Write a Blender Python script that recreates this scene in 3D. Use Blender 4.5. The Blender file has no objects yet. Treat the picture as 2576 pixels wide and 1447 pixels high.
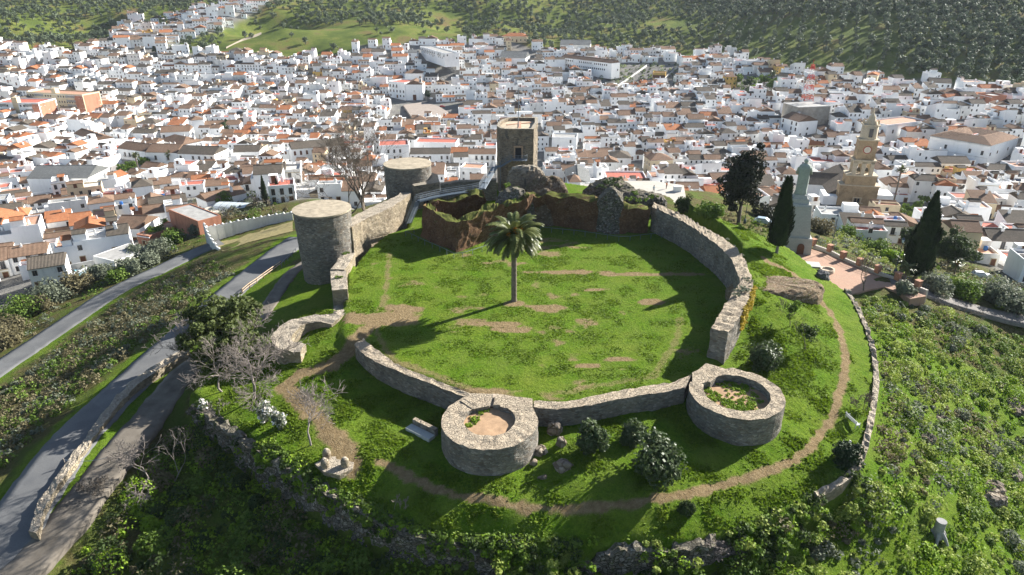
import bpy, math, random
import numpy as np
from mathutils import Vector, noise as mnoise
R = math.radians
random.seed(7)
rng = np.random.default_rng(11)
scene = bpy.context.scene
col = scene.collection
# ---------------------------------------------------------------- camera model
CAMZ, PITCH, F = 45.0, R(24.5), 1717.3
SP, CP = math.sin(PITCH), math.cos(PITCH)
def P(px, py, z=0.0):
    """point of the picture (2576 px wide) on the level z"""
    u, v = (px-1288)/F, (py-723.5)/F
    dy, dz = CP - v*SP, -SP - v*CP
    t = (z-CAMZ)/dz
    return (u*t, dy*t, z)
def PZ(px, py, Z):
    u, v = (px-1288)/F, (py-723.5)/F
    return (u*Z, (CP-v*SP)*Z, CAMZ+(-SP-v*CP)*Z)
KO = dict(T1=(0,0), T2=(1270,0), T3=(2540,0), L=(0,700), M=(1270,400), Rr=(2540,500), BL=(0,1427),
          C=(1270,1100), CR=(2540,1100), BC=(1270,1427), BR=(2540,1427), TW=(1000,700), HR=(700,1000))
def q(k, *pts):
    s = .18546 if k in ('TW','HR') else .33853
    ox, oy = KO[k]
    return [(ox*.67083+p[0]*s, oy*.67083+p[1]*s)+tuple(p[2:]) for p in pts]
def W(pts, z=None):
    return [P(p[0], p[1], p[2] if z is None else z) for p in pts]

cam = bpy.data.objects.new('camera', bpy.data.cameras.new('camera'))
col.objects.link(cam)
cam.location = (0,0,CAMZ); cam.rotation_euler = (R(90)-PITCH,0,0)
cam.data.sensor_width = 36; cam.data.lens = 24.0; cam.data.clip_start = 1; cam.data.clip_end = 6000
scene.camera = cam
# ---------------------------------------------------------------- light
SUN_DIR = Vector((.82,.57,0)).normalized()      # towards the sun, on plan
SUN_EL = R(27)
def setup_light():
    w = bpy.data.worlds.new('World'); scene.world = w; w.use_nodes = True
    nt = w.node_tree; bg = nt.nodes['Background']
    sky = nt.nodes.new('ShaderNodeTexSky'); sky.sky_type = 'NISHITA'; sky.sun_disc = False
    sky.sun_elevation = SUN_EL
    sky.sun_rotation = math.atan2(SUN_DIR.x, SUN_DIR.y)
    sky.altitude = 600; sky.air_density = 1.0; sky.dust_density = 1.2
    nt.links.new(sky.outputs[0], bg.inputs[0]); bg.inputs[1].default_value = .06
    l = bpy.data.lights.new('sun','SUN'); l.energy = 5.0; l.angle = R(.5); l.color = (1,.965,.9)
    o = bpy.data.objects.new('sun', l); col.objects.link(o)
    d = Vector((SUN_DIR.x*math.cos(SUN_EL), SUN_DIR.y*math.cos(SUN_EL), math.sin(SUN_EL)))
    o.rotation_euler = d.to_track_quat('Z','Y').to_euler(); o.location = (60,60,90)
    vs = scene.view_settings; vs.view_transform = 'Standard'; vs.look = 'None'; vs.gamma = 1
    vs.use_curve_mapping = False; vs.exposure = 1.5
setup_light()
# ---------------------------------------------------------------- object helpers
def tag(o, label=None, cat=None, group=None, kind=None):
    if label: o['label'] = label
    if cat: o['category'] = cat
    if group: o['group'] = group
    if kind: o['kind'] = kind
    return o
def empty(name, loc, rz=0, label=None, cat=None, group=None):
    o = bpy.data.objects.new(name, None); o.empty_display_size = .5; col.objects.link(o)
    o.location = loc; o.rotation_euler = (0,0,rz)
    return tag(o, label, cat, group)
class MB:
    """collects faces; build() links them as one mesh object"""
    def __init__(s): s.v=[]; s.f=[]; s.m=[]; s.uv=[]; s.sm=[]
    def add(s, vs, fs, m=0, uvs=None, smooth=False):
        n=len(s.v); s.v.extend(vs)
        for i,f in enumerate(fs):
            s.f.append([n+k for k in f]); s.m.append(m); s.sm.append(smooth)
            s.uv.append(uvs[i] if uvs else None)
    def box(s, c, d, rz=0, m=0, base=False):
        x,y,z=c; a,b,h=d[0]/2,d[1]/2,d[2]/2
        if base: z+=h
        co,si=math.cos(rz),math.sin(rz)
        vs=[(x+co*i*a-si*j*b, y+si*i*a+co*j*b, z+k*h) for k in(-1,1) for j in(-1,1) for i in(-1,1)]
        s.add(vs,[(0,2,3,1),(4,5,7,6),(0,1,5,4),(2,6,7,3),(0,4,6,2),(1,3,7,5)],m)
    def tube(s, pts, rad, n=6, m=0, cap=True, smooth=True):
        pts=[Vector(p) for p in pts]; k=len(pts); vs=[]
        if not hasattr(rad,'__len__'): rad=[rad]*k
        for i,p in enumerate(pts):
            d=(pts[min(i+1,k-1)]-pts[max(i-1,0)])
            if d.length<1e-6: d=Vector((0,0,1))
            d.normalize(); a=d.cross(Vector((.13,.27,.95)) if abs(d.z)<.95 else Vector((1,0,0))).normalized(); b=d.cross(a)
            for j in range(n):
                t=2*math.pi*j/n; vs.append(tuple(p+(a*math.cos(t)+b*math.sin(t))*rad[i]))
        fs=[(i*n+j, i*n+(j+1)%n, (i+1)*n+(j+1)%n, (i+1)*n+j) for i in range(k-1) for j in range(n)]
        s.add(vs,fs,m,smooth=smooth)
        if cap: s.add(vs[:n],[tuple(range(n))[::-1]],m); s.add(vs[-n:],[tuple(range(n))],m)
    def lathe(s, c, prof, n=16, m=0, smooth=True, capt=True):
        vs=[(c[0]+r*math.cos(2*math.pi*j/n), c[1]+r*math.sin(2*math.pi*j/n), c[2]+z) for r,z in prof for j in range(n)]
        fs=[(i*n+j, i*n+(j+1)%n, (i+1)*n+(j+1)%n, (i+1)*n+j) for i in range(len(prof)-1) for j in range(n)]
        s.add(vs,fs,m,smooth=smooth)
        if capt: s.add(vs[-n:],[tuple(range(n))],m)
    def build(s, name, mats, parent=None, loc=None, local=False):
        """vertices are world coords unless local; object's origin goes to loc"""
        me=bpy.data.meshes.new(name)
        off = Vector((0,0,0))
        if parent is not None and not local:
            from mathutils import Matrix
            mw = Matrix.LocRotScale(parent.location, parent.rotation_euler, None)
            if parent.parent is not None: mw = Matrix.LocRotScale(parent.parent.location, parent.parent.rotation_euler, None) @ mw
            inv=mw.inverted(); s.v=[tuple(inv@Vector(v)) for v in s.v]
        elif parent is None and loc is None and not local and s.v:
            a=np.array(s.v); loc=(float((a[:,0].min()+a[:,0].max())/2), float((a[:,1].min()+a[:,1].max())/2), float(a[:,2].min()))
            s.v=[tuple(r) for r in (a-np.array(loc))]
        elif loc is not None and not local:
            s.v=[(v[0]-loc[0],v[1]-loc[1],v[2]-loc[2]) for v in s.v]
        me.from_pydata(s.v,[],s.f)
        if not isinstance(mats,(list,tuple)): mats=[mats]
        for m in mats: me.materials.append(m)
        if len(mats)>1: me.polygons.foreach_set('material_index', s.m)
        if any(s.sm): me.polygons.foreach_set('use_smooth', s.sm)
        if any(u is not None for u in s.uv):
            ul=me.uv_layers.new(name='uv'); buf=[]
            for f,u in zip(s.f,s.uv):
                for k in range(len(f)): buf.extend(u[k] if u else (0,0))
            ul.data.foreach_set('uv',buf)
        me.update()
        o=bpy.data.objects.new(name,me); col.objects.link(o)
        if parent is not None: o.parent=parent
        if loc is not None: o.location=loc
        return o
def np_mesh(name, V, Fq, mats, loc=None, midx=None, smooth=False, n=4):
    """fast mesh of tris or quads"""
    V=np.asarray(V,dtype=np.float32); Fq=np.asarray(Fq,dtype=np.int32)
    if loc is not None: V=V-np.array(loc,dtype=np.float32)
    me=bpy.data.meshes.new(name)
    me.vertices.add(len(V)); me.vertices.foreach_set('co',V.ravel())
    k=Fq.shape[1]
    me.loops.add(Fq.size); me.loops.foreach_set('vertex_index',Fq.ravel())
    me.polygons.add(len(Fq)); me.polygons.foreach_set('loop_start',np.arange(0,Fq.size,k,dtype=np.int32))
    try: me.polygons.foreach_set('loop_total',np.full(len(Fq),k,dtype=np.int32))
    except Exception: pass
    for m in (mats if isinstance(mats,(list,tuple)) else [mats]): me.materials.append(m)
    if midx is not None: me.polygons.foreach_set('material_index',np.asarray(midx,dtype=np.int32))
    me.polygons.foreach_set('use_smooth',np.full(len(Fq),smooth))
    me.update(calc_edges=True); me.validate()
    return me
def obj(name, me, parent=None, loc=(0,0,0), rz=0, sc=None):
    o=bpy.data.objects.new(name,me); col.objects.link(o); o.parent=parent; o.location=loc; o.rotation_euler=(0,0,rz)
    if sc is not None: o.scale=sc if hasattr(sc,'__len__') else (sc,)*3
    return o
def copy_tree(o, parent=None):
    c=o.copy(); col.objects.link(c); c.parent=parent
    for ch in list(o.children): copy_tree(ch,c)
    return c
# ---------------------------------------------------------------- materials
def newmat(name, rough=.9, spec=.2):
    m=bpy.data.materials.new(name); m.use_nodes=True
    b=m.node_tree.nodes['Principled BSDF']; b.inputs['Roughness'].default_value=rough
    b.inputs['Specular IOR Level'].default_value=spec
    return m, m.node_tree, b
class N:
    """tiny node-tree helper"""
    def __init__(s, nt): s.nt=nt
    def n(s, t, **kw):
        x=s.nt.nodes.new(t)
        for k,v in kw.items(): setattr(x,k,v)
        return x
    def put(s, sock, v):
        if hasattr(v,'links') or isinstance(v,bpy.types.NodeSocket): s.nt.links.new(v,sock)
        else:
            if hasattr(v,'__len__') and len(v)==3 and sock.type=='RGBA': v=(*v,1)
            sock.default_value=v
    def pos(s): return s.n('ShaderNodeNewGeometry').outputs['Position']
    def objc(s): return s.n('ShaderNodeTexCoord').outputs['Object']
    def scale(s, v, sc):
        x=s.n('ShaderNodeMapping'); s.put(x.inputs['Vector'],v); x.inputs['Scale'].default_value=sc; return x.outputs[0]
    def noise(s, v, sc, det=4, rough=.6, out='Fac'):
        x=s.n('ShaderNodeTexNoise'); s.put(x.inputs['Vector'],v); x.inputs['Scale'].default_value=sc
        x.inputs['Detail'].default_value=det; x.inputs['Roughness'].default_value=rough; return x.outputs[out]
    def voro(s, v, sc, feature='F1', out='Distance'):
        x=s.n('ShaderNodeTexVoronoi', feature=feature); s.put(x.inputs['Vector'],v); x.inputs['Scale'].default_value=sc; return x.outputs[out]
    def ramp(s, f, stops, interp='LINEAR'):
        x=s.n('ShaderNodeValToRGB'); s.put(x.inputs[0],f); cr=x.color_ramp; cr.interpolation=interp
        while len(cr.elements)<len(stops): cr.elements.new(.5)
        for e,(p,c) in zip(cr.elements,stops):
            e.position=p; e.color=(*c,1) if hasattr(c,'__len__') else (c,c,c,1)
        return x.outputs[0]
    def mix(s, f, a, b, mode='MIX'):
        x=s.n('ShaderNodeMix', data_type='RGBA', blend_type=mode); s.put(x.inputs[0],f); s.put(x.inputs[6],a); s.put(x.inputs[7],b); return x.outputs[2]
    def math(s, op, a, b=0, clamp=False):
        x=s.n('ShaderNodeMath', operation=op, use_clamp=clamp); s.put(x.inputs[0],a); s.put(x.inputs[1],b); return x.outputs[0]
    def sep(s, c):
        x=s.n('ShaderNodeSeparateColor'); s.put(x.inputs[0],c); return x.outputs
    def attr(s, name):
        return s.n('ShaderNodeAttribute', attribute_name=name).outputs['Color']
    def bump(s, h, st=.5, dist=.1):
        x=s.n('ShaderNodeBump'); s.put(x.inputs['Height'],h); x.inputs['Strength'].default_value=st; x.inputs['Distance'].default_value=dist; return x.outputs[0]
    def oinfo(s, out='Random'): return s.n('ShaderNodeObjectInfo').outputs[out]
MATS={}
def plain(name, c, rough=.8, var=.15, sc=1.5, spec=.2, metal=0, bump=0):
    if name in MATS: return MATS[name]
    m,nt,b=newmat(name,rough,spec); n=N(nt); f=n.noise(n.pos(),sc,5,.65)
    c=np.array(c)
    n.put(b.inputs['Base Color'], n.ramp(f,[(.3,tuple(c*(1-var))),(.7,tuple(np.minimum(c*(1+var),1)))]))
    b.inputs['Metallic'].default_value=metal
    if bump: n.put(b.inputs['Normal'], n.bump(f,bump,.05))
    MATS[name]=m; return m
def stone_mat(name, stones, mortar, sc=2.6, zs=2.0, top=None, patch=None, bump=.9, moss=None):
    m,nt,b=newmat(name,.95,.1); n=N(nt)
    p=n.pos(); wob=n.n('ShaderNodeVectorMath',operation='ADD'); 
    nz=n.n('ShaderNodeVectorMath',operation='SCALE'); n.put(nz.inputs[0], n.noise(p,1.3,2,.5,'Color')); nz.inputs['Scale'].default_value=.35
    n.put(wob.inputs[0],p); n.put(wob.inputs[1],nz.outputs[0])
    sp=n.scale(wob.outputs[0],(1,1,zs))
    cell=n.voro(sp,sc,'F1','Color'); edge=n.voro(sp,sc,'DISTANCE_TO_EDGE')
    hue=n.sep(cell)[0]
    c=n.ramp(hue,[(i/(len(stones)-1),s) for i,s in enumerate(stones)])
    c=n.mix(n.ramp(n.noise(p,9,4,.7),[(.3,0.0),(.75,.55)]), c, tuple(np.array(mortar)*.75))
    e=n.ramp(edge,[(.02,0),(.09,1)])
    c=n.mix(e, mortar, c)
    h=e
    big=n.noise(p,.35,5,.65)
    c=n.mix(1.0, c, n.ramp(big,[(.3,(.62,.6,.58)),(.5,(.95,.93,.9)),(.72,(1.18,1.12,1.02))]), 'MULTIPLY')
    if patch:
        f=n.ramp(n.noise(p,.6,5,.7),[(.56,0),(.62,1)]); c=n.mix(f,c,patch)
    if top:
        nrm=n.n('ShaderNodeNewGeometry').outputs['Normal']; sx=n.n('ShaderNodeSeparateXYZ'); n.put(sx.inputs[0],nrm)
        f=n.ramp(sx.outputs[2],[(.6,0),(.85,1)])
        tn=n.noise(p,3.5,6,.75); tc=n.ramp(tn,[(.3,top[0]),(.52,top[1]),(.75,top[2])])
        tv=n.voro(n.scale(wob.outputs[0],(1,1,.3)),2.2,'DISTANCE_TO_EDGE')
        tc=n.mix(n.ramp(tv,[(.015,.55),(.06,0.0)]),tc,tuple(np.array(top[0])*.6))
        tc=n.mix(n.ramp(n.noise(p,.5,4,.7),[(.5,0),(.66,.6)]),tc,tuple(np.array(top[0])*.85))
        c=n.mix(f,c,tc)
    if moss:
        f=n.ramp(n.noise(p,1.1,5,.75),[(.55,0),(.68,1)]); c=n.mix(f,c,moss)
    n.put(b.inputs['Base Color'],c)
    hh=n.math('ADD',h,n.math('MULTIPLY',n.noise(p,6,4,.7),.8))
    n.put(b.inputs['Normal'],n.bump(hh,bump,.12))
    return m
M={}
M['stone']=stone_mat('grey_stone',[(.14,.14,.14),(.31,.295,.27),(.2,.195,.18),(.43,.41,.375),(.27,.24,.2),(.17,.135,.11)],(.25,.23,.195),2.1,2.4,
    top=[(.26,.21,.155),(.41,.34,.25),(.54,.455,.345)])
M['stone_warm']=stone_mat('warm_stone',[(.25,.21,.15),(.43,.365,.27),(.3,.245,.17),(.5,.43,.335),(.2,.15,.1)],(.3,.26,.19),2.0,1.8,
    top=[(.27,.23,.18),(.42,.36,.28),(.5,.43,.34)])
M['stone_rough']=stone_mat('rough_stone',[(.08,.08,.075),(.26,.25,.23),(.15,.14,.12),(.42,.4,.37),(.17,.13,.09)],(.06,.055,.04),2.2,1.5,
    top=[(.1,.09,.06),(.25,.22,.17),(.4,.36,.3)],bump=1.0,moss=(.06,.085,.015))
M['stone_dark']=stone_mat('tower_stone',[(.2,.16,.12),(.4,.34,.27),(.17,.14,.12),(.46,.4,.32),(.28,.2,.13)],(.3,.26,.2),2.4,2.4,
    top=[(.3,.26,.2),(.42,.37,.29),(.5,.45,.37)],patch=(.13,.12,.105))
M['tapia']=stone_mat('rammed_earth',[(.16,.09,.05),(.24,.135,.075),(.12,.07,.042),(.3,.2,.125),(.19,.115,.065)],(.14,.08,.045),3.5,1.2,
    top=[(.09,.1,.02),(.13,.15,.03),(.22,.15,.08)],bump=1.0)
M['cobble_top']=M['stone_rough']
M['concrete_top']=plain('tower_top_mortar',(.35,.295,.215),.95,.3,.9,bump=.3)
M['iron']=plain('galvanised_steel',(.17,.2,.23),.6,.1,2,.4,.2)
M['iron_dark']=plain('dark_steel',(.06,.08,.1),.5,.1,2,.5,.3)
M['wood_rail']=plain('pale_timber_rail',(.5,.38,.26),.8)
M['bark']=plain('bark',(.17,.14,.11),.95,.3,3,bump=.5)
M['bark_pale']=plain('pale_bark',(.24,.205,.18),.95,.25,3)
M['bark_dark']=plain('dark_bark',(.1,.085,.07),.95,.3,3)
M['asphalt']=plain('asphalt',(.16,.16,.165),.9,.12,.7)
M['gravel']=plain('gravel_lane',(.15,.13,.105),.95,.35,.5)
M['granite']=plain('granite',(.4,.41,.385),.85,.12,1.5)
M['rock']=stone_mat('outcrop_rock',[(.22,.19,.16),(.34,.3,.26),(.27,.22,.17),(.4,.36,.3)],(.16,.13,.1),1.2,1.0,bump=1.0)
# ---------------------------------------------------------------- numpy noise
_perm=rng.integers(0,1<<16,4096)
def _h(ix,iy,s): return (_perm[(ix*73+iy*1571+s*917)&4095] ^ _perm[(iy*331+ix*17+s*53)&4095])/65536.0
def vnoise(x,y,s=0):
    x=np.asarray(x,float); y=np.asarray(y,float)
    ix=np.floor(x).astype(int); iy=np.floor(y).astype(int); fx=x-ix; fy=y-iy
    fx=fx*fx*(3-2*fx); fy=fy*fy*(3-2*fy)
    return (_h(ix,iy,s)*(1-fx)+_h(ix+1,iy,s)*fx)*(1-fy)+(_h(ix,iy+1,s)*(1-fx)+_h(ix+1,iy+1,s)*fx)*fy
def fbm(x,y,oct=4,s=0):
    t=0;a=.5;n=0
    for i in range(oct): t=t+a*vnoise(x*2**i+i*17.3,y*2**i-i*9.1,s+i); n+=a; a*=.5
    return t/n
def in_poly(x,y,poly):
    x=np.asarray(x,float);y=np.asarray(y,float);ins=np.zeros(x.shape,bool);n=len(poly)
    for i in range(n):
        x1,y1=poly[i][:2];x2,y2=poly[(i+1)%n][:2]
        if y1==y2: continue
        c=((y1>y)!=(y2>y))&(x<(x2-x1)*(y-y1)/(y2-y1)+x1); ins^=c
    return ins
def seg_dist(x,y,pts,closed=False):
    x=np.asarray(x,float);y=np.asarray(y,float);best=np.full(x.shape,1e9);n=len(pts)
    for i in range(n if closed else n-1):
        x1,y1=pts[i][:2];x2,y2=pts[(i+1)%n][:2];dx,dy=x2-x1,y2-y1;L=dx*dx+dy*dy+1e-9
        t=np.clip(((x-x1)*dx+(y-y1)*dy)/L,0,1); best=np.minimum(best,np.hypot(x-x1-t*dx,y-y1-t*dy))
    return best
def sdist(x,y,poly):
    d=seg_dist(x,y,poly,True); return np.where(in_poly(x,y,poly),d,-d)
def sstep(a,b,x):
    t=np.clip((x-a)/(b-a),0,1); return t*t*(3-2*t)
def resample(pts,step=None,n=None):
    a=np.array(pts,float); d=np.r_[0,np.cumsum(np.hypot(*(a[1:,:2]-a[:-1,:2]).T))]
    if n is None: n=max(2,int(round(d[-1]/step))+1)
    t=np.linspace(0,d[-1],n); return np.stack([np.interp(t,d,a[:,k]) for k in range(a.shape[1])],1)
def chaikin(pts,it=2):
    a=[np.array(p,float) for p in pts]
    for _ in range(it):
        b=[a[0]]
        for p,r in zip(a[:-1],a[1:]): b+= [p*.75+r*.25,p*.25+r*.75]
        b.append(a[-1]); a=b
    return [tuple(p) for p in a]
# ---------------------------------------------------------------- terrain
H_CTRL=[ # picture point, height: the hill, the town and the valley
(795,730,-5),(860,790,-3.4),(700,760,-5.6),(655,800,-6),(740,690,-5.6),
(740,615,-9),(660,680,-8.5),(590,735,-8),(480,835,-7.5),(350,940,-7.5),(200,1080,-8),(80,1230,-8.5),(0,1320,-9),
(690,605,-9.6),(560,700,-9.2),(400,815,-9),(250,935,-9.6),(100,1060,-10),(0,1160,-10.4),
(450,730,-12),(300,850,-12.5),(150,980,-13),(0,1060,-13.5),
(500,640,-16),(400,690,-16),(290,740,-16),(150,840,-16.5),(0,935,-17),
(300,690,-18),(150,780,-18.5),(0,870,-19),(480,560,-20),(300,640,-22),(100,740,-23),(0,790,-24),
(560,620,-13),(640,600,-12.5),(735,565,-12),(600,535,-17),(700,515,-16),(700,480,-22),
(450,950,-7),(300,1100,-7.6),(150,1300,-8.6),(60,1400,-9.5),
(500,950,-5.6),(420,1100,-8.6),(300,1250,-9.2),(200,1447,-11),(550,1150,-8.2),(700,1250,-8.6),(800,1300,-8.2),(600,1400,-10.5),(900,1400,-8.8),
(1100,1447,-8.8),(1400,1447,-8.8),(1700,1430,-8.3),(1950,1400,-7.8),(2010,1300,-7.5),
(2200,1200,-5.2),(2230,1000,-4.6),(2235,850,-4),(2160,750,-4.6),(2400,1000,-9.5),(2400,1250,-10),(2400,1430,-12),(2570,1400,-16),
(2570,1150,-16),(2570,950,-14),(2400,850,-8.5),(2570,840,-12.5),(2300,770,-5.8),
(2010,650,-4.5),(2150,690,-4.5),(2060,640,-4.5),(2130,730,-4.5),(2270,715,-4.6),(2300,735,-5.4),(2450,775,-9),(2576,805,-11.2),
(2500,735,-17),(2400,690,-17),(2310,705,-9),(2180,625,-19),(2100,585,-21),(2010,555,-19),(2250,620,-24),(2350,650,-21),
(1690,500,-2),(1800,560,-2.6),(1900,590,-3.2),(1450,480,-2),(1600,480,-2),(1720,520,-2),(1750,480,-6),
(800,500,-15),(900,560,-9),(950,540,-8),(1000,480,-12),
(2450,655,-25),(2576,725,-23),(2450,560,-30),(2150,560,-30),(2200,440,-39),(1950,440,-42),(1650,430,-47),(1150,470,-48),(950,500,-40),
(700,440,-43),(400,450,-43),(300,560,-32),(100,640,-30),(0,620,-32),(0,400,-45),(400,350,-47),(1288,330,-48),(2000,330,-37),(2500,400,-33),
(0,250,-38),(400,230,-38),(1000,220,-39),(1500,220,-36),(2000,240,-26),(2576,300,-23),
(0,140,-22),(300,120,-22),(700,130,-25),(1200,115,-23),(1450,105,-20),(1750,150,-22)]
H_Z=[ # picture point, distance: hills
(2050,190,500),(2350,225,440),(2576,245,400),(2576,150,450),(2576,60,505),(2576,0,545),(2300,120,492),(2300,50,548),(2300,0,598),(2000,130,545),(2000,60,605),(2000,0,665),
(1750,110,640),(1750,50,710),(1750,0,785),(1500,60,720),(1500,0,850),(1250,60,700),(1250,0,810),(950,90,640),(1000,50,700),(1000,0,810),
(700,70,660),(700,30,720),(700,0,780),(560,30,700),(540,0,840),(300,80,640),(300,40,720),(300,0,800),(0,100,560),(0,50,650),(0,0,740)]
H_W=[(-90,0,-16),(-40,0,-22),(0,0,-26),(60,0,-26),(120,10,-34),(-30,30,-14),(30,30,-14),(-60,20,-12),(150,60,-36),(-1200,300,10),(1200,300,30),
(-1400,1500,75),(0,1700,80),(1400,1500,80),(-700,1200,60),(0,1300,66),(700,1000,72),(-1400,0,-30),(1400,0,-20),(0,-600,-60),(-1000,-600,-60),(1000,-600,-60),
(0,200,-22),(60,205,-26),(-40,195,-22),(120,190,-28),(20,185,-12),(60,180,-10)]
hc=[P(*c) for c in H_CTRL]+[PZ(*c) for c in H_Z]+H_W
T_CTRL=[(900,900,-1.3),(1000,990,-2),(1100,1060,-2.2),(1110,1150,-2.2),(1230,1205,-2.3),(1340,1150,-2.1),(1450,1080,-1.5),(1600,1080,-1.7),(1740,1080,-2),
(1850,1118,-2.3),(1960,1080,-2.1),(1980,990,-1.4),(1900,880,-.3),(1990,830,.3),(1930,760,2.2),(1890,640,3.4),(1850,590,4.2),(1760,545,4.6),(1680,515,4.8),
(940,1170,-2.4),(1100,1235,-2.8),(1250,1270,-3),(1500,1275,-3),(1700,1255,-3),(1900,1190,-3),(2050,1080,-2.8),(2120,980,-2.3),(2130,880,-1.6),(2090,790,-.5),(2030,720,.8),(1960,660,2.3),
(1900,625,3.4),(520,1000,-3.6),(600,1070,-3.6),(700,1140,-3.3),(640,980,-2.8),(800,1190,-3),(870,1240,-3.6),(1000,1310,-4.4),(1250,1350,-5),(1500,1360,-5),(1750,1360,-5),
(1900,1320,-4.6),(2060,1240,-4),(2150,1180,-3.6),(2190,1050,-3),(2205,920,-2.6),(2170,810,-1.8),(2125,730,-1.2),(2065,690,-.6),(2000,640,1),(1930,600,2.4),(1830,560,3.4),(1720,510,3.8),
(700,960,-2.4),(800,980,-1.9),(830,930,-1.4),(880,845,-.5),(780,880,-1.3),(560,960,-4.2),(700,900,-3)]
tc=[P(*c) for c in T_CTRL]
class RBF:
    def __init__(s,pts,c,lam=.0):
        a=np.array(pts,float); s.xy=a[:,:2]; s.c=c; n=len(a)
        d=np.hypot(*(s.xy[:,None]-s.xy[None]).transpose(2,0,1)); K=-np.sqrt(d*d+c*c)+ -lam*np.eye(n)*-1
        A=np.zeros((n+3,n+3)); A[:n,:n]=K; A[:n,n]=1; A[:n,n+1:]=s.xy; A[n,:n]=1; A[n+1:,:n]=s.xy.T
        s.w=np.linalg.solve(A,np.r_[a[:,2],0,0,0])
    def __call__(s,x,y):
        x=np.asarray(x,float);y=np.asarray(y,float);sh=x.shape;x=x.ravel();y=y.ravel();out=np.empty(len(x))
        for i in range(0,len(x),20000):
            xx,yy=x[i:i+20000],y[i:i+20000]
            d=np.sqrt((xx[:,None]-s.xy[:,0])**2+(yy[:,None]-s.xy[:,1])**2+s.c**2)
            out[i:i+20000]=-d@s.w[:-3]+s.w[-3]+xx*s.w[-2]+yy*s.w[-1]
        return out.reshape(sh)
rbfH=RBF(hc,3.0); rbfT=RBF(tc,1.5)
# outline of the terrace round the castle (top of its rough retaining wall)
TERR=W([(480,985,-4),(510,1015,-3.6),(590,1080,-3.6),(700,1145,-3.3),(790,1195,-3.1),(860,1245,-3.7),(960,1298,-4.2),(1100,1345,-4.8),(1250,1362,-5),(1450,1368,-5),(1700,1366,-5),
(1880,1332,-4.7),(2050,1245,-4.1),(2155,1192,-3.7),(2190,1060,-3),(2207,930,-2.6),(2172,805,-1.8),(2127,730,-1.2),(2070,690,-.6),(1990,630,1),(1930,598,2.4),(1830,555,3.4),(1720,508,3.8),(1660,490,4)])\
 +[P(1600,560,3),P(1300,700,0),P(880,700,-2)[:3],P(878,800,-1.5),P(800,792,-2),P(690,850,-3.2),P(600,900,-4.2)]
# courtyard, bounded by the middle of its walls
W1i=q('C',(165,340),(190,345),(300,430),(443,538),(700,637),(830,690),(990,748))
COURT=W(q('C',(150,400),(300,470),(440,560),(680,650),(960,760),(1100,790),(1400,820),(1640,830),(1860,800),(2150,745),(2540,672))+[(1790,925),(1815,900)]+
  q('CR',(330,380))+[(1845,800),(1862,730),(1850,670),(1800,610),(1720,560),(1650,520)],0.)+W([(1640,520),(1500,470),(1300,440)],0.)+[(-12,150,0),(-22,138,0)]+\
  W(q('TW',(1900,560),(1600,650),(1350,850),(1230,1000),(1120,1200)),0.)+W(q('HR',(2100,450),(2150,650)),0.)+W(q('C',(20,260),(30,330)),0.)
def terr(x,y,rough=True):
    x=np.asarray(x,float);y=np.asarray(y,float)
    z=rbfH(x,y)
    near=(np.abs(x)<80)&(y>30)&(y<190)
    if near.any():
        xs,ys=x[near],y[near]; zz=z[near]
        dt=sdist(xs,ys,TERR); wl=seg_dist(xs,ys,TERR[0:9]); wl=np.minimum(wl,seg_dist(xs,ys,TERR[9:12])); wl=np.minimum(wl,seg_dist(xs,ys,TERR[12:30])); wd=1.1+5*sstep(.8,3.5,wl-np.abs(dt)); f=sstep(-wd,.1,dt); zz=zz*(1-f)+np.where(f>0,rbfT(xs,ys),0)*f
        dc=sdist(xs,ys,COURT); f=sstep(-.6,.4,dc); zz=zz*(1-f)+f*0
        z=z.copy(); z[near]=zz
        if rough:
            u=np.where(dc>0,.12,.45)*sstep(0,1.5,np.abs(dc))
            z[near]+= (fbm(xs*.35,ys*.35,4,3)-.5)*u*1.0+(fbm(xs*1.7,ys*1.7,2,5)-.5)*u*.35
    if rough:
        z=z+np.where(y>260,(fbm(x*.02,y*.02,3,9)-.5)*3,0)
    return z
def tz(x,y): return float(terr(np.array([x]),np.array([y]))[0])
def T(px,py):
    """picture point -> point on the terrain"""
    u,v=(px-1288)/F,(py-723.5)/F; d=np.array([u,CP-v*SP,-SP-v*CP])
    ts=np.concatenate([np.arange(30,220,.5),np.arange(220,1500,2)])
    X=ts*d[0];Y=ts*d[1];Z=CAMZ+ts*d[2]; g=terr(X,Y); k=np.argmax(Z<g)
    if not (Z<g).any(): k=len(ts)-1
    t=ts[k]
    if k>0:
        a=Z[k-1]-g[k-1]; b=g[k]-Z[k]; t=ts[k-1]+(ts[k]-ts[k-1])*a/(a+b+1e-9)
    x,y=t*d[0],t*d[1]; return (x,y,tz(x,y))
# ---- roads and tracks (picture points)
ROAD=W([(760,600,-9),(700,645,-8.8),(640,695,-8.4),(560,760,-7.9),(480,830,-7.5),(400,900,-7.4),(320,975,-7.5),(230,1065,-7.9),(140,1170,-8.2),(60,1290,-8.8),(-40,1450,-9.6)])
ROADW=[6.2,6.2,6.0,5.6,5.6,5.6,5.8,6.0,6.4,6.6,7]
LROAD=W([(560,622,-15.5),(500,640,-16),(440,665,-16),(360,700,-16),(300,730,-16),(200,795,-16.3),(100,860,-16.6),(0,930,-17),(-80,990,-17.2)])
LANE=W([(640,870,-6),(560,900,-6.2),(480,945,-6.8),(400,1020,-7.2),(320,1110,-7.6),(240,1210,-8),(170,1310,-8.6),(90,1400,-9.5),(30,1460,-10)])
SPATH=W([(770,655,-5.5),(730,690,-5.6),(690,745,-5.6),(665,790,-5.8),(600,850,-6.2),(540,900,-6.4)])
def polyT(pts): return [T(*p[:2]) for p in pts]
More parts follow.
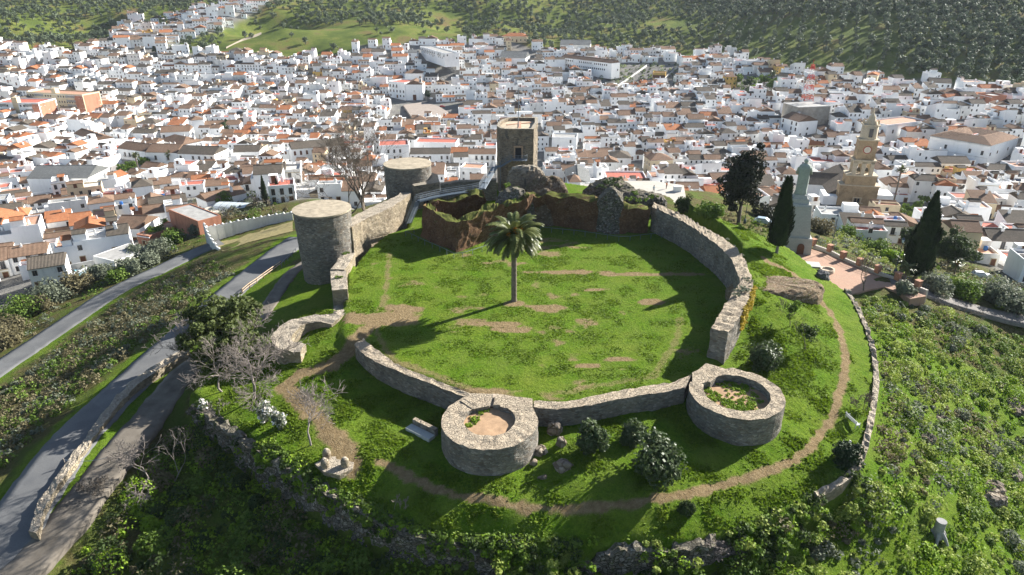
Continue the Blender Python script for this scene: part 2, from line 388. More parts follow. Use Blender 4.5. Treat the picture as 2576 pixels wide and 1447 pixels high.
TRACK=q('BC',(280,600),(400,640),(560,730),(700,800),(850,850),(1000,870),(1150,895),(1350,940),(1550,955),(1750,950),(1950,940),(2150,920),(2350,880),(2576,850))+\
  q('BR',(60,860),(250,800),(420,760),(580,700),(740,650),(880,590),(960,530),(1040,440),(1100,350),(1150,270))+q('CR',(1190,800),(1220,700),(1250,580),(1250,450),(1220,330),(1190,230),(1130,130),(1060,60),(1000,0))+\
  q('Rr',(940,1110),(860,1040),(760,990),(680,960),(640,930))
SIDE=[(880,1170),(850,1110),(790,1040),(740,1000),(715,975),(760,940),(830,925),(880,880),(905,840),(940,815)]
def bake_ground():
    def ax(segs):
        out=[]
        for a,b,s in segs: out.append(np.arange(a,b,s))
        return np.concatenate(out)
    xs=ax([(-1900,-500,60),(-500,-150,7),(-150,-82,2),(-82,72,.55),(72,150,1.6),(150,600,6),(600,1901,60)])
    ys=ax([(-900,-20,80),(-20,36,3),(36,160,.55),(160,240,2),(240,800,5),(800,2300,40)])
    X,Y=np.meshgrid(xs,ys); Z=terr(X,Y)
    nx,ny=len(xs),len(ys)
    V=np.stack([X.ravel(),Y.ravel(),Z.ravel()],1)
    i=np.arange(ny-1)[:,None]*nx+np.arange(nx-1)[None]
    Fq=np.stack([i,i+1,i+nx+1,i+nx],-1).reshape(-1,4)
    return X,Y,Z,V,Fq
track_w=polyT(TRACK); side_w=polyT(SIDE)
def masks(x,y):
    """dirt, lush, town, scrub, hill"""
    x=np.asarray(x,float);y=np.asarray(y,float)
    dc=sdist(x,y,COURT); dt=sdist(x,y,TERR)
    near=(np.abs(x)<90)&(y<175)
    dirt=np.zeros(x.shape)
    dtr=seg_dist(x,y,track_w); dirt=np.maximum(dirt,sstep(.85,.2,dtr+ (fbm(x*.8,y*.8,3,2)-.5)*1.0))
    ds=seg_dist(x,y,side_w); dirt=np.maximum(dirt,sstep(2.0,.5,ds+(fbm(x*.6,y*.6,3,4)-.5)*1.8))
    n=fbm(x*.13,y*.22,4,21); n2=fbm(x*.5,y*.8,3,8)
    cd=np.where(dc>0,sstep(.60,.72,n*.6+n2*.4+ .04*sstep(4,1,dc))*.7,0)
    # worn path inside the walls and bare patches right of the palm
    for (px,py,rx,ry) in [(1440,685,6,.8),(1580,690,6,.8),(1380,775,2.2,1.1),(1293,765,1.6,.9),(1500,730,2,.6),(965,800,4.5,2.6),(1010,775,3,1.5),(1480,920,1.5,.5),(1560,905,2.5,.6),(1180,985,5,.7),(1700,690,4,.7),(1350,770,2,.7),(1240,815,4,.8),(1290,830,3,.6),(1640,760,2,.8)]:
        cx,cy,_=P(px,py,0); cd=np.maximum(cd,sstep(1.35,.75,np.hypot((x-cx)/rx,(y-cy)/ry)+(n2-.5)*1.5)*(dc>0))
    arc=W([(978,640),(975,700),(968,760),(930,800)]+q('C',(350,420),(420,500),(520,540),(700,600),(850,660),(1000,720),(1150,735)),0.)
    cd=np.maximum(cd,sstep(.9,.35,seg_dist(x,y,arc)+(n2-.5)*1.1)*(dc>0)*.6)
    arc=W(q('C',(1500,750),(1700,735),(1900,690),(2150,650),(2330,625))+[(1700,860),(1712,800)],0.)
    cd=np.maximum(cd,sstep(.8,.35,seg_dist(x,y,arc)+(n2-.5)*1.0)*(dc>0)*.5)
    dirt=np.maximum(dirt,cd)
    lush=np.where(near&((dc>0)|(dt>-.5)),1.0,0.0)
    # verges of the roads, slopes left below the tower and the right slope
    drd=seg_dist(x,y,ROAD); lush=np.maximum(lush,sstep(6.5,5.2,drd+(n2-.5)*2.5)*near)
    lush=np.maximum(lush,sstep(4.8,4.0,seg_dist(x,y,LROAD)+(n2-.5)*1.5)*near)
    left=near&(x>-56)&(x<0)&(dt<0)&(y<125)&(x>-42-(y-70)*.1); lush=np.maximum(lush,left*.45*np.where(y>96,2.2,1))
    lush=np.maximum(lush,((x>0)&(dt<0)&(y<92)&near)*1.0)
    hill=sstep(0,1,(y-560)/60+ (np.abs(x-60)/500-.5)*.0)
    hz=rbfH(x,y)
    town=((y>190)&(hz<-16)).astype(float)*sstep(190,230,y)
    return dirt,lush,town,dc,dt
# ---------------------------------------------------------------- ground sheet
TOWN=polyT([(-160,128),(60,128),(240,122),(290,105),(310,70),(345,42),(400,60),(480,38),(560,22),(640,4),(700,4),(640,34),(590,60),(540,80),(480,98),(430,112),(450,132),(560,134),(640,142),(700,145),(870,140),(900,116),(1070,108),(1290,102),
 (1330,120),(1400,132),(1480,120),(1540,132),(1680,134),(1740,160),(1755,132),(1850,132),(1880,160),(1960,168),(2000,186),(2100,182),(2190,180),(2260,206),(2330,198),(2420,216),(2576,238),(2760,250),
 (2790,800),(2557,714),(2480,668),(2415,652),(2345,625),(2290,600),(2225,618),(2150,600),(2050,555),(1990,540)])+[(70,212,0),(-10,205,0)]+polyT([(745,505),(640,512),(530,560),(508,590),(365,612),(305,648),(250,692),(112,714),(0,780),(-130,800)])
TOWN=[(p[0],p[1]) for p in TOWN]
def ground_material():
    m,nt,b=newmat('ground_cover',.97,.05); n=N(nt); p=n.pos()
    a=n.sep(n.attr('mask_a')); c2=n.sep(n.attr('mask_b'))
    dirt,lush,hill=a[0],a[1],a[2]; town,scrub=c2[0],c2[1]
    n1=n.noise(p,1.9,6,.75); n2=n.noise(p,.28,4,.6); n3=n.noise(p,7,3,.7)
    g=n.ramp(n1,[(.25,(.04,.075,.005)),(.42,(.07,.145,.008)),(.58,(.115,.205,.012)),(.8,(.175,.25,.03))])
    g=n.mix(n.ramp(n2,[(.38,0),(.68,.65)]),g,(.16,.205,.035))
    g=n.mix(n.ramp(n3,[(.4,.35),(.6,0)]),g,(.03,.06,.006))
    g=n.mix(n.ramp(n.noise(p,.11,5,.7),[(.45,0),(.7,.45)]),g,n.ramp(n1,[(.3,(.12,.16,.015)),(.7,(.23,.25,.04))]))
    dc=n.ramp(n1,[(.25,(.14,.09,.05)),(.5,(.235,.16,.088)),(.75,(.33,.25,.15))])
    dc=n.mix(n.ramp(n.noise(p,14,2,.6),[(.6,0),(.72,.6)]),dc,(.5,.42,.33))
    sc=n.ramp(n1,[(.25,(.04,.04,.015)),(.5,(.1,.09,.035)),(.75,(.18,.14,.07))])
    sc=n.mix(n.ramp(n2,[(.45,0),(.6,.8)]),sc,(.08,.12,.02))
    hn=n.noise(p,.03,5,.65); hm=n.noise(p,.6,4,.7)
    hc_=n.ramp(hn,[(.32,(.055,.08,.018)),(.45,(.1,.135,.025)),(.55,(.16,.18,.04)),(.66,(.19,.13,.06)),(.75,(.1,.14,.025))])
    hc_=n.mix(n.ramp(hm,[(.35,.5),(.6,0)]),hc_,(.07,.09,.02))
    tc_=n.ramp(n.noise(p,.15,5,.6),[(.3,(.13,.125,.12)),(.6,(.22,.21,.19)),(.75,(.16,.17,.1))])
    w=n.mix(hill,sc,hc_); w=n.mix(lush,w,g); w=n.mix(town,w,tc_); 
    de=n.ramp(n.math('ADD',dirt,n.math('MULTIPLY',n.math('SUBTRACT',n3,.5),.9)),[(.3,0),(.75,.92)])
    w=n.mix(de,w,dc)
    n.put(b.inputs['Base Color'],w)
    h=n.math('ADD',n.math('MULTIPLY',n1,1.2),n.math('MULTIPLY',n3,.5)); n.put(b.inputs['Normal'],n.bump(h,.9,.35))
    return m
M['ground']=ground_material()
def build_ground():
    X,Y,Z,V,Fq=bake_ground()
    me=np_mesh('ground',V,Fq,M['ground'],smooth=True)
    x,y=V[:,0],V[:,1]
    dirt,lush,town,dc,dt=masks(x,y)
    tw=sdist(x,y,TOWN); town=sstep(-4,4,tw); 
    hill=((tw<4)&(y>215)).astype(float)*sstep(200,330,y)
    for nm,(r,g,bl) in dict(mask_a=(dirt,lush*(1-town),hill),mask_b=(town,0*x,0*x)).items():
        ca=me.color_attributes.new(nm,'FLOAT_COLOR','POINT')
        buf=np.ones((len(x),4),np.float32); buf[:,0]=r;buf[:,1]=g;buf[:,2]=bl; ca.data.foreach_set('color',buf.ravel())
    o=obj('ground',me); tag(o,kind='structure')
build_ground()
def ribbon(name,pts,width,mat,lift=.05,step=.8,nx=7,edge=.25,kind='structure',crown=0,label=None,cat=None):
    """a strip of road laid on the terrain"""
    a=resample(chaikin(pts,3),step); n=len(a)
    d=np.gradient(a[:,:2],axis=0); d/=np.hypot(d[:,0],d[:,1])[:,None]+1e-9; nr=np.stack([-d[:,1],d[:,0]],1)
    wd=np.interp(np.linspace(0,1,n),np.linspace(0,1,len(width)),width) if hasattr(width,'__len__') else np.full(n,width)
    V=[];
    s=np.linspace(-1,1,nx)
    for i in range(n):
        e1=(mnoise.noise((a[i,0]*.9,a[i,1]*.9,1))*edge); e2=(mnoise.noise((a[i,0]*.9,a[i,1]*.9,7))*edge)
        for t in s:
            w=wd[i]/2*t+(e1 if t<0 else e2)*abs(t); V.append((a[i,0]+nr[i,0]*w,a[i,1]+nr[i,1]*w))
    V=np.array(V); z=terr(V[:,0],V[:,1],rough=False)
    # level across the strip: use the highest ground under the strip
    zz=np.maximum(z.reshape(n,nx),terr(V[:,0],V[:,1]).reshape(n,nx)); zc=zz.max(1)
    k=np.ones(7)/7; zc=np.convolve(np.pad(zc,3,'edge'),k,'valid'); zz=np.maximum(zz,zc[:,None]*.8+zz*.2)+lift
    i=np.arange(n-1)[:,None]*nx+np.arange(nx-1)[None]
    V3=np.c_[V,zz.ravel()]
    # skirts
    L=V3.reshape(n,nx,3)[:,0]-(0,0,.8); Rr_=V3.reshape(n,nx,3)[:,-1]-(0,0,.8)
    b=len(V3); V3=np.r_[V3,L,Rr_]
    Fq=np.stack([i,i+1,i+nx+1,i+nx],-1).reshape(-1,4)
    j=np.arange(n-1)
    F2=np.stack([b+j,j*nx,(j+1)*nx,b+j+1],-1); F3=np.stack([j*nx+nx-1,b+n+j,b+n+j+1,(j+1)*nx+nx-1],-1)
    me=np_mesh(name,V3,np.r_[Fq,F2,F3],mat,smooth=True)
    return tag(obj(name,me),label,cat,kind=kind)
def road_mat():
    m,nt,b=newmat('road_asphalt',.92,.15); n=N(nt); p=n.pos()
    c=n.ramp(n.noise(p,.25,5,.6),[(.3,(.12,.122,.125)),(.7,(.19,.19,.185))])
    c=n.mix(n.ramp(n.noise(p,9,4,.7),[(.35,.35),(.65,0)]),c,(.08,.08,.08))
    pt=n.ramp(n.voro(p,.16,'F1','Color'),[(.0,(.75,.75,.75)),(.5,(1,1,1)),(1,(1.12,1.12,1.1))]); c=n.mix(.6,c,n.mix(1.0,c,pt,'MULTIPLY'))
    ck=n.ramp(n.voro(n.scale(n.noise(p,.9,3,.6,'Color'),(6,6,6)),1.0,'DISTANCE_TO_EDGE'),[(.0,.5),(.02,0)]); c=n.mix(ck,c,(.05,.05,.05))
    n.put(b.inputs['Base Color'],c); return m
M['road']=road_mat()
ribbon('road',ROAD,ROADW,M['road'],.06)
ribbon('road',LROAD,5.2,M['road'],.06)
ribbon('gravel_lane',LANE,4.4,M['gravel'],.05,edge=.35)
ribbon('path',SPATH,2.6,M['gravel'],.05,edge=.3)
M['ramp']=plain('cobbled_ramp',(.17,.155,.14),.9,.3,2.5,bump=.4)
RAMP=W([(2235,712,-4.9),(2300,735,-6.1),(2380,757,-7.5),(2450,776,-8.9),(2520,793,-10.2),(2576,808,-11.2),(2680,836,-13)])
ribbon('ramp',RAMP,3.6,M['ramp'],.1,edge=.05)
# ---------------------------------------------------------------- castle walls
def jit(v,amp,f=.9,s=0):
    x,y,z=v; return (x+mnoise.noise((x*f,y*f,z*f+s))*amp, y+mnoise.noise((x*f+31,y*f,z*f+s))*amp, z+mnoise.noise((x*f,y*f+57,z*f+s))*amp*.7)
def wall(name, inner, outer, zbot, mat, amp=.12, step=.7, parent=None, top_amp=.24, nt=4, fs=1.0, raw=False):
    """masonry wall between an inner and an outer top edge; points carry (x,y,ztop)"""
    n=max(3,int(max(np.hypot(*np.diff(np.array(inner)[:,:2],axis=0).T).sum(),np.hypot(*np.diff(np.array(outer)[:,:2],axis=0).T).sum())/step))
    a=resample(inner,n=n); b=resample(outer,n=n)
    zb=np.interp(np.linspace(0,1,n),np.linspace(0,1,len(zbot)),zbot) if hasattr(zbot,'__len__') else np.full(n,zbot)
    hmax=max(a[:,2].max(),b[:,2].max())-zb.min(); nv=max(2,int(hmax/(step)))
    rows=[]
    for i in range(n):
        r=[]
        for k in range(nv): r.append((b[i,0],b[i,1],zb[i]+(b[i,2]-zb[i])*k/nv))
        for k in range(nt+1):
            t=k/nt; r.append(tuple(b[i]*(1-t)+a[i]*t))
        for k in range(nv-1,-1,-1): r.append((a[i,0],a[i,1],zb[i]+(a[i,2]-zb[i])*k/nv))
        rows.append(r)
    m=len(rows[0]); V=[jit(p,amp,fs) for r in rows for p in r]
    # uneven top
    for i in range(n):
        for k in range(nv,nv+nt+1):
            x,y,z=V[i*m+k]; V[i*m+k]=(x,y,z+mnoise.noise((x*1.3,y*1.3,3))*top_amp)
    F_=[(i*m+k,(i+1)*m+k,(i+1)*m+k+1,i*m+k+1) for i in range(n-1) for k in range(m-1)]
    for i in (0,n-1):
        for k in range(nv-1):
            f=[i*m+k,i*m+k+1,i*m+m-2-k,i*m+m-1-k]; F_.append(f if i==0 else f[::-1])
        f=[i*m+j for j in range(nv-1,nv+nt+2)]; F_.append(f if i==0 else f[::-1])
    g=MB(); g.add(V,F_)
    return g if raw else g.build(name,mat,parent)
def ringwall(mb, c, ro, ri, zt, zb, a0, a1, n=72, nv=5, amp=.1, batter=0, nt=4):
    """curved wall from angle a0 to a1 (degrees)"""
    full=abs(a1-a0)>=359.9; V=[];
    cnt=n if full else n+1
    for i in range(cnt):
        t=R(a0+(a1-a0)*i/n); cx,sy=math.cos(t),math.sin(t)
        for k in range(nv+1):
            f=k/nv; r=ro+batter*(1-f); V.append((c[0]+cx*r,c[1]+sy*r,zb+(zt-zb)*f))
        for k in range(1,nt): r=ro+(ri-ro)*k/nt; V.append((c[0]+cx*r,c[1]+sy*r,zt))
        for k in range(nv,-1,-1):
            f=k/nv; V.append((c[0]+cx*ri,c[1]+sy*ri,zb+(zt-zb)*f))
    m=2*(nv+1)+nt-1
    V=[jit(v,amp) for v in V]; V=[(x,y,z+(mnoise.noise((x*1.1,y*1.1,9))*.16 if z>zt-.25 else 0)) for x,y,z in V]
    F_=[(i*m+k,((i+1)%cnt)*m+k,((i+1)%cnt)*m+k+1,i*m+k+1) for i in range(n) for k in range(m-1)]
    if not full:
        for i in (0,cnt-1):
            for k in range(nv):
                f=[i*m+k,i*m+k+1,i*m+m-2-k,i*m+m-1-k]; F_.append(f if i==0 else f[::-1])
            f=[i*m+j for j in range(nv,nv+nt+1)]; F_.append(f if i==0 else f[::-1])
    mb.add(V,F_)
def drum(mb,c,r,zt,zb,n=64,nv=14,amp=.12,batter=.3,lip=0):
    V=[]
    for k in range(nv+1):
        f=k/nv; rr=r+batter*(1-f)
        for i in range(n):
            t=2*math.pi*i/n; V.append(jit((c[0]+rr*math.cos(t),c[1]+rr*math.sin(t),zb+(zt-zb)*f),amp))
    F_=[(k*n+i,k*n+(i+1)%n,(k+1)*n+(i+1)%n,(k+1)*n+i) for k in range(nv) for i in range(n)]
    mb.add(V,F_); return V[-n:]
def cap(mb,c,r,zt,n=64,rings=6,m=0,dome=.15):
    V=[(c[0],c[1],zt+dome)]
    for k in range(1,rings+1):
        rr=r*k/rings
        for i in range(n):
            t=2*math.pi*i/n; V.append((c[0]+rr*math.cos(t)+mnoise.noise((i*.35,k,1))*.05,c[1]+rr*math.sin(t),zt+dome*(1-(k/rings)**2)+mnoise.noise((c[0]+rr*math.cos(t),c[1]+rr*math.sin(t),0))*.04))
    F_=[(0,1+i,1+(i+1)%n) for i in range(n)]+[(1+(k-1)*n+i,1+k*n+i,1+k*n+(i+1)%n,1+(k-1)*n+(i+1)%n) for k in range(1,rings) for i in range(n)]
    mb.add(V,F_,m)
def prism(mb,poly,z0,z1,sub=.8,amp=.1,m=0,capm=None,out=0):
    ed=[]
    for i in range(len(poly)):
        a,b=np.array(poly[i][:2]),np.array(poly[(i+1)%len(poly)][:2]); k=max(1,int(np.hypot(*(b-a))/sub))
        ed+=[tuple(a+(b-a)*j/k) for j in range(k)]
    n=len(ed); nv=max(1,int((z1-z0)/sub)); cx=np.mean([p[0] for p in ed]);cy=np.mean([p[1] for p in ed])
    V=[jit((cx+(p[0]-cx)*(1+out*(1-k/nv)),cy+(p[1]-cy)*(1+out*(1-k/nv)),z0+(z1-z0)*k/nv),amp) for k in range(nv+1) for p in ed]
    mb.add(V,[(k*n+i,k*n+(i+1)%n,(k+1)*n+(i+1)%n,(k+1)*n+i) for k in range(nv) for i in range(n)],m)
    mb.add([(x,y,z1) for x,y,_ in V[-n:]]+[(cx,cy,z1+.05)],[(i,(i+1)%n,n) for i in range(n)],m if capm is None else capm)
# front left wall
zt=.85
inn=W(q('C',(185,338),(235,380),(300,430),(370,482),(443,535),(560,583),(700,637),(830,692),(900,715),(985,748)),zt)
out=W(q('C',(118,378),(160,430),(225,480),(300,520),(420,572),(540,620),(655,662),(780,710),(870,745),(950,775)),zt)
def bump_z(l,dz): return [(p[0],p[1],p[2]+d) for p,d in zip(l,dz)]
s1=[0,.02,.02,.0,-.05]; 
tag(wall('curtain_wall',inn,out,-3.2,M['stone']),'curved stone curtain wall between the gap and the notched round tower','wall','castle walls')
# front round tower with the notch
c1=P(1231.4,1056,1.0); r1o,r1i=5.25,2.85
t=empty('round_tower',(c1[0],c1[1],-2.4),0,'low open-topped round tower with a notch and bare earth floor inside','tower','hollow round towers')
mb=MB(); ringwall(mb,c1,r1o,r1i,1.0,-3.2,102,102+341,n=84,nv=7,batter=.12)
mb.build('wall',M['stone'],t)
for pts in [q('C',(985,745),(1148,748),(1122,835),(1000,860),(900,800)), q('C',(1222,760),(1440,783),(1442,855),(1300,870),(1198,845))]:
    w=W(pts,1.0); g=MB(); n=len(w)
    base=[(p[0],p[1],-2.6) for p in w]; V=[]
    # wedge of masonry behind the ring
    ed=[]
    for i in range(n):
        a,b=np.array(w[i]),np.array(w[(i+1)%n]); k=max(1,int(np.hypot(*(b-a)[:2])/.6))
        ed+= [tuple(a+(b-a)*j/k) for j in range(k)]
    n=len(ed); cx=np.mean([p[0] for p in ed]);cy=np.mean([p[1] for p in ed])
    V=[jit((p[0],p[1],-2.6+(1.02+2.6)*k/4),.08) for k in range(5) for p in ed]+[(cx,cy,1.03)]
    g.add(V,[(k*n+i,k*n+(i+1)%n,(k+1)*n+(i+1)%n,(k+1)*n+i) for k in range(4) for i in range(n)]+[(4*n+i,4*n+(i+1)%n,5*n) for i in range(n)])
    g.build('abutment',M['stone'],t)
g=MB(); cap(g,(c1[0],c1[1]),r1i+.3,.42,rings=8,dome=.03); fl=g.build('floor',M['ground_dirt'] if 'ground_dirt' in M else plain('packed_earth',(.36,.235,.14),.97,.25,1.3),t)
g=MB(); w=W(q('C',(1150,745),(1220,760),(1196,850),(1122,840)),.55); g.add(w,[(0,1,2,3)]); g.build('threshold',plain('threshold_stone',(.42,.34,.26),.95,.2,2),t)
# wall between the two hollow towers
inn=W(q('C',(1450,800),(1640,806),(1760,792),(1860,772),(2100,718),(2340,680),(2500,655))+q('CR',(110,598)),.9)
out=W(q('C',(1445,852),(1640,858),(1750,850),(1860,832),(2010,803),(2170,770),(2400,735))+q('CR',(60,704)),.9)
tag(wall('curtain_wall',inn,out,-3.4,M['stone'],amp=.15),'long low stone wall running between the two hollow round towers','wall','castle walls')
# right hollow tower
c2=P(1852.5,987,1.1)
t=empty('round_tower',(c2[0],c2[1],-2.4),0,'low open-topped round tower with green weeds growing on its floor','tower','hollow round towers')
mb=MB(); ringwall(mb,c2,5.35,3.75,1.1,-3.2,153,153+345,n=84,nv=7,batter=.12,nt=3); mb.build('wall',M['stone'],t)
g=MB(); cap(g,(c2[0],c2[1]),4.0,.1,rings=8,dome=.03); g.build('floor',plain('packed_earth',(.3,.2,.12),.97,.25,1.3),t)
g=MB(); w=W(q('CR',(110,598),(165,570),(310,560),(240,640),(215,665),(110,705)),.95)
ed=w; n=len(ed); cx=np.mean([p[0] for p in ed]);cy=np.mean([p[1] for p in ed])
g.add([jit((p[0],p[1],-2.6+3.7*k/4),.08) for k in range(5) for p in ed]+[(cx,cy,1.1)],[(k*n+i,k*n+(i+1)%n,(k+1)*n+(i+1)%n,(k+1)*n+i) for k in range(4) for i in range(n)]+[(4*n+i,4*n+(i+1)%n,5*n) for i in range(n)])
g.build('abutment',M['stone'],t)
g=MB(); prism(g,[P(*p,1.0) for p in q('CR',(150,578),(212,522),(352,560),(310,612),(245,662),(165,640))],-2.5,1.05,sub=.6,amp=.1); g.build('abutment',M['stone'],t)
# tall right-hand curtain wall
zz=[4.9,4.9,4.9,5,5,5,4.9,4.8,4.6,4.5,4.4,4.3]
ip=q('M',(2330,745))+q('Rr',(0,632),(120,702),(250,795),(330,858),(405,940),(450,1045),(468,1105),(405,1190),(365,1255),(310,1360))+q('CR',(250,258))
op=q('M',(2345,712))+q('Rr',(60,612),(200,700),(340,775),(440,850),(510,950),(550,1060),(568,1125),(545,1190),(520,1250),(440,1400))+q('CR',(375,292))
inn=[P(p[0],p[1],z) for p,z in zip(ip,zz)]; out=[P(p[0],p[1],z) for p,z in zip(op,zz)]
cw=tag(wall('curtain_wall',inn,out,[-.5]*6+[-1.5]*6,M['stone'],amp=.2,step=.6,top_amp=.3),'tall curving stone wall on the east side with weeds on top','wall','castle walls')
EAST_IN,EAST_OUT=inn,out
# ---- tall left drum tower
cL=PZ(810,530,120.5); cL=(cL[0],cL[1],7.8)
def drum_tower(c,r,zt,zb,label,batter=.3,nv=18):
    t=empty('round_tower',(c[0],c[1],zb+1),0,label,'tower','solid round towers')
    g=MB(); drum(g,c,r,zt,zb,batter=batter,nv=nv,n=80,amp=.13); g.build('wall',M['stone'],t)
    g=MB(); cap(g,c,r+.08,zt+.04,n=64,dome=.1)
    e=[(c[0]+(r+.08)*math.cos(2*math.pi*i/64),c[1]+(r+.08)*math.sin(2*math.pi*i/64)) for i in range(64)]
    g.add([(x,y,zt+.04) for x,y in e]+[(x,y,zt-.22) for x,y in e],[(i,64+i,64+(i+1)%64,(i+1)%64) for i in range(64)])
    g.build('mortar_cap',M['concrete_top'],t); return t
drum_tower(cL,5.0,7.8,-6.5,'tall round stone tower with flat mortar top beside the asphalt road',batter=-.55)
cF=PZ(1025,411,147); cF=(cF[0],cF[1],cF[2])
drum_tower(cF,5.05,cF[2],-6,'farther round stone tower with flat top beside the big bare tree',batter=-.1)
# ---- left wall, from the far block down to the open bastion
def seg(k,ins,outs,zt,zb,label,mat=None,**kw):
    z=zt if hasattr(zt,'__len__') else [zt]*len(ins)
    return tag(wall('curtain_wall',[P(p[0],p[1],zz) for p,zz in zip(q(k,*ins),z)],[P(p[0],p[1],zz) for p,zz in zip(q(k,*outs),z)],zb,mat or M['stone_warm'],**kw),label,'wall','castle walls')
seg('TW',[(1160,553),(1230,500),(1360,430),(1600,330),(1830,190),(1965,85)],[(1022,553),(1120,440),(1230,372),(1500,240),(1770,125),(1830,75)],[4.4,4.3,4.1,3.9,3.8,3.8],[-5,-5,-4,-3,-1,-1],'stone wall with tufts on its sunlit face climbing behind the tall round tower',amp=.14)
seg('TW',[(1058,1125),(1090,1080),(1140,1010),(1195,900)],[(868,1120),(925,1060),(980,960),(1030,893)],1.9,[-5,-5,-5,-5],'lower step of the west wall at the foot of the tall tower')
seg('HR',[(2180,312),(2172,200),(2165,40)],[(1975,318),(1958,200),(1945,30)],1.7,[-4.5,-4.5,-4.5],'middle block of the west wall with a weed on its top')
seg('HR',[(2215,560),(2205,520),(2196,420),(2182,318)],[(1992,600),(1990,540),(1985,420),(1977,322)],-.9,[-4.5]*4,'lowest stretch of the west wall next to the open bastion')
# open horseshoe bastion
ip=[(1960,775),(1880,758),(1790,750),(1700,757),(1610,775),(1540,815),(1470,880),(1425,940),(1410,985),(1440,1010),(1520,1030),(1612,1045)]
op=[(2000,640),(1860,648),(1740,655),(1600,678),(1480,705),(1370,745),(1270,810),(1190,880),(1142,960),(1165,1045),(1290,1130),(1542,1158)]
seg('HR',[(2218,562),(2140,640),(2050,720)]+ip,[(1990,602),(1990,622),(1995,634)]+op,-.1,-4.5,'horseshoe shaped open stone bastion west of the gap',amp=.12,step=.5)
# end pier of the bastion, sloping
# ---- square keep
kx0,ky=PZ(q('M',(1175,165))[0][0],q('M',(1175,165))[0][1],149)[:2]
keep_z=PZ(*q('M',(1300,165))[0][:2],149)[2]; KZ=keep_z; KY=ky
def kp(cx,cy): p=q('M',(cx,cy))[0]; return P(p[0],p[1],KZ)
kout=[kp(1250,165),kp(1452,165),kp(1480,108),kp(1500,130)][:0]
keep=[kp(1175,142),kp(1200,160),kp(1250,166),kp(1450,166),kp(1462,140),kp(1480,118),kp(1480,78),kp(1300,76),kp(1250,84),kp(1215,96),kp(1185,115)]
kt=empty('keep_tower',(keep[2][0]+3,keep[2][1]+4,2),0,'square stone keep tower with a dark doorway, tallest ruin of the castle','tower')
g=MB(); prism(g,keep,-2,KZ-.9,amp=.12); g.build('wall',M['stone_dark'],kt)
# parapet rim and roof floor
kc=np.mean(np.array(keep)[:,:2],axis=0)
innk=[(kc[0]+(p[0]-kc[0])*.86,kc[1]+(p[1]-kc[1])*.88) for p in keep]
g=MB(); n=len(keep)
ro=[(p[0],p[1]) for p in keep]
V=[(x,y,KZ-.95) for x,y in ro]+[(x,y,KZ) for x,y in ro]+[(x,y,KZ) for x,y in innk]+[(x,y,KZ-.75) for x,y in innk]
g.add(V,[(k*n+i,k*n+(i+1)%n,(k+1)*n+(i+1)%n,(k+1)*n+i) for k in range(3) for i in range(n)]); g.build('parapet',M['stone_dark'],kt)
g=MB(); g.add([(x,y,KZ-.72) for x,y in innk]+[(kc[0],kc[1],KZ-.6)],[(i,(i+1)%n,n) for i in range(n)]); g.build('roof_floor',plain('worn_roof_mortar',(.44,.36,.26),.95,.25,.8),kt)
a=kp(1210,120);b=kp(1470,95);c=kp(1345,160);d=kp(1345,85)
g=MB()
for p1,p2 in ((a,b),(c,d)):
    v=Vector(p2)-Vector(p1); mid=(Vector(p1)+Vector(p2))/2; L=v.length*.7; an=math.atan2(v.y,v.x); g.box((mid.x,mid.y,KZ-.6+(.012 if p1 is c else 0)),(L,.7,.14),an)
g.build('roof_ridge',plain('brick_strip',(.42,.24,.16),.9),kt)
# slots of masonry: right face ragged strip
fy=min(p[1] for p in keep)-.0
def on_face(cx,cy,off=.14):
    p=q('M',(cx,cy))[0]; u,v=(p[0]-1288)/F,(p[1]-723.5)/F
    yy=fy-off; t=yy/(CP-v*SP); return (u*t,yy,CAMZ+t*(-SP-v*CP))
p0=on_face(1312,385);p1=on_face(1358,305)
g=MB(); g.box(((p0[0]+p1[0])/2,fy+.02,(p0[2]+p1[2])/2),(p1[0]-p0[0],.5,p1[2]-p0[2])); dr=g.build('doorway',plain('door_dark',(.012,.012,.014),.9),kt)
g=MB()
for k in range(5): x=p0[0]+(p1[0]-p0[0])*(k+.5)/5; g.box((x,fy-.26,(p0[2]+p1[2])/2),(.04,.04,p1[2]-p0[2]))
g.build('grille',M['iron_dark'],dr)
g=MB(); w_=.35; xc=(p0[0]+p1[0])/2; hw=(p1[0]-p0[0])/2
for sx in(-1,1): g.box((xc+sx*(hw+w_/2),fy-.05,(p0[2]+p1[2])/2),(w_,.5,p1[2]-p0[2]))
g.box((xc,fy-.05,p1[2]+.22),(2*hw+2*w_,.5,.44)); g.build('door_frame',plain('brick_surround',(.34,.24,.16),.9,.3,4),kt)
# flagpole
g=MB(); fp=kp(1335,135); g.tube([(fp[0],fp[1],KZ-.7),(fp[0],fp[1],KZ+4.6),(fp[0],fp[1],KZ+8.5)],[.1,.08,.04],8); tag(g.build('flagpole',M['iron']),'bare grey flagpole standing on top of the keep','pole')
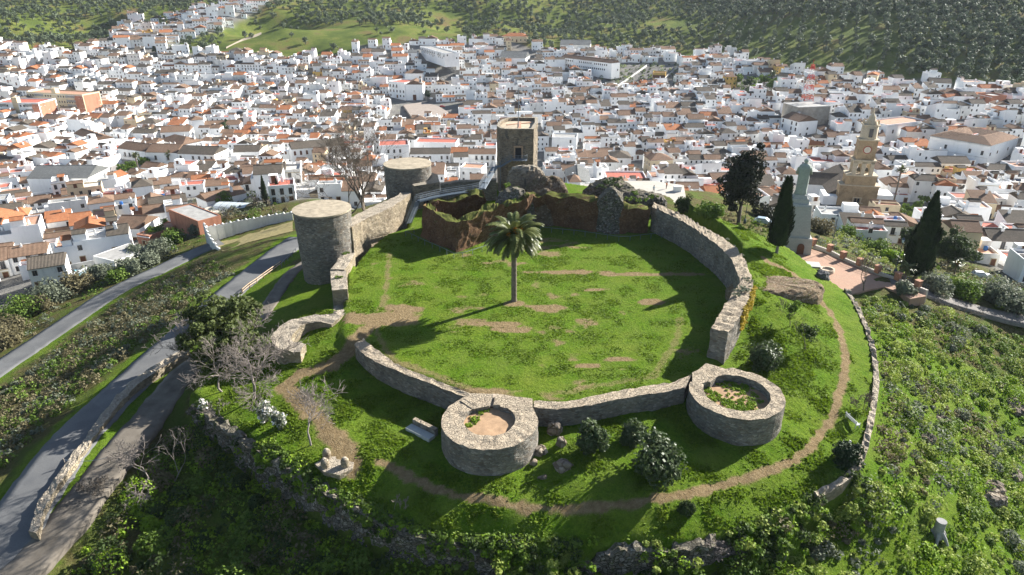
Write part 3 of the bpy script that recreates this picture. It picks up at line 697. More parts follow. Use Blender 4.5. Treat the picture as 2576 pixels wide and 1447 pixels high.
# balcony and stairs
sb=empty('metal_staircase',(p0[0]-3,fy-3,2),0,'grey steel stairs and landing climbing to the keep doorway','staircase')
zl=p0[2]; xb0=on_face(1290,400)[0]; xb1=on_face(1400,400)[0]
g=MB(); g.box(((xb0+xb1)/2,fy-1.0,zl-.1),(xb1-xb0,1.9,.14)); g.build('landing',M['iron'],sb)
def rail(mb,pts,h=1.05,posts=1.2,r=.035,mids=2):
    a=resample(pts,posts)
    for k in range(len(a)): mb.tube([tuple(a[k]),(a[k][0],a[k][1],a[k][2]+h)],r,5)
    for j in range(mids+1): mb.tube([(p[0],p[1],p[2]+h*(1-j/(mids+1.0))) for p in a],r*.9,5)
g=MB(); rail(g,[(xb0,fy-1.9,zl),(xb1,fy-1.9,zl),(xb1,fy-.1,zl)]); g.build('railing',M['iron'],sb)
for x in (xb0+.4,xb1-.4):
    g=MB(); g.tube([(x,fy-1.8,zl-.1),(x,fy-.1,zl-1.4)],.06,5); g.build('bracket',M['iron'],sb)
lp=on_face(1240,470,2.2)
stA=(xb0-.2,fy-1.0,zl-.1); stB=(stA[0]-2.4,fy-1.2,zl-1.5); stC=(stB[0]-1.2,fy-1.2,zl-1.5); 
foot=PZ(*q('M',(1065,610))[0],138); stD=(foot[0],foot[1],foot[2])
def flight(mb,a,b,w=1.1,n=None):
    a,b=Vector(a),Vector(b); d=b-a; L=math.hypot(d.x,d.y); an=math.atan2(d.y,d.x); n=n or max(4,int(abs(d.z)/.19))
    for i in range(n):
        c=a+d*((i+.5)/n); mb.box((c.x,c.y,c.z-.03),(L/n*1.02,w,.05),an)
    nx,ny=-d.y/L*w/2,d.x/L*w/2
    for s in(-1,1):
        mb.tube([(a.x+nx*s,a.y+ny*s,a.z-.1),(b.x+nx*s,b.y+ny*s,b.z-.1)],.08,4)
        rail(mb,[(a.x+nx*s,a.y+ny*s,a.z),(b.x+nx*s,b.y+ny*s,b.z)],posts=1.4)
g=MB(); flight(g,stA,stB); g.build('upper_flight',M['iron'],sb)
g=MB(); g.box((stB[0]-.6,fy-1.2,zl-1.55),(1.2,1.3,.1)); rail(g,[(stB[0],fy-1.85,zl-1.5),(stC[0],fy-1.85,zl-1.5)])
for x in (stB[0],stC[0]): g.tube([(x,fy-1.8,zl-1.5),(x,fy-1.8,1)],.07,5)
g.build('middle_landing',M['iron'],sb)
g=MB(); flight(g,stC,stD,1.2); g.build('lower_flight',M['iron'],sb)
# walkway
wp=[q('M',(x,y))[0] for x,y in ((1060,608),(980,625),(880,640),(780,655),(690,675),(590,700))]
wk=[P(p[0],p[1],stD[2]) for p in wp]
wt=empty('metal_walkway',(wk[2][0],wk[2][1],stD[2]-3),0,'curved grey steel walkway behind the red earth ruin','walkway')
a=resample(wk,1.0); g=MB(); n=len(a); V=[]
for i in range(n):
    d=a[min(i+1,n-1)]-a[max(i-1,0)]; d/=np.hypot(d[0],d[1]); nr=(-d[1]*.65,d[0]*.65)
    V+=[(a[i][0]+nr[0],a[i][1]+nr[1],a[i][2]),(a[i][0]-nr[0],a[i][1]-nr[1],a[i][2]),(a[i][0]-nr[0],a[i][1]-nr[1],a[i][2]-.2),(a[i][0]+nr[0],a[i][1]+nr[1],a[i][2]-.2)]
g.add(V,[(i*4+k,i*4+(k+1)%4,i*4+4+(k+1)%4,i*4+4+k) for i in range(n-1) for k in range(4)]); g.build('deck',M['iron_dark'],wt)
L1=[V[i*4] for i in range(n)];L2=[V[i*4+1] for i in range(n)]
for Lx in (L1,L2):
    g=MB(); rail(g,Lx,posts=1.6); g.build('railing',M['iron'],wt)
for i in range(0,n,4):
    g=MB(); g.tube([tuple(a[i]-(0,0,.2)),(a[i][0],a[i][1],-1)],.08,5); g.build('support',M['iron_dark'],wt)
e=P(*q('M',(520,868))[0],.05); st=empty('metal_stairs',e,0,'narrow grey steel stairs down to the grass by the west wall','staircase')
g=MB(); flight(g,tuple(a[-1]),e,1.2); g.build('flight',M['iron'],st)
# ---- block with the little doorway by the far drum
bt=q('M',(500,530),(680,488),(725,505),(752,562),(700,600),(560,640),(545,560))
bz=5.2
gt=empty('gate_block',P(*bt[1],0),0,'stone gate block with a small dark arch beside the farther round tower','building')
w=[P(*p,bz) for p in q('M',(500,535),(560,560),(735,530),(755,562),(700,480),(680,470))]
w=[P(*q('M',(500,533))[0],bz),P(*q('M',(560,590))[0],bz),P(*q('M',(752,562))[0],bz),P(*q('M',(735,505))[0],bz),P(*q('M',(680,485))[0],bz)]
g=MB(); prism(g,w,-3,bz,amp=.12); g.build('wall',M['stone_dark'],gt)
A_,B_=np.array(w[1]),np.array(w[2]); dv=(B_-A_)[:2]; L=np.hypot(*dv); dv/=L; an=math.atan2(dv[1],dv[0]); c=A_[:2]+dv*L*.42
g=MB(); g.box((c[0]+dv[1]*.0,c[1]-.0,1.9),(1.0,.6,2.4),an); g.build('doorway',MATS['door_dark'],gt)
# battlement wall behind the walkway
ip=[P(*p,4.6) for p in q('M',(755,578),(900,560),(1050,552),(1175,545))]; op=[P(*p,4.6) for p in q('M',(755,562),(900,545),(1050,538),(1175,532))]
tag(wall('curtain_wall',ip,op,-3,M['stone']),'straight stone wall behind the steel walkway','wall','castle walls')
# ---- rammed earth ruin (hollow)
def ruin_wall(top_out, top_in, zo, label=None, **kw): pass
rt=empty('earth_ruin',P(*q('M',(885,1085))[0],0),0,'hollow ruin of red rammed earth with grass along its wall tops','ruin')
zl_=6.3
def zpt(pts): return [P(p[0],p[1],p[2]) for p in q('M',*pts)]
# outer foot polygon comes from the foot, tops lean in slightly
ft=W(q('M',(600,965),(720,1020),(885,1085),(1050,1020),(1200,965),(1400,900)),0)
tp_out=zpt([(640,745,5.6),(760,815,5.4),(880,865,5.3),(1000,830,5.6),(1200,745,6.3),(1390,700,6.6)])
tp_in=zpt([(655,705,5.6),(755,770,5.4),(870,830,5.3),(1000,790,5.6),(1190,710,6.3),(1370,665,6.6)])
def ruin(pts_foot,tout,tin,name='wall',mat='tapia',parent=None,amp=.35,bulge=0):
    n=46; f=resample(pts_foot,n=n); o=resample(tout,n=n); i_=resample(tin,n=n); V=[];nv=9
    for k in range(n):
        for j in range(nv): t=j/nv; V.append(f[k]*(1-t)+o[k]*t)
        for j in range(4): t=j/3; V.append(o[k]*(1-t)+i_[k]*t)
        for j in range(nv): t=(j+1)/nv; V.append(np.array([i_[k][0],i_[k][1],i_[k][2]*(1-t)-1*t]))
    m=nv*2+4
    V=[jit(tuple(v),amp*1.3,.55) for v in V]; V=[jit(v,amp*.75,1.7,5) for v in V]; V=[(x,y,z+mnoise.noise((x*.45,y*.45,8))*1.1*max(0,min(1,(z-3)/3))) for x,y,z in V]
    F_=[(k*m+j,(k+1)*m+j,(k+1)*m+j+1,k*m+j+1) for k in range(n-1) for j in range(m-1)]
    for k in (0,n-1):
        for j in range(nv+1): 
            fc=[k*m+j,k*m+j+1,k*m+m-2-j,k*m+m-1-j]; F_.append(fc if k==0 else fc[::-1])
    g=MB(); g.add(V,F_,smooth=False); return g.build(name,M[mat],parent)
ft[0]=(ft[0][0],ft[0][1],-.3)
ruin(ft,tp_out,tp_in,parent=rt)
# inner back wall of the hollow ruin
ruin(W(q('M',(605,960),(650,925),(760,890),(900,860),(1090,820)),0.),zpt([(640,742,5.4),(700,712,5.2),(860,706,4.9),(960,672,5.6),(1095,655,6.3)]),zpt([(645,715,5.4),(700,695,5.2),(850,688,4.9),(960,640,5.6),(1060,618,6.3)]),'rear_wall',parent=rt)
# niches
for (x,y,w_,h_,nm) in ((697,905,1.3,1.7,'niche'),(1090,895,2.0,2.6,'niche')):
    pass
# long earth wall with stone buttress
bw=empty('earth_wall',P(*q('M',(1700,900))[0],0),0,'long dark red rammed earth wall closing the north side of the courtyard','wall','castle walls')
ruin(W(q('M',(1400,905),(1480,875),(1600,885),(1700,900),(1850,925),(2000,940),(2100,945),(2300,940)),0.),
     zpt([(1390,690,6.6),(1450,655,6.6),(1600,662,6.5),(1750,675,6.4),(1900,690,6.2),(2010,700,6.0),(2130,745,5.4),(2310,760,5.0)]),
     zpt([(1375,650,6.6),(1450,635,6.6),(1600,645,6.5),(1750,655,6.4),(1900,668,6.2),(2010,660,6.0),(2130,722,5.4),(2310,730,5.0)]),parent=bw)
ruin(W(q('M',(1915,930),(1990,950),(2075,950),(2125,930)),0.),zpt([(1925,700,6.6),(1975,645,7.8),(2055,640,7.9),(2120,690,6.8)]),zpt([(1950,650,6.6),(1990,620,7.8),(2050,615,7.9),(2110,655,6.8)]),'buttress','stone_rough',bw,amp=.25)
M['rubble_brown']=stone_mat('brown_rubble',[(.13,.1,.075),(.26,.21,.16),(.17,.13,.095),(.34,.29,.23),(.2,.14,.09)],(.12,.09,.06),1.9,1.4,bump=1.0,moss=(.07,.08,.02))
# rubble masses by the keep
def mound(name,c,r,h,mat,label,cat,group=None,amp=.35,n=44,parent=None,sq=.8):
    g=MB(); V=[];m=14
    for k in range(m+1):
        ph=math.pi/2*k/m
        for i in range(n):
            t=2*math.pi*i/n; rr=math.cos(ph)**sq
            V.append((c[0]+r[0]*rr*math.cos(t),c[1]+r[1]*rr*math.sin(t),c[2]-1.2*(k==0)+h*math.sin(ph)))
    s=min(r); V=[jit(v,amp*s,.8/max(s,1)*1.3,c[0]) for v in V]; V=[jit(v,amp*s*.5,2.4/max(s,1)) for v in V]; V=[jit(v,.3,1.9) for v in V]
    g.add(V,[(k*n+i,k*n+(i+1)%n,(k+1)*n+(i+1)%n,(k+1)*n+i) for k in range(m) for i in range(n)])
    o=g.build(name,M[mat] if isinstance(mat,str) else mat,parent)
    if label: tag(o,label,cat,group)
    return o
b=PZ(*q('M',(1540,640))[0],141); mound('rubble_mass',(b[0],b[1],0),(5.2,3.2),8.2,'rubble_brown','broken rubble core of masonry heaped against the keep','ruin','rubble masses',amp=.22)
b=PZ(*q('M',(1390,560))[0],143); mound('rubble_mass',(b[0],b[1]+1.5,0),(4.6,2.6),9.0,'stone_dark','masonry footing under the keep doorway','ruin','rubble masses',amp=.15,sq=.45)
b=PZ(*q('M',(1530,650))[0],134); mound('rubble_mass',(b[0],b[1],1),(2.8,1.8),6.2,'rubble_brown','small rounded rubble stump just above the earth wall','ruin','rubble masses',amp=.2)
b=PZ(*q('M',(1300,690))[0],133); mound('overgrown_rubble',(b[0],b[1],-.2),(4.3,2.6),8.0,'cobble_top','mossy rubble mound with green bushes left of the keep foot','ruin','rubble masses',amp=.22,sq=.6)
b=P(*q('M',(2030,660))[0],3.5); mound('overgrown_rubble',(b[0],b[1]+3,2.2),(5.5,3.2),4.0,'cobble_top','grassy rubble mound behind the pale stone buttress','ruin','rubble masses',amp=.2)
b=P(*q('M',(2190,700))[0],3.5); mound('overgrown_rubble',(b[0],b[1]+1.5,2.2),(5.0,2.6),3.2,'cobble_top','low mossy rubble between the buttress and the east wall','ruin','rubble masses',amp=.2)
b=P(*q('M',(2320,690))[0],3.5); mound('overgrown_rubble',(b[0],b[1]+1,2.0),(3.6,2.2),2.6,'cobble_top','round mossy rubble heap at the top end of the east wall','ruin','rubble masses',amp=.2)
# flat rubble mound on the east slope
b=P(*q('Rr',(740,1130))[0],2.2); rb=mound('rubble_platform',(b[0],b[1],.3),(7.4,3.6),2.3,stone_mat('rubble_earth',[(.2,.15,.1),(.3,.23,.16),(.36,.3,.22),(.24,.17,.11)],(.22,.16,.1),3,1,bump=1,moss=(.1,.12,.03)),'flat-topped platform of earth and loose stones outside the east wall','ruin','rubble masses',amp=.12,sq=.18)
# ---- rough retaining wall round the terrace
def terrace_wall(pts,drop,label,thick=.9,mat='stone_rough',amp=.55,rise=-.05,taper=1):
    p=chaikin([(x[0],x[1],x[2]+rise) for x in pts],3); a=resample(p,.8); d=np.gradient(a[:,:2],axis=0); d/=np.hypot(d[:,0],d[:,1])[:,None]
    cx,cy=10,85; nr=np.stack([d[:,1],-d[:,0]],1); s=np.sign((a[:,0]-cx)*nr[:,0]+(a[:,1]-cy)*nr[:,1]); nr*=s[:,None]
    tp=np.arange(len(a)); tp=np.minimum(tp,len(a)-1-tp)*.8; a[:,2]-=taper*2.2*np.clip(1-tp/4.5,0,1)**1.5+.5*np.array([max(0,mnoise.noise((x_*.22,y_*.22,4))) for x_,y_ in a[:,:2]]); o=a.copy(); o[:,:2]+=nr*thick; o[:,2]-=.1; i=a.copy(); i[:,:2]-=nr*.25
    return tag(wall('retaining_wall',[tuple(v) for v in i],[tuple(v) for v in o],[float(v)-drop for v in np.interp(np.linspace(0,1,12),np.linspace(0,1,len(a)),a[:,2])],M[mat],amp=amp,top_amp=.5,step=.55),label,'wall','terrace retaining walls')
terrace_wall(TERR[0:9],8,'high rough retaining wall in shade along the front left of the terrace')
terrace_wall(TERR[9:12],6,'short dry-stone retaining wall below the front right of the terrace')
terrace_wall(TERR[12:18],2.2,'thin pale stone edging wall along the east side of the terrace',.45,'stone_warm',.12,.35,0)
# stone wall beside the lane
ip=chaikin(W([(478,885,-5.9),(430,912,-6),(385,940,-6.2),(350,965,-6.3),(300,1015,-6.6),(255,1075,-6.9),(215,1130,-7.1),(175,1185,-7.3),(150,1215,-7.4),(120,1265,-7.6),(105,1300,-7.8),(95,1340,-8)]),1)
op=chaikin(W([(468,874,-5.9),(420,900,-6),(372,928,-6.2),(335,952,-6.3),(284,1005,-6.6),(238,1066,-6.9),(198,1122,-7.1),(158,1175,-7.3),(132,1205,-7.4),(100,1258,-7.6),(83,1298,-7.8),(74,1335,-8)]),1)
tag(wall('lane_wall',ip,op,-10.5,M['stone_warm'],amp=.22,step=.5,top_amp=.25),'low rubble wall separating the asphalt road from the gravel lane','wall')
# stone table seats, ruin circle at left front
b=P(835,1170,-3); ss=empty('stone_lookout',b,0,'curved rubble stone seat with round knobs near the left end of the path','seat')
g=MB(); prism(g,[P(*p,-2.4) for p in q('BL',(2335,610),(2440,560),(2576,560),(2630,590),(2620,650),(2520,700),(2400,670))],-4.5,-2.5,amp=.1,sub=.5); g.build('base',M['stone_warm'],ss)
for cx,cy in ((2424,520),(2410,590),(2560,585)):
    p=P(*q('BL',(cx,cy))[0],-1.6); g=MB(); g.lathe((p[0],p[1],-2.6),[(.45,0),(.47,.5),(.42,.9),(.25,1.15),(.02,1.2)],12); g.build('knob',M['stone_warm'],ss)
# stone bench in the shadow of the front tower
p1=P(*q('C',(560,935))[0],-1.3); p2=P(*q('C',(725,1015))[0],-1.3); v=Vector(p2)-Vector(p1); mid=(Vector(p1)+Vector(p2))/2; an=math.atan2(v.y,v.x); zt_=tz(mid.x,mid.y)
sbn=empty('stone_bench',(mid.x,mid.y,zt_),an,'long stone bench in the shadow left of the notched tower','bench')
g=MB(); g.box((0,0,.45),(v.length,.5,1.1)); 
o=g.build('backrest',M['stone'],sbn,local=True)
g=MB(); g.box((0,-.85,.2),(v.length*1.05,1.0,.45)); g.build('seat',M['granite'],sbn,local=True)
# courtyard railings
def fence(k,pts,z,label,posts=2.2,mids=1,h=1.0):
    w=[P(p[0],p[1],z) for p in q(k,*pts)]; a=resample(w,posts); e=empty('railing',tuple(a[len(a)//2]),0,label,'railing','steel railings in the courtyard')
    for p in a:
        g=MB(); g.tube([(p[0],p[1],tz(p[0],p[1])-.1),(p[0],p[1],z+h)],.04,5); g.build('post',M['iron'],e)
    g=MB()
    for j in range(mids): g.tube([(p[0],p[1],z+h*(1-.45*j)) for p in a],.04,5)
    g.build('top_rail',M['iron'],e)
fence('M',[(498,965),(560,940)],0,'short railing segment at the ruin corner by the west wall')
fence('M',[(498,960),(640,1030),(760,1080),(878,1140),(1050,1085),(1200,1035)],0,'steel railing with a sharp corner round the hollow earth ruin')
fence('M',[(1500,930),(1750,955),(1900,975),(2060,1000),(2135,1005),(2280,985),(2400,975)],0,'long steel railing in front of the north earth wall')
# ---------------------------------------------------------------- the town
def wallpaint(name,c,stain=.12):
    m,nt,b=newmat(name,.85,.15); n=N(nt); p=n.pos()
    f=n.noise(n.scale(p,(1,1,.35)),.5,5,.7); f2=n.noise(p,.05,3,.5)
    a=np.array(c)
    col_=n.ramp(f,[(.3,tuple(a*(1-stain*1.6))),(.5,tuple(a)),(.8,tuple(np.minimum(a*1.03,.9)))])
    n.put(b.inputs['Base Color'],n.mix(n.ramp(f2,[(.4,0),(.7,.25)]),col_,tuple(a*np.array([.93,.9,.86])))); return m
M['white']=wallpaint('whitewash',(.9,.9,.885),.07); M['white2']=wallpaint('old_whitewash',(.74,.73,.7),.2); M['cream']=wallpaint('cream_paint',(.66,.54,.36)); M['ochre']=wallpaint('ochre_paint',(.62,.4,.12))
M['brick']=wallpaint('brick_red',(.42,.19,.12),.25)
def tiles(name,cols):
    m,nt,b=newmat(name,.92,.08); n=N(nt); p=n.pos()
    uv=n.n('ShaderNodeUVMap').outputs[0]
    w=n.n('ShaderNodeTexWave',wave_type='BANDS',bands_direction='X'); n.put(w.inputs[0],uv); w.inputs['Scale'].default_value=1.1; w.inputs['Distortion'].default_value=.6; w.inputs['Detail'].default_value=2
    f=n.noise(p,1.2,6,.8); c=n.ramp(f,[(i/(len(cols)-1)*.5+.25,x) for i,x in enumerate(cols)])
    f2=n.noise(p,.12,3,.6); c=n.mix(n.ramp(f2,[(.42,0),(.65,.5)]),c,cols[0])
    c=n.mix(n.ramp(n.noise(p,.9,5,.75),[(.55,0),(.72,.6)]),c,(.1,.09,.07))
    c=n.mix(n.ramp(w.outputs[0],[(.1,.5),(.45,0)]),c,tuple(np.array(cols[0])*.35))
    n.put(b.inputs['Base Color'],c); n.put(b.inputs['Normal'],n.bump(w.outputs[0],.6,.12)); return m
M['t_brown']=tiles('brown_tiles',[(.17,.11,.075),(.27,.175,.12),(.34,.24,.17)])
M['t_dark']=tiles('weathered_tiles',[(.09,.08,.065),(.15,.125,.1),(.23,.19,.15)])
M['t_orange']=tiles('orange_tiles',[(.34,.13,.065),(.46,.19,.09),(.5,.27,.15)])
M['t_grey']=tiles('grey_sheet',[(.13,.135,.13),(.2,.205,.2),(.28,.28,.27)])
M['terr_red']=plain('red_terrace',(.42,.13,.09),.9,.2,.6); M['terr_clay']=plain('clay_terrace',(.42,.24,.16),.9,.25,.6)
M['terr_grey']=plain('grey_terrace',(.33,.32,.3),.9,.25,.6); M['terr_pale']=plain('pale_terrace',(.55,.52,.47),.9,.2,.6)
M['glass']=plain('window_glass',(.02,.026,.034),.25,.2,1,.6); M['frame']=plain('window_frame',(.25,.2,.16),.7); M['door']=plain('door_wood',(.13,.06,.035),.7)
M['trim']=plain('stone_trim',(.5,.42,.28),.9,.15); M['pipe']=plain('cowl',(.45,.44,.42),.8)
M['panel']=plain('solar_panel',(.02,.03,.06),.2,.1,1,.6); M['tank']=plain('blue_tank',(.03,.12,.35),.5)
TM=['white','white2','cream','ochre','brick','t_brown','t_dark','t_orange','t_grey','terr_red','terr_clay','terr_grey','terr_pale','glass','frame','door','trim','pipe','panel','tank']
TI={k:i for i,k in enumerate(TM)}; TML=[M[k] for k in TM]
# shared small meshes (local, on a wall whose outward normal is -y, origin at the sill centre)
def small(name,fn):
    g=MB(); fn(g); me=bpy.data.meshes.new(name); me.from_pydata(g.v,[],g.f)
    used=sorted(set(g.m)); 
    for i in used: me.materials.append(TML[i])
    me.polygons.foreach_set('material_index',[used.index(i) for i in g.m]); me.update(); return me,g
def _win(w,h,frame='frame',balc=False,arch=False):
    def f(g):
        g.box((0,-.015,h/2),(w,.05,h),m=TI['glass'])
        for s in(-1,1): g.box((s*w/2,-.04,h/2),(.08,.1,h),m=TI[frame])
        g.box((0,-.04,h),(w+.08,.1,.08),m=TI[frame]); g.box((0,-.05,h/2),(.05,.06,h),m=TI[frame]); g.box((0,-.08,-.05),(w+.3,.2,.1),m=TI['white'])
        if balc:
            g.box((0,-.35,-.06),(w+.7,.7,.1),m=TI['trim'])
            for i in range(9): g.box((-(w+.6)/2+(w+.6)*i/8,-.66,.45),(.03,.03,.95),m=TI['glass'])
            g.box((0,-.66,.93),(w+.6,.05,.05),m=TI['glass'])
    return f
def _door(g):
    g.box((0,-.02,1.1),(1.15,.06,2.2),m=TI['door'])
    for s in(-1,1): g.box((s*.65,-.05,1.15),(.15,.12,2.3),m=TI['trim'])
    g.box((0,-.05,2.32),(1.45,.12,.15),m=TI['trim'])
def _chim(g):
    g.box((0,0,.3),(.75,.6,1.9),m=TI['white']); g.box((0,0,1.3),(.95,.8,.14),m=TI['white'])
    g.lathe((0,0,1.35),[(.28,0),(.3,.4),(.2,.55)],8,m=TI['pipe'])
def _chim2(g):
    g.box((0,0,.1),(.5,.5,1.5),m=TI['white']); g.lathe((0,0,.85),[(.22,0),(.22,.45),(.3,.5),(.1,.65)],8,m=TI['pipe'])
def _tank(g): g.lathe((0,0,0),[(.5,0),(.55,.1),(.55,1.0),(.3,1.2)],10,m=TI['tank'])
def _panel(g):
    g.box((0,0,.35),(1.9,.06,.06),m=TI['pipe']); vs=[(-1,-.6,.1),(1,-.6,.1),(1,.5,.8),(-1,.5,.8),(-1,-.6,.04),(1,-.6,.04),(1,.5,.74),(-1,.5,.74)]
    g.add(vs,[(0,1,2,3),(7,6,5,4),(0,4,5,1),(1,5,6,2),(2,6,7,3),(3,7,4,0)],TI['panel'])
SM={'window':small('window',_win(.95,1.35)),'tall_window':small('window',_win(1.0,1.9)),'balcony_window':small('window',_win(1.05,2.1,balc=True)),'small_window':small('window',_win(.6,.7)),
    'door':small('door',_door),'chimney':small('chimney',_chim),'chimney2':small('chimney',_chim2),'water_tank':small('water_tank',_tank),'solar_panel':small('solar_panel',_panel)}
SN={'window':'window','tall_window':'window','balcony_window':'window','small_window':'window','door':'door','chimney':'chimney','chimney2':'chimney','water_tank':'water_tank','solar_panel':'solar_panel'}
class House:
    """local geometry; front faces -y. parts: name -> MB, items: (kind,x,y,z,rz)"""
    def __init__(s): s.parts={}; s.items=[]; s.desc=''
    def mb(s,n): return s.parts.setdefault(n,MB())
def roof_gable(g,w,d,h,rise,mat,ov=.35,hip=False,thick=.14,axis='x'):
    a,b=w/2+(.02 if not hip else ov),d/2+ov; e=rise*ov/(d/2)
    if axis=='y':
        gg=MB(); roof_gable(gg,d,w,h,rise,mat,ov,hip,thick); g.add([(y,-x,z) for x,y,z in gg.v],gg.f,mat,gg.uv); return
    hx=a-(b*.9 if hip else 0); hx=max(hx,.2)
    z0=h-e
    top=[(-a,-b,z0),(a,-b,z0),(a,b,z0),(-a,b,z0),(-hx,0,h+rise),(hx,0,h+rise)]
    V=[(x,y,z+thick) for x,y,z in top]+top[:4]
    F_=[(0,1,5,4),(2,3,4,5)]; uv=[[(-a,0),(a,0),(hx,b),(-hx,b)],[(a,0),(-a,0),(-hx,b),(hx,b)]]
    if hip: F_+=[(1,2,5),(3,0,4)]; uv+=[[(-b,0),(b,0),(0,b)],[(-b,0),(b,0),(0,b)]]
    else: F_+=[(1,2,5),(3,0,4)]; uv+=[[(0,0)]*3]*2
    F_+=[(6,7,1,0),(7,8,2,1),(8,9,3,2),(9,6,0,3),(9,8,7,6)]; uv+=[[(0,0)]*4]*5
    g.add(V,F_,mat,uv)
    if not hip: g.box((0,0,h+rise+thick),(2*a,.3,.12),m=mat)
def gable_walls(g,w,d,h,rise,mat):
    a,b=w/2,d/2
    V=[(-a,-b,-5),(a,-b,-5),(a,b,-5),(-a,b,-5),(-a,-b,h),(a,-b,h),(a,b,h),(-a,b,h),(-a,0,h+rise),(a,0,h+rise)]
    g.add(V,[(0,1,5,4),(2,3,7,6),(1,2,6,9,5),(3,0,4,8,7)],mat)
def facade(H,w,d,h,storeys,rs,back=True,base='door',dens=2.3,kinds=None):
    n=max(1,int(w/dens)); st=h/storeys
    for side,(yy,rz) in enumerate(((-d/2,0),(d/2,math.pi))):
        if side==1 and not back: continue
        for f in range(storeys):
            k=rs.choice(['window','tall_window','balcony_window'] if f>0 else ['window','tall_window'])
            if side==1: k=rs.choice(['window','small_window'])
            dd=rs.randrange(n) if f==0 else -1
            for i in range(n):
                if rs.random()<(.3 if side==0 else .68) and i!=dd: continue
                x=(-w/2+w*(i+.5)/n)*(1 if side==0 else -1)
                if i==dd: H.items.append(('door',x,yy,0.0,rz))
                else: H.items.append((kinds or k,x,yy,f*st+(.95 if k in('window','small_window') else .35)*(1 if st<3.4 else 1.1),rz))
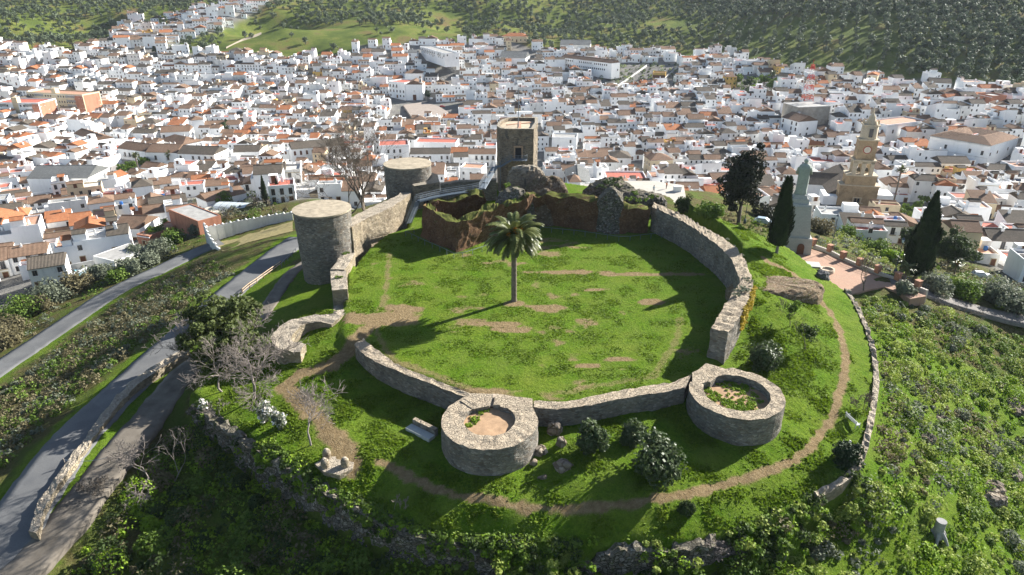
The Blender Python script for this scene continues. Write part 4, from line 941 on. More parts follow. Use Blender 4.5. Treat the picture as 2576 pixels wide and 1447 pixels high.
def make_house(rs,w,d,style=None,storeys=None,wallm=None,roofm=None,rw=(.46,.34,.20)):
    H=House(); storeys=storeys or rs.choices([1,2,3],[.24,.62,.14])[0]; st=rs.uniform(2.5,3.0); h=st*storeys
    wm=TI[wallm or rs.choices(['white','white2','cream','ochre'],[.86,.105,.03,.005])[0]]
    style=style or rs.choices(['gable','mono','terrace','hip','cross','split'],[.30,.08,.29,.04,.12,.17])[0]
    rm=roofm or rs.choices(['t_brown','t_dark','t_orange'],rw)[0]; ri=TI[rm]
    rn={'t_brown':'brown tiled','t_dark':'dark weathered','t_orange':'orange tiled','t_grey':'grey sheet','terr_red':'red terrace','terr_clay':'clay terrace','terr_grey':'grey terrace','terr_pale':'pale terrace'}
    W_=H.mb('wall')
    if style in('gable','hip'):
        rise=d/2*rs.uniform(.36,.46)
        if style=='gable': gable_walls(W_,w,d,h,rise,wm)
        else: W_.box((0,0,(h-5)/2),(w,d,h+5),m=wm)
        roof_gable(H.mb('roof'),w,d,h,rise,ri,hip=(style=='hip')); H.desc=rn[rm]+(' gable roof' if style=='gable' else ' hip roof')
        if rs.random()<.7: H.items.append((rs.choice(['chimney','chimney2']),rs.uniform(-w*.4,w*.4),rs.uniform(-.25,.25)*d,h+rise*.6,0))
    elif style=='cross':
        rise=w/2*rs.uniform(.34,.44); gg=MB(); gable_walls(gg,d,w,h,rise,wm); W_.add([(y,-x,z) for x,y,z in gg.v],gg.f,wm)
        roof_gable(H.mb('roof'),w,d,h,rise,ri,axis='y'); H.desc=rn[rm]+' gable facing the street'
        H.items.append(('chimney2',w*.25,rs.uniform(-.2,.3)*d,h+rise*.4,0))
    elif style=='mono':
        rise=d*.28; a,b=w/2,d/2
        W_.add([(-a,-b,-5),(a,-b,-5),(a,b,-5),(-a,b,-5),(-a,-b,h),(a,-b,h),(a,b,h+rise),(-a,b,h+rise)],[(0,1,5,4),(1,2,6,5),(2,3,7,6),(3,0,4,7)],wm)
        R_=H.mb('roof'); e=.3
        R_.add([(-a,-b-e,h-.08),(a,-b-e,h-.08),(a,b,h+rise),(-a,b,h+rise),(-a,-b-e,h+.06),(a,-b-e,h+.06),(a,b,h+rise+.14),(-a,b,h+rise+.14)],[(4,5,6,7),(0,1,5,4),(1,2,6,5),(3,0,4,7),(2,3,7,6),(3,2,1,0)],ri,[[(-a,0),(a,0),(a,d),(-a,d)]]+[[(0,0)]*4]*5)
        H.desc=rn[rm]+' single-slope roof'
        H.items.append(('chimney',rs.uniform(-w*.3,w*.3),b*.5,h+rise*.75,0))
    else:
        fd=d if style=='terrace' else d*.5
        if style=='split':
            # tiled front range with a terrace behind
            rise=fd/2*.42; gg=MB(); gable_walls(gg,w,fd,h,rise,wm); W_.add([(x,y-d/2+fd/2,z) for x,y,z in gg.v],gg.f,wm)
            gg=MB(); roof_gable(gg,w,fd,h,rise,ri); H.mb('roof').add([(x,y-d/2+fd/2,z) for x,y,z in gg.v],gg.f,ri,gg.uv)
            y0=-d/2+fd; y1=d/2; hb=h-rs.choice([0,st*.5,st])*(1 if storeys>1 else 0)-.02
        else: y0,y1,hb=-d/2,d/2,h
        cy=(y0+y1)/2; dd=y1-y0-.0
        W_.add([(-w/2,y0,-5),(w/2,y0,-5),(w/2,y1,-5),(-w/2,y1,-5),(-w/2,y0,hb),(w/2,y0,hb),(w/2,y1,hb),(-w/2,y1,hb)],[(0,1,5,4),(1,2,6,5),(2,3,7,6),(3,0,4,7),(4,5,6,7)],wm)
        pm=H.mb('parapet'); ph=rs.uniform(.5,.95)
        for sx in(-1,1): pm.box((sx*(w/2-.1),cy,hb+ph/2-.01),(.2,dd,ph),m=wm)
        for yy in(y0+.1,y1-.1): pm.box((0,yy,hb+ph/2-.02),(w-.42,.19,ph-.03),m=wm)
        tm=rs.choices(['terr_red','terr_clay','terr_grey','terr_pale'],[.34,.26,.22,.18])[0]
        H.mb('terrace').box((0,cy,hb+.06),(w-.44,dd-.42,.1),m=TI[tm])
        if style=='terrace':
            H.desc=rn[tm]+' roof'
            hw,hd=rs.uniform(2.2,w*.5),rs.uniform(2.2,d*.4); hx=rs.choice([-1,1])*(w/2-hw/2-.25); hy=rs.choice([-1,1])*(d/2-hd/2-.25)
            t=H.mb('stair_hut'); t.box((hx,hy,hb+1.25),(hw,hd,2.4),m=wm)
            if rs.random()<.5:
                gg=MB(); roof_gable(gg,hw,hd,hb+2.4,.6,ri); H.mb('roof').add([(x+hx,y+hy,z) for x,y,z in gg.v],gg.f,ri,gg.uv)
            H.items.append(('door',hx,hy-hd/2,hb+.1,0))
        else: H.desc=rn[rm]+' front roof and '+rn[tm]+' behind'
        if rs.random()<.8: H.items.append((rs.choice(['chimney','chimney2','chimney2']),rs.uniform(-.35,.35)*w,cy+rs.uniform(-.3,.3)*dd,hb+.4,0))
        if rs.random()<.25: H.items.append((rs.choice(['water_tank','solar_panel']),rs.uniform(-.3,.3)*w,cy,hb+.11,0))
    # cornice line on the street front
    if rs.random()<.6 and style!='cross': H.mb('cornice').box((0,-d/2-.06,h-.18),(w,.16,.16),m=TI[rs.choice(['white2','trim','white','white'])])
    if rs.random()<.35: H.mb('plinth').box((0,-d/2-.03,.1),(w,.08,1.2),m=TI[rs.choice(['trim','white2','terr_grey','terr_clay'])])
    facade(H,w,d,h,storeys,rs)
    H.h=h; H.st=storeys; H.wm=['white','greyish white','cream','ochre','brick'][wm]
    return H
class Merge:
    def __init__(s): s.g=MB()
    def add(s,H,x,y,z,rz):
        c,si=math.cos(rz),math.sin(rz)
        tr=lambda v:(x+c*v[0]-si*v[1],y+si*v[0]+c*v[1],z+v[2])
        def put(g,ox=0,oy=0,oz=0,r=0):
            cc,ss=math.cos(r),math.sin(r); n=len(s.g.v)
            s.g.v.extend([tr((ox+cc*v[0]-ss*v[1],oy+ss*v[0]+cc*v[1],oz+v[2])) for v in g.v])
            for f,m,u in zip(g.f,g.m,g.uv): s.g.f.append([n+k for k in f]); s.g.m.append(m); s.g.uv.append(u); s.g.sm.append(False)
        for g in H.parts.values(): put(g)
        for k,ox,oy,oz,r in H.items:
            if 'window' in k or k=='door':
                w_,h_=(.8,1.25) if k!='door' else (1.1,2.1); cc,ss=math.cos(r),math.sin(r)
                g=MB(); g.add([(-w_/2,-.04,0),(w_/2,-.04,0),(w_/2,-.04,h_),(-w_/2,-.04,h_)],[(0,1,2,3)],TI['glass' if k!='door' else 'door']); put(g,ox,oy,oz,r)
            elif 'chim' in k:
                g=MB(); g.box((0,0,.3),(.7,.6,2.0),m=TI['white']); put(g,ox,oy,oz,r)
def place_house(H,x,y,z,rz,name='house',label=None,cat='house',group=None):
    e=empty(name,(x,y,z),rz,label,cat,group)
    for nm,g in H.parts.items():
        used=sorted(set(g.m)); ms=[TML[i] for i in used]; g.m=[used.index(i) for i in g.m]
        g.build(nm,ms,e,local=True)
    for k,ox,oy,oz,r in H.items: obj(SN[k],SM[k][0],e,(ox,oy,oz),r)
    return e
LANDMARKS=[]  # (x,y,radius) kept free of generated houses
def TH(px,py,h,tmax=1300,t0=232):
    """picture point lying h above the terrain"""
    u,v=(px-1288)/F,(py-723.5)/F; dx,dy,dz=u,CP-v*SP,-SP-v*CP
    ts=np.arange(t0,tmax,1.5); g=terr(ts*dx,ts*dy,rough=False)+h; k=int(np.argmax(CAMZ+ts*dz<g)); t=ts[k]
    return (t*dx,t*dy,CAMZ+t*dz)
def block(k,p1,p2,H,depth,roof='gable',roofm='t_brown',wallm='white',storeys=2,name='building',label=None,cat='building',dens=3.0,kinds=None,rise=None,wins=True,extra=None,free=True,hipx=False,ground=None,parapet=.8):
    """building given by the two ends of its front eaves line in the picture (height H over ground)"""
    a=q(k,p1)[0] if k else p1; b=q(k,p2)[0] if k else p2
    A=TH(a[0],a[1],H,t0=150 if k=='L' else 232)
    # second end on the same level
    B=P(b[0],b[1],A[2])
    A=np.array(A);B=np.array(B); d=B-A; w=float(np.hypot(d[0],d[1])); an=math.atan2(d[1],d[0])
    c=(A+B)/2; nx,ny=-math.sin(an),math.cos(an); cx,cy=c[0]+nx*depth/2,c[1]+ny*depth/2; z=A[2]-H
    h=House(); wm=TI[wallm]; ri=TI[roofm]; W_=h.mb('wall'); rs=random.Random(int(abs(cx*7+cy)))
    short=min(w,depth); rise=rise or depth/2*.4
    if roof=='gable': gable_walls(W_,w,depth,H,rise,wm); roof_gable(h.mb('roof'),w,depth,H,rise,ri)
    elif roof=='cross':
        rise=w/2*.42; gg=MB(); gable_walls(gg,depth,w,H,rise,wm); W_.add([(y,-x,zz) for x,y,zz in gg.v],gg.f,wm); roof_gable(h.mb('roof'),w,depth,H,rise,ri,axis='y')
    elif roof=='hip': W_.box((0,0,(H-5)/2),(w,depth,H+5),m=wm); roof_gable(h.mb('roof'),w,depth,H,rise,ri,hip=True) if w>=depth else roof_gable(h.mb('roof'),w,depth,H,w/2*.4,ri,hip=True,axis='y')
    elif roof=='court':
        W_.box((0,0,(H-5)/2),(w,depth,H+5),m=wm); r=h.mb('roof'); t=min(w,depth)*.24; a_,b_=w/2+.4,depth/2+.4; 
        V=[(-a_,-b_,H),(a_,-b_,H),(a_,b_,H),(-a_,b_,H),(-a_+t,-b_+t,H+t*.38),(a_-t,-b_+t,H+t*.38),(a_-t,b_-t,H+t*.38),(-a_+t,b_-t,H+t*.38)]
        s_=t*2; V+=[(-a_+s_,-b_+s_,H),(a_-s_,-b_+s_,H),(a_-s_,b_-s_,H),(-a_+s_,b_-s_,H)]; V=[(x,y,zz+.15) for x,y,zz in V]
        r.add(V,[(0,1,5,4),(1,2,6,5),(2,3,7,6),(3,0,4,7),(4,5,9,8),(5,6,10,9),(6,7,11,10),(7,4,8,11)],ri,[[(0,0),(w,0),(w,t),(0,t)]]*8)
        h.mb('patio_wall').box((0,0,H+.7),(w-2*s_,depth-2*s_,1.2),m=wm); h.mb('terrace').box((0,0,H+1.36),(w-2*s_-.5,depth-2*s_-.5,.1),m=TI['terr_red'])
    else:
        W_.box((0,0,(H-5)/2),(w,depth,H+5),m=wm); pm=h.mb('parapet')
        for sx in(-1,1): pm.box((sx*(w/2-.12),0,H+parapet/2),(.24,depth,parapet),m=wm)
        for sy in(-1,1): pm.box((0,sy*(depth/2-.12),H+parapet/2-.01),(w-.48,.23,parapet-.03),m=wm)
        h.mb('terrace').box((0,0,H+.06),(w-.5,depth-.5,.1),m=ri)
    if wins:
        facade(h,w,depth,H,storeys,rs,dens=dens,kinds=kinds)
        m_=max(1,int(depth/3.6)); 
        for sx in(-1,1):
            for f in range(storeys):
                for i in range(m_):
                    if rs.random()<.4: h.items.append(('window',sx*w/2,-depth/2+depth*(i+.5)/m_,f*H/storeys+1,sx*math.pi/2))
        h.mb('cornice').box((0,-depth/2-.07,H-.2),(w+.1,.2,.2),m=TI['white' if wallm!='white' else 'white2'])
        for i in range(int(w/9)+1): 
            if roof in('gable','hip','cross'): h.items.append(('chimney',rs.uniform(-.4,.4)*w,depth*.2,H+rise*.5 if roof!='hip' else H+rise*.4,0))
    if extra: extra(h,w,depth,H)
    e=place_house(h,cx,cy,z,an,name,label,cat)
    if free: LANDMARKS.append((cx,cy,math.cos(an),math.sin(an),w/2+2.0,depth/2+2.0))
    e['_']=0; del e['_']
    return e,(cx,cy,z,an,w,depth)
def free_at(x,y,m=0):
    for cx,cy,c,s,a,b in LANDMARKS:
        dx,dy=x-cx,y-cy; u=dx*c+dy*s; v=-dx*s+dy*c
        if abs(u)<a+m and abs(v)<b+m: return False
    return True
# ---------------------------------------------------------------- buildings one can point at
REF=[] # landmark points used in house labels
def ref(b,nm): REF.append((b[1][0],b[1][1],nm)); return b
# whitewashed chapel on the square
def chapel_front(h,w,d,H):
    g=h.mb('portal'); g.box((0,-d/2-.1,1.9),(2.6,.2,4.2),m=TI['door']); 
    for s in(-1,1): g.box((s*1.6,-d/2-.12,2.2),(.4,.3,4.8),m=TI['white'])
    g.box((0,-d/2-.12,4.7),(4.4,.35,.4),m=TI['white'])
    g=h.mb('pediment'); g.box((0,-d/2-.08,8),(3.0,.2,.25),m=TI['white']); g.box((0,-d/2-.1,6.8),(1,.2,1.6),m=TI['white2'])
b=ref(block('T2',(497,628),(622,628),11.8,16,'cross','t_brown','white',2,'chapel','white chapel with tall brown door facing the paved square','church',wins=False,extra=chapel_front),'white chapel'); CHX,CHY=b[1][0],b[1][1]
def belfry(h,w,d,H):
    h.parts['wall'].box((0,-d/2+1,H+2.2),(2.0,1.2,4.4),m=TI['white2']); h.mb('opening').box((0,-d/2+.38,H+2.4),(.9,.1,1.8),m=TI['glass']); h.mb('cap').lathe((0,-d/2+1,H+4.4),[(1.2,0),(.9,.5),(.15,1.6)],4,m=TI['t_brown'])
block('T2',(590,624),(624,624),11.6,2.5,'flat','terr_clay','white2',1,'belfry','small arched bell gable at the right corner of the white chapel','bell gable',wins=False,extra=belfry,free=False)
block('T2',(370,610),(490,622),11.5,16,'flat','terr_red','white',3,'apartment_house','big white block with pink-red terrace adjoining the chapel','building')
block('T2',(490,545),(620,545),13,12,'hip','t_brown','white',1,'chapel_tower','tall block with brown pyramid roof rising behind the white chapel','building',wins=False)
# apartment blocks at the left edge
def bands(h,w,d,H):
    n=int(H/3); g=h.mb('glazed_balcony')
    for x0 in(-.28,.28):
        for f in range(n): g.box((x0*w,-d/2-.05,f*3+1.9),(w*.16,.25,1.5),m=TI['terr_grey']); 
    g=h.mb('brick_panel'); g.box((w/2+.03,0,H/2),(.12,d*.9,H),m=TI['brick']); g.box((w/2-w*.08,-d/2-.04,H/2),(w*.15,.14,H),m=TI['brick'])
    h.mb('stair_tower').box((0,-d/2+1.6,H/2+2),(3.6,3.4,H+4),m=TI['cream'])
ref(block('T1',(195,690),(612,712),12,15,'flat','terr_clay','cream',4,'apartment_block','cream and brick four-storey block with a stair tower','apartment block',extra=bands,dens=2.2,kinds='window'),'cream apartment block')
block('T1',(-60,770),(285,772),12,18,'flat','terr_red','white',4,'apartment_block','white and brick block at the left edge with red flat roof','apartment block',extra=bands,dens=2.2,kinds='window')
# hall with grey sheet roof
b,info=block('T1',(198,1325),(655,1322),8.5,17,'gable','t_grey','white',1,'hall','large white hall with a pale grey sheet roof','hall',dens=9,rise=3.2); REF.append((info[0],info[1],'grey-roofed hall'))
# convent range and tower
ref(block('T1',(1515,935),(1780,925),7.5,10,'gable','t_brown','white',2,'convent_wing','long white convent wing right of the small square tower','building'),'convent')
block('T1',(1420,895),(1512,885),11.5,9,'hip','t_brown','white',2,'convent_tower','small square white tower with an arched belfry opening','tower',dens=4)
block('T1',(1190,985),(1410,975),8,12,'gable','t_brown','white',2,'convent_wing','white convent wing left of the small square tower','building')
block('T1',(1180,1040),(1360,1075),7,13,'hip','t_brown','white',2,'convent_wing','hip-roofed building in front of the small square tower','building')
block('T1',(1080,1130),(1310,1135),8.5,14,'gable','t_brown','white',2,'town_house','long white mansion with brown roof and stone doorway by the palm square','building',kinds='balcony_window')
block('T1',(870,1100),(1075,1125),8.5,12,'gable','t_brown','white',2,'town_house','long white mansion with balconies on the bend of the street','building',kinds='balcony_window')
block('T1',(1315,1140),(1590,1150),8.5,13,'gable','t_dark','white',2,'town_house','white mansion with dark roof right of the stone doorway','building',kinds='balcony_window')
block('T1',(545,990),(705,1045),8,10,'gable','t_brown','white',2,'town_house','white mansion with a balustrade sloping down the street','building',kinds='balcony_window')
block('T1',(1730,1130),(1925,1125),7,11,'gable','t_dark','white',1,'town_house','white gabled house with dark lichened roof and three square windows','house',kinds='small_window')
def arcade(h,w,d,H):
    g=h.mb('arch'); n=9
    for i in range(n):
        x=-w/2+w*(i+.5)/n; V=[(x-.55,-d/2-.05,H-3.4),(x+.55,-d/2-.05,H-3.4)]+[(x+.55*math.cos(t),-d/2-.05,H-1.7+.6*math.sin(t)) for t in np.linspace(0,math.pi,8)]
        g.add(V,[tuple(range(len(V)))],TI['door'])
    g=h.mb('window_band'); g.box((0,-d/2-.03,H-4),(w,.1,.15),m=TI['white2'])
ref(block('T1',(2165,1110),(2560,1075),9,12,'gable','t_dark','white',2,'arcaded_house','white building with a row of dark arched windows','building',wins=False,extra=arcade),'arcaded building')
# fronts just below the castle
block('M',(528,352),(828,350),7,10,'gable','t_dark','white',2,'town_house','long white house with brown ribbed roof just left of the keep','house',kinds='tall_window')
block('M',(832,345),(955,345),7.5,10,'gable','t_orange','white2',2,'town_house','grey-white house with arched upper windows beside the keep','house')
block('M',(960,352),(1168,352),7,9,'gable','t_brown','white',2,'town_house','white house with a brown roof touching the left edge of the keep','house')
block('M',(300,300),(520,292),8,14,'flat','terr_red','white',2,'apartment_house','big white house with bright red terraces left of the keep','house')
block('M',(560,272),(870,278),7.6,12,'flat','terr_red','white',1,'apartment_house','white house with red flat roof behind the long brown ribbed roof','house',wins=False)
block('M',(1085,300),(1172,300),7,9,'flat','terr_red','white',1,'apartment_house','narrow red-roofed house against the left side of the keep','house',wins=False)
block('M',(900,460),(1060,470),6.5,10,'flat','terr_clay','white',2,'town_house','white house with small brown shutters under the keep stairs','house',kinds='window')
def none(*a): pass
b,info=block('M',(1690,572),(1870,575),6,24,'cross','t_grey','white',1,'barn','white barn with a broad grey gable roof right of the keep','barn',wins=False); REF.append((info[0],info[1],'grey-roofed barn'))
block('M',(1990,545),(2290,548),6,13,'flat','terr_red','white',2,'apartment_house','white house with large bright red terrace below the people','house')
block('M',(2320,400),(2485,395),8.5,11,'hip','t_brown','cream',2,'town_house','ochre mansion with a small glass dome','house',kinds='balcony_window')
block('M',(1585,235),(1770,240),9,12,'flat','terr_grey','white',3,'apartment_house','tall plain white block on the street right of the keep','building',dens=5)
b,info=block('M',(2030,380),(2175,380),7.5,13,'hip','t_dark','white',2,'town_house','white house with a tall dark pyramid roof','house',rise=5)
# palace, right
def palace(h,w,d,H):
    g=h.mb('string_course'); g.box((0,-d/2-.08,H*.5),(w,.2,.3),m=TI['white2']); g.box((0,-d/2-.15,H-.3),(w+.3,.4,.35),m=TI['white2'])
    g=h.mb('portal'); g.box((w*.1,-d/2-.1,1.6),(1.8,.25,3.4),m=TI['door']); g.box((w*.1,-d/2-.14,3.5),(2.8,.4,.4),m=TI['white2'])
b=ref(block('T3',(1880,1010),(2330,1085),11.5,30,'court','t_brown','white',2,'palace','huge white two-storey palace with pitched roofs round a courtyard','building',dens=4.6,kinds='tall_window',extra=palace),'white palace')
block('T3',(1560,940),(1860,905),9,14,'flat','terr_clay','white',2,'apartment_house','large plain white block behind the church spire','building',dens=9)
block('T3',(775,870),(905,905),9,13,'gable','t_brown','white',3,'town_house','tall white house against the bare concrete building','house')
def bare(h,w,d,H): pass
b,info=block('T3',(905,800),(1140,790),13,16,'flat','terr_grey','white2',1,'concrete_building','bare grey concrete building with a windowless wall','building',wins=False,parapet=.3); REF.append((info[0],info[1],'bare concrete building')); mast_at=info
for m_ in b.children:
    if m_.name.startswith('wall'): m_.data.materials.clear(); m_.data.materials.append(plain('raw_concrete',(.36,.33,.28),.95,.25,.4))
# warehouses, villa, far edge
ref(block('T2',(1195,428),(1390,432),6,22,'gable','t_grey','white',1,'warehouse','white warehouse with a dark grey sheet roof at the back of town','warehouse',dens=9),'back warehouse')
block('T2',(1645,332),(1870,335),6,18,'gable','t_grey','terr_grey'if 0 else 'white2',1,'warehouse','grey barn-like warehouse at the foot of the olive hill','warehouse',wins=False)
block('T2',(1215,270),(1400,272),5,13,'hip','t_orange','cream',1,'villa','cream villa with orange hip roof on the hillside behind town','villa',dens=3.5)
block('T3',(95,442),(205,440),5.5,11,'gable','t_orange','white',1,'town_house','white farmhouse with orange roofs left of the terrace wall on the hill edge','house')
block('T3',(208,430),(360,424),6,11,'gable','t_orange','white',2,'town_house','white orange-roofed villa below the olive terraces','house')
block('T3',(1870,612),(2040,620),7,11,'gable','t_dark','white',2,'town_house','isolated white two-storey house at the foot of the right hill','house')
block('T3',(2235,700),(2340,722),7,9,'flat','terr_grey','brick',2,'town_house','red brick house at the upper right edge of town','house')
block('T3',(1410,555),(1490,560),6.5,10,'cross','t_orange','cream',2,'town_house','narrow white gabled house standing above the row by the mast','house')
block('T3',(745,565),(875,575),6,9,'gable','t_dark','white',2,'town_house','white house with dark roof beside the round green trees','house')
block('T2',(2335,545),(2430,548),5.5,8,'flat','terr_clay','ochre',2,'arcaded_villa','ochre arcaded villa between the long back gardens','house',wins=False,extra=arcade)
# row of back houses (top)
for i,(a,b_) in enumerate((((165,385),(235,385)),((238,385),(335,385)),((390,378),(470,378)),((512,392),(582,392)))):
    block('T2',a,b_,6.5,11,'gable',['t_brown','t_dark','t_orange','t_grey'][i],'white',2,'town_house',['first white house','second white house','third white house','fourth white house'][i]+' from the left in the back row under the green mound','house')
block('T2',(1650,425),(2030,470),7.5,10,'gable','t_brown','white',2,'terraced_row','long white L-shaped row with brown roof at the top of the gardens','building',dens=2.2)
block('T2',(605,350),(790,405),5,12,'flat','terr_grey','white',2,'school','large white block with grey flat roof beside the back street','building',dens=5)
block('L',(1470,265),(1640,220),4.2,16,'flat','terr_grey','brick',1,'brick_house','unfinished red brick house with grey flat roof near the white garden wall','house',wins=False,parapet=.3)
block('L',(840,305),(1035,310),5,10,'gable','t_brown','white',1,'town_house','white house with brown roof next to the brick houses','house')
block('L',(1015,360),(1110,375),3.6,11,'flat','terr_clay','brick',1,'town_house','orange brick shed-like house with clay terrace','house',parapet=.3)
block('L',(690,520),(850,560),3.2,10,'flat','terr_grey','white2',1,'shed','low white shed with grey sheet roof beside the lower road','shed',parapet=.2,wins=False)
block('L',(1455,75),(1535,110),5,13,'cross','t_brown','white',1,'town_house','white house with broad brown roof above the greenhouse','house')
# ---------------- parish church
ox,oy=PZ(*q('Rr',(1310,610))[0],262)[:2]
def kq(cx,cy,Zd=262): return PZ(*q('Rr',(cx,cy))[0],Zd)
base=kq(1305,615); gz=base[2]
ch=empty('church',(base[0],base[1],gz),R(-14),'sandstone parish church with a tall clock and bell tower','church'); REF.append((base[0],base[1],'church tower'))
SAND=stone_mat('sandstone',[(.42,.31,.18),(.5,.38,.24),(.36,.26,.15),(.47,.36,.24)],(.4,.3,.19),2.2,2.5,top=[(.3,.25,.17),(.42,.33,.22),(.5,.4,.28)],bump=.3)
STONEP=plain('pale_carved_stone',(.5,.42,.3),.9,.2,1.5,bump=.3)
def cb(name,boxes,mat,parent=ch,lath=()):
    g=MB()
    for c,d in boxes: g.box(c,d)
    for l in lath: g.lathe(*l)
    return g.build(name,mat,parent,local=True)
top=kq(1395,95,266)[2]-gz; spire=PZ(*q('T3',(1450,790))[0],266)[2]-gz
def hz_(p):
    v=(p[1]-723.5)/F; yy=oy+2.6; t=yy/(CP-v*SP); return CAMZ+t*(-SP-v*CP)-gz
h1=kq(1320,300,264)[2]-gz; h2=kq(1370,190,264)[2]-gz; h3=PZ(*q('T3',(1400,1030))[0],265)[2]-gz; h4=PZ(*q('T3',(1430,925))[0],266)[2]-gz
hb=kq(1300,375,263)[2]-gz
hb=hz_(q('Rr',(1300,375))[0]); h1=hz_(q('Rr',(1320,300))[0]); h2=hz_(q('Rr',(1370,190))[0]); h3=hz_(q('T3',(1400,1030))[0]); h4=hz_(q('T3',(1430,925))[0]); spire=hz_(q('T3',(1450,790))[0])
print('church',gz,hb,h1,h2,h3,h4,spire)
cb('front_wall',[((0,2,hb/2-2),(13.5,5,hb+4)),((0,2.6,(hb+h1)/2),(10.4,6,h1-hb))],SAND)
g=MB(); g.box((0,-.6,hb*.45),(4.4,.3,.4)); g.box((0,-.6,hb*.62),(3,.3,.3))
for s in(-1,1): g.box((s*1.4,-.6,hb*.53),(.3,.3,2.4))
g.build('window_surround',STONEP,ch,local=True)
cb('window',[((-.5,-.54,hb*.53),(.8,.12,1.7)),((.5,-.54,hb*.53),(.8,.12,1.7))],M['glass'])
for bx_ in [((0,2,hb+.1),(14.1,5.6,.4)),((0,2.6,h1),(11,6.6,.5)),((0,2.6,h2),(8,6.8,.5)),((0,2.6,h3),(7,6.2,.5)),((0,2.6,h4),(5.6,5.2,.5))]: cb('cornice',[bx_],STONEP)
bt_=empty('bell_stage',(0,0,0)); bt_.parent=ch
# belfry piers
g=MB()
for sx in(-1,0,1):
    for sy in(-1,1): g.box((sx*2.9,2.6+sy*2.3,(h1+h2)/2),(1.3,1.3,h2-h1))
for sx in(-1,1): g.box((sx*2.9,2.6,(h1+h2)/2),(1.2,5,h2-h1)) if 0 else None
g.box((0,2.6,h2-.6),(7.2,5.9,1.1)); bst=g.build('bell_stage',STONEP,ch,local=True); bpy.data.objects.remove(bt_)
g=MB()
for sx in(-1.45,1.45): g.lathe((sx,.6,h1+1.6),[(.75,0),(.6,.3),(.5,.9),(.2,1.3)],12)
g.build('bell',plain('bronze',(.12,.1,.06),.5),bst,local=True)
cb('clock_stage',[((0,2.6,(h2+h3)/2),(6.2,5.4,h3-h2))],SAND)
g=MB(); 
V=[(1.45*math.cos(t),-.25,(h2+h3)/2+.2+1.45*math.sin(t)) for t in np.linspace(0,2*math.pi,25)[:-1]]; V2=[(x,y+.3,z) for x,y,z in V]
g.add(V+V2,[tuple(range(24))[::-1]]+[(i,(i+1)%24,24+(i+1)%24,24+i) for i in range(24)],0)
V=[(1.15*math.cos(t),-.28,(h2+h3)/2+.2+1.15*math.sin(t)) for t in np.linspace(0,2*math.pi,25)[:-1]]; g.add(V,[tuple(range(24))[::-1]],1)
g.build('clock_face',[plain('clock_ring',(.35,.08,.06),.7),plain('clock_dial',(.6,.55,.45),.7)],ch,local=True)
g=MB(); g.lathe((0,2.6,h3),[(3.0,0),(2.9,(h4-h3)),(2.4,h4-h3+.1)],8); g.build('upper_stage',STONEP,ch,local=True)
cb('upper_opening',[((0,-.3,(h3+h4)/2),(1.3,.3,(h4-h3)*.6))],M['glass'])
g=MB(); L=spire-h4; g.lathe((0,2.6,h4+.2),[(2.3,0),(2.1,L*.1),(1.5,L*.22),(1.2,L*.3),(1.25,L*.38),(.7,L*.5),(.35,L*.6),(.25,L*.75),(.05,L)],8); g.build('spire',STONEP,ch,local=True)
g=MB()
for i in range(8):
    g=MB(); t=i*math.pi/4+.39; g.lathe((2.7*math.cos(t),2.6+2.3*math.sin(t),h4+.1),[(.28,0),(.2,.8),(.3,.95),(.03,1.9)],6); g.build('pinnacle',STONEP,ch,local=True)
g=MB(); gb=MB(); 
nave=[(-5,14,15,26,hb*.62)]
gable_walls(g,17,30,hb*.62,4.2,0); gg=MB(); gable_walls(gg,30,17,hb*.6,4.6,0)
gn=MB(); gn.add([(y-1.0,-x+19,z) for x,y,z in gg.v],gg.f,0); gn.build('nave_wall',M['white'],ch,local=True)
gr=MB(); roof_gable(gr,17,30,hb*.6,4.6,0,axis='y'); 
gr.v=[(x-1.0,y+19,z) for x,y,z in gr.v]; gr.build('nave_roof',M['t_dark'],ch,local=True)
g=MB(); gable_walls(g,26,11,hb*.6,3.4,0); g.v=[(x-2,y+22,z) for x,y,z in g.v]; g.build('transept_wall',M['white'],ch,local=True)
gr=MB(); roof_gable(gr,26,11,hb*.6,3.4,0); gr.v=[(x-2,y+22,z) for x,y,z in gr.v]; gr.build('transept_roof',M['t_dark'],ch,local=True)
cb('side_chapel_wall',[((9,4,hb*.2),(6.5,8,hb*.75+4)),((-8.6,5,hb*.15),(6,9,hb*.55+4))],M['white'])
g=MB(); g.box((9.2,-.1,hb*.28),(3.2,.4,4.6)); g.build('side_portal',SAND,ch,local=True)
cb('side_window',[((9.2,-.35,hb*.27),(1.2,.2,2.6))],M['glass'])
LANDMARKS.append((base[0]-2,base[1]+10,math.cos(R(-14)),math.sin(R(-14)),18,30))
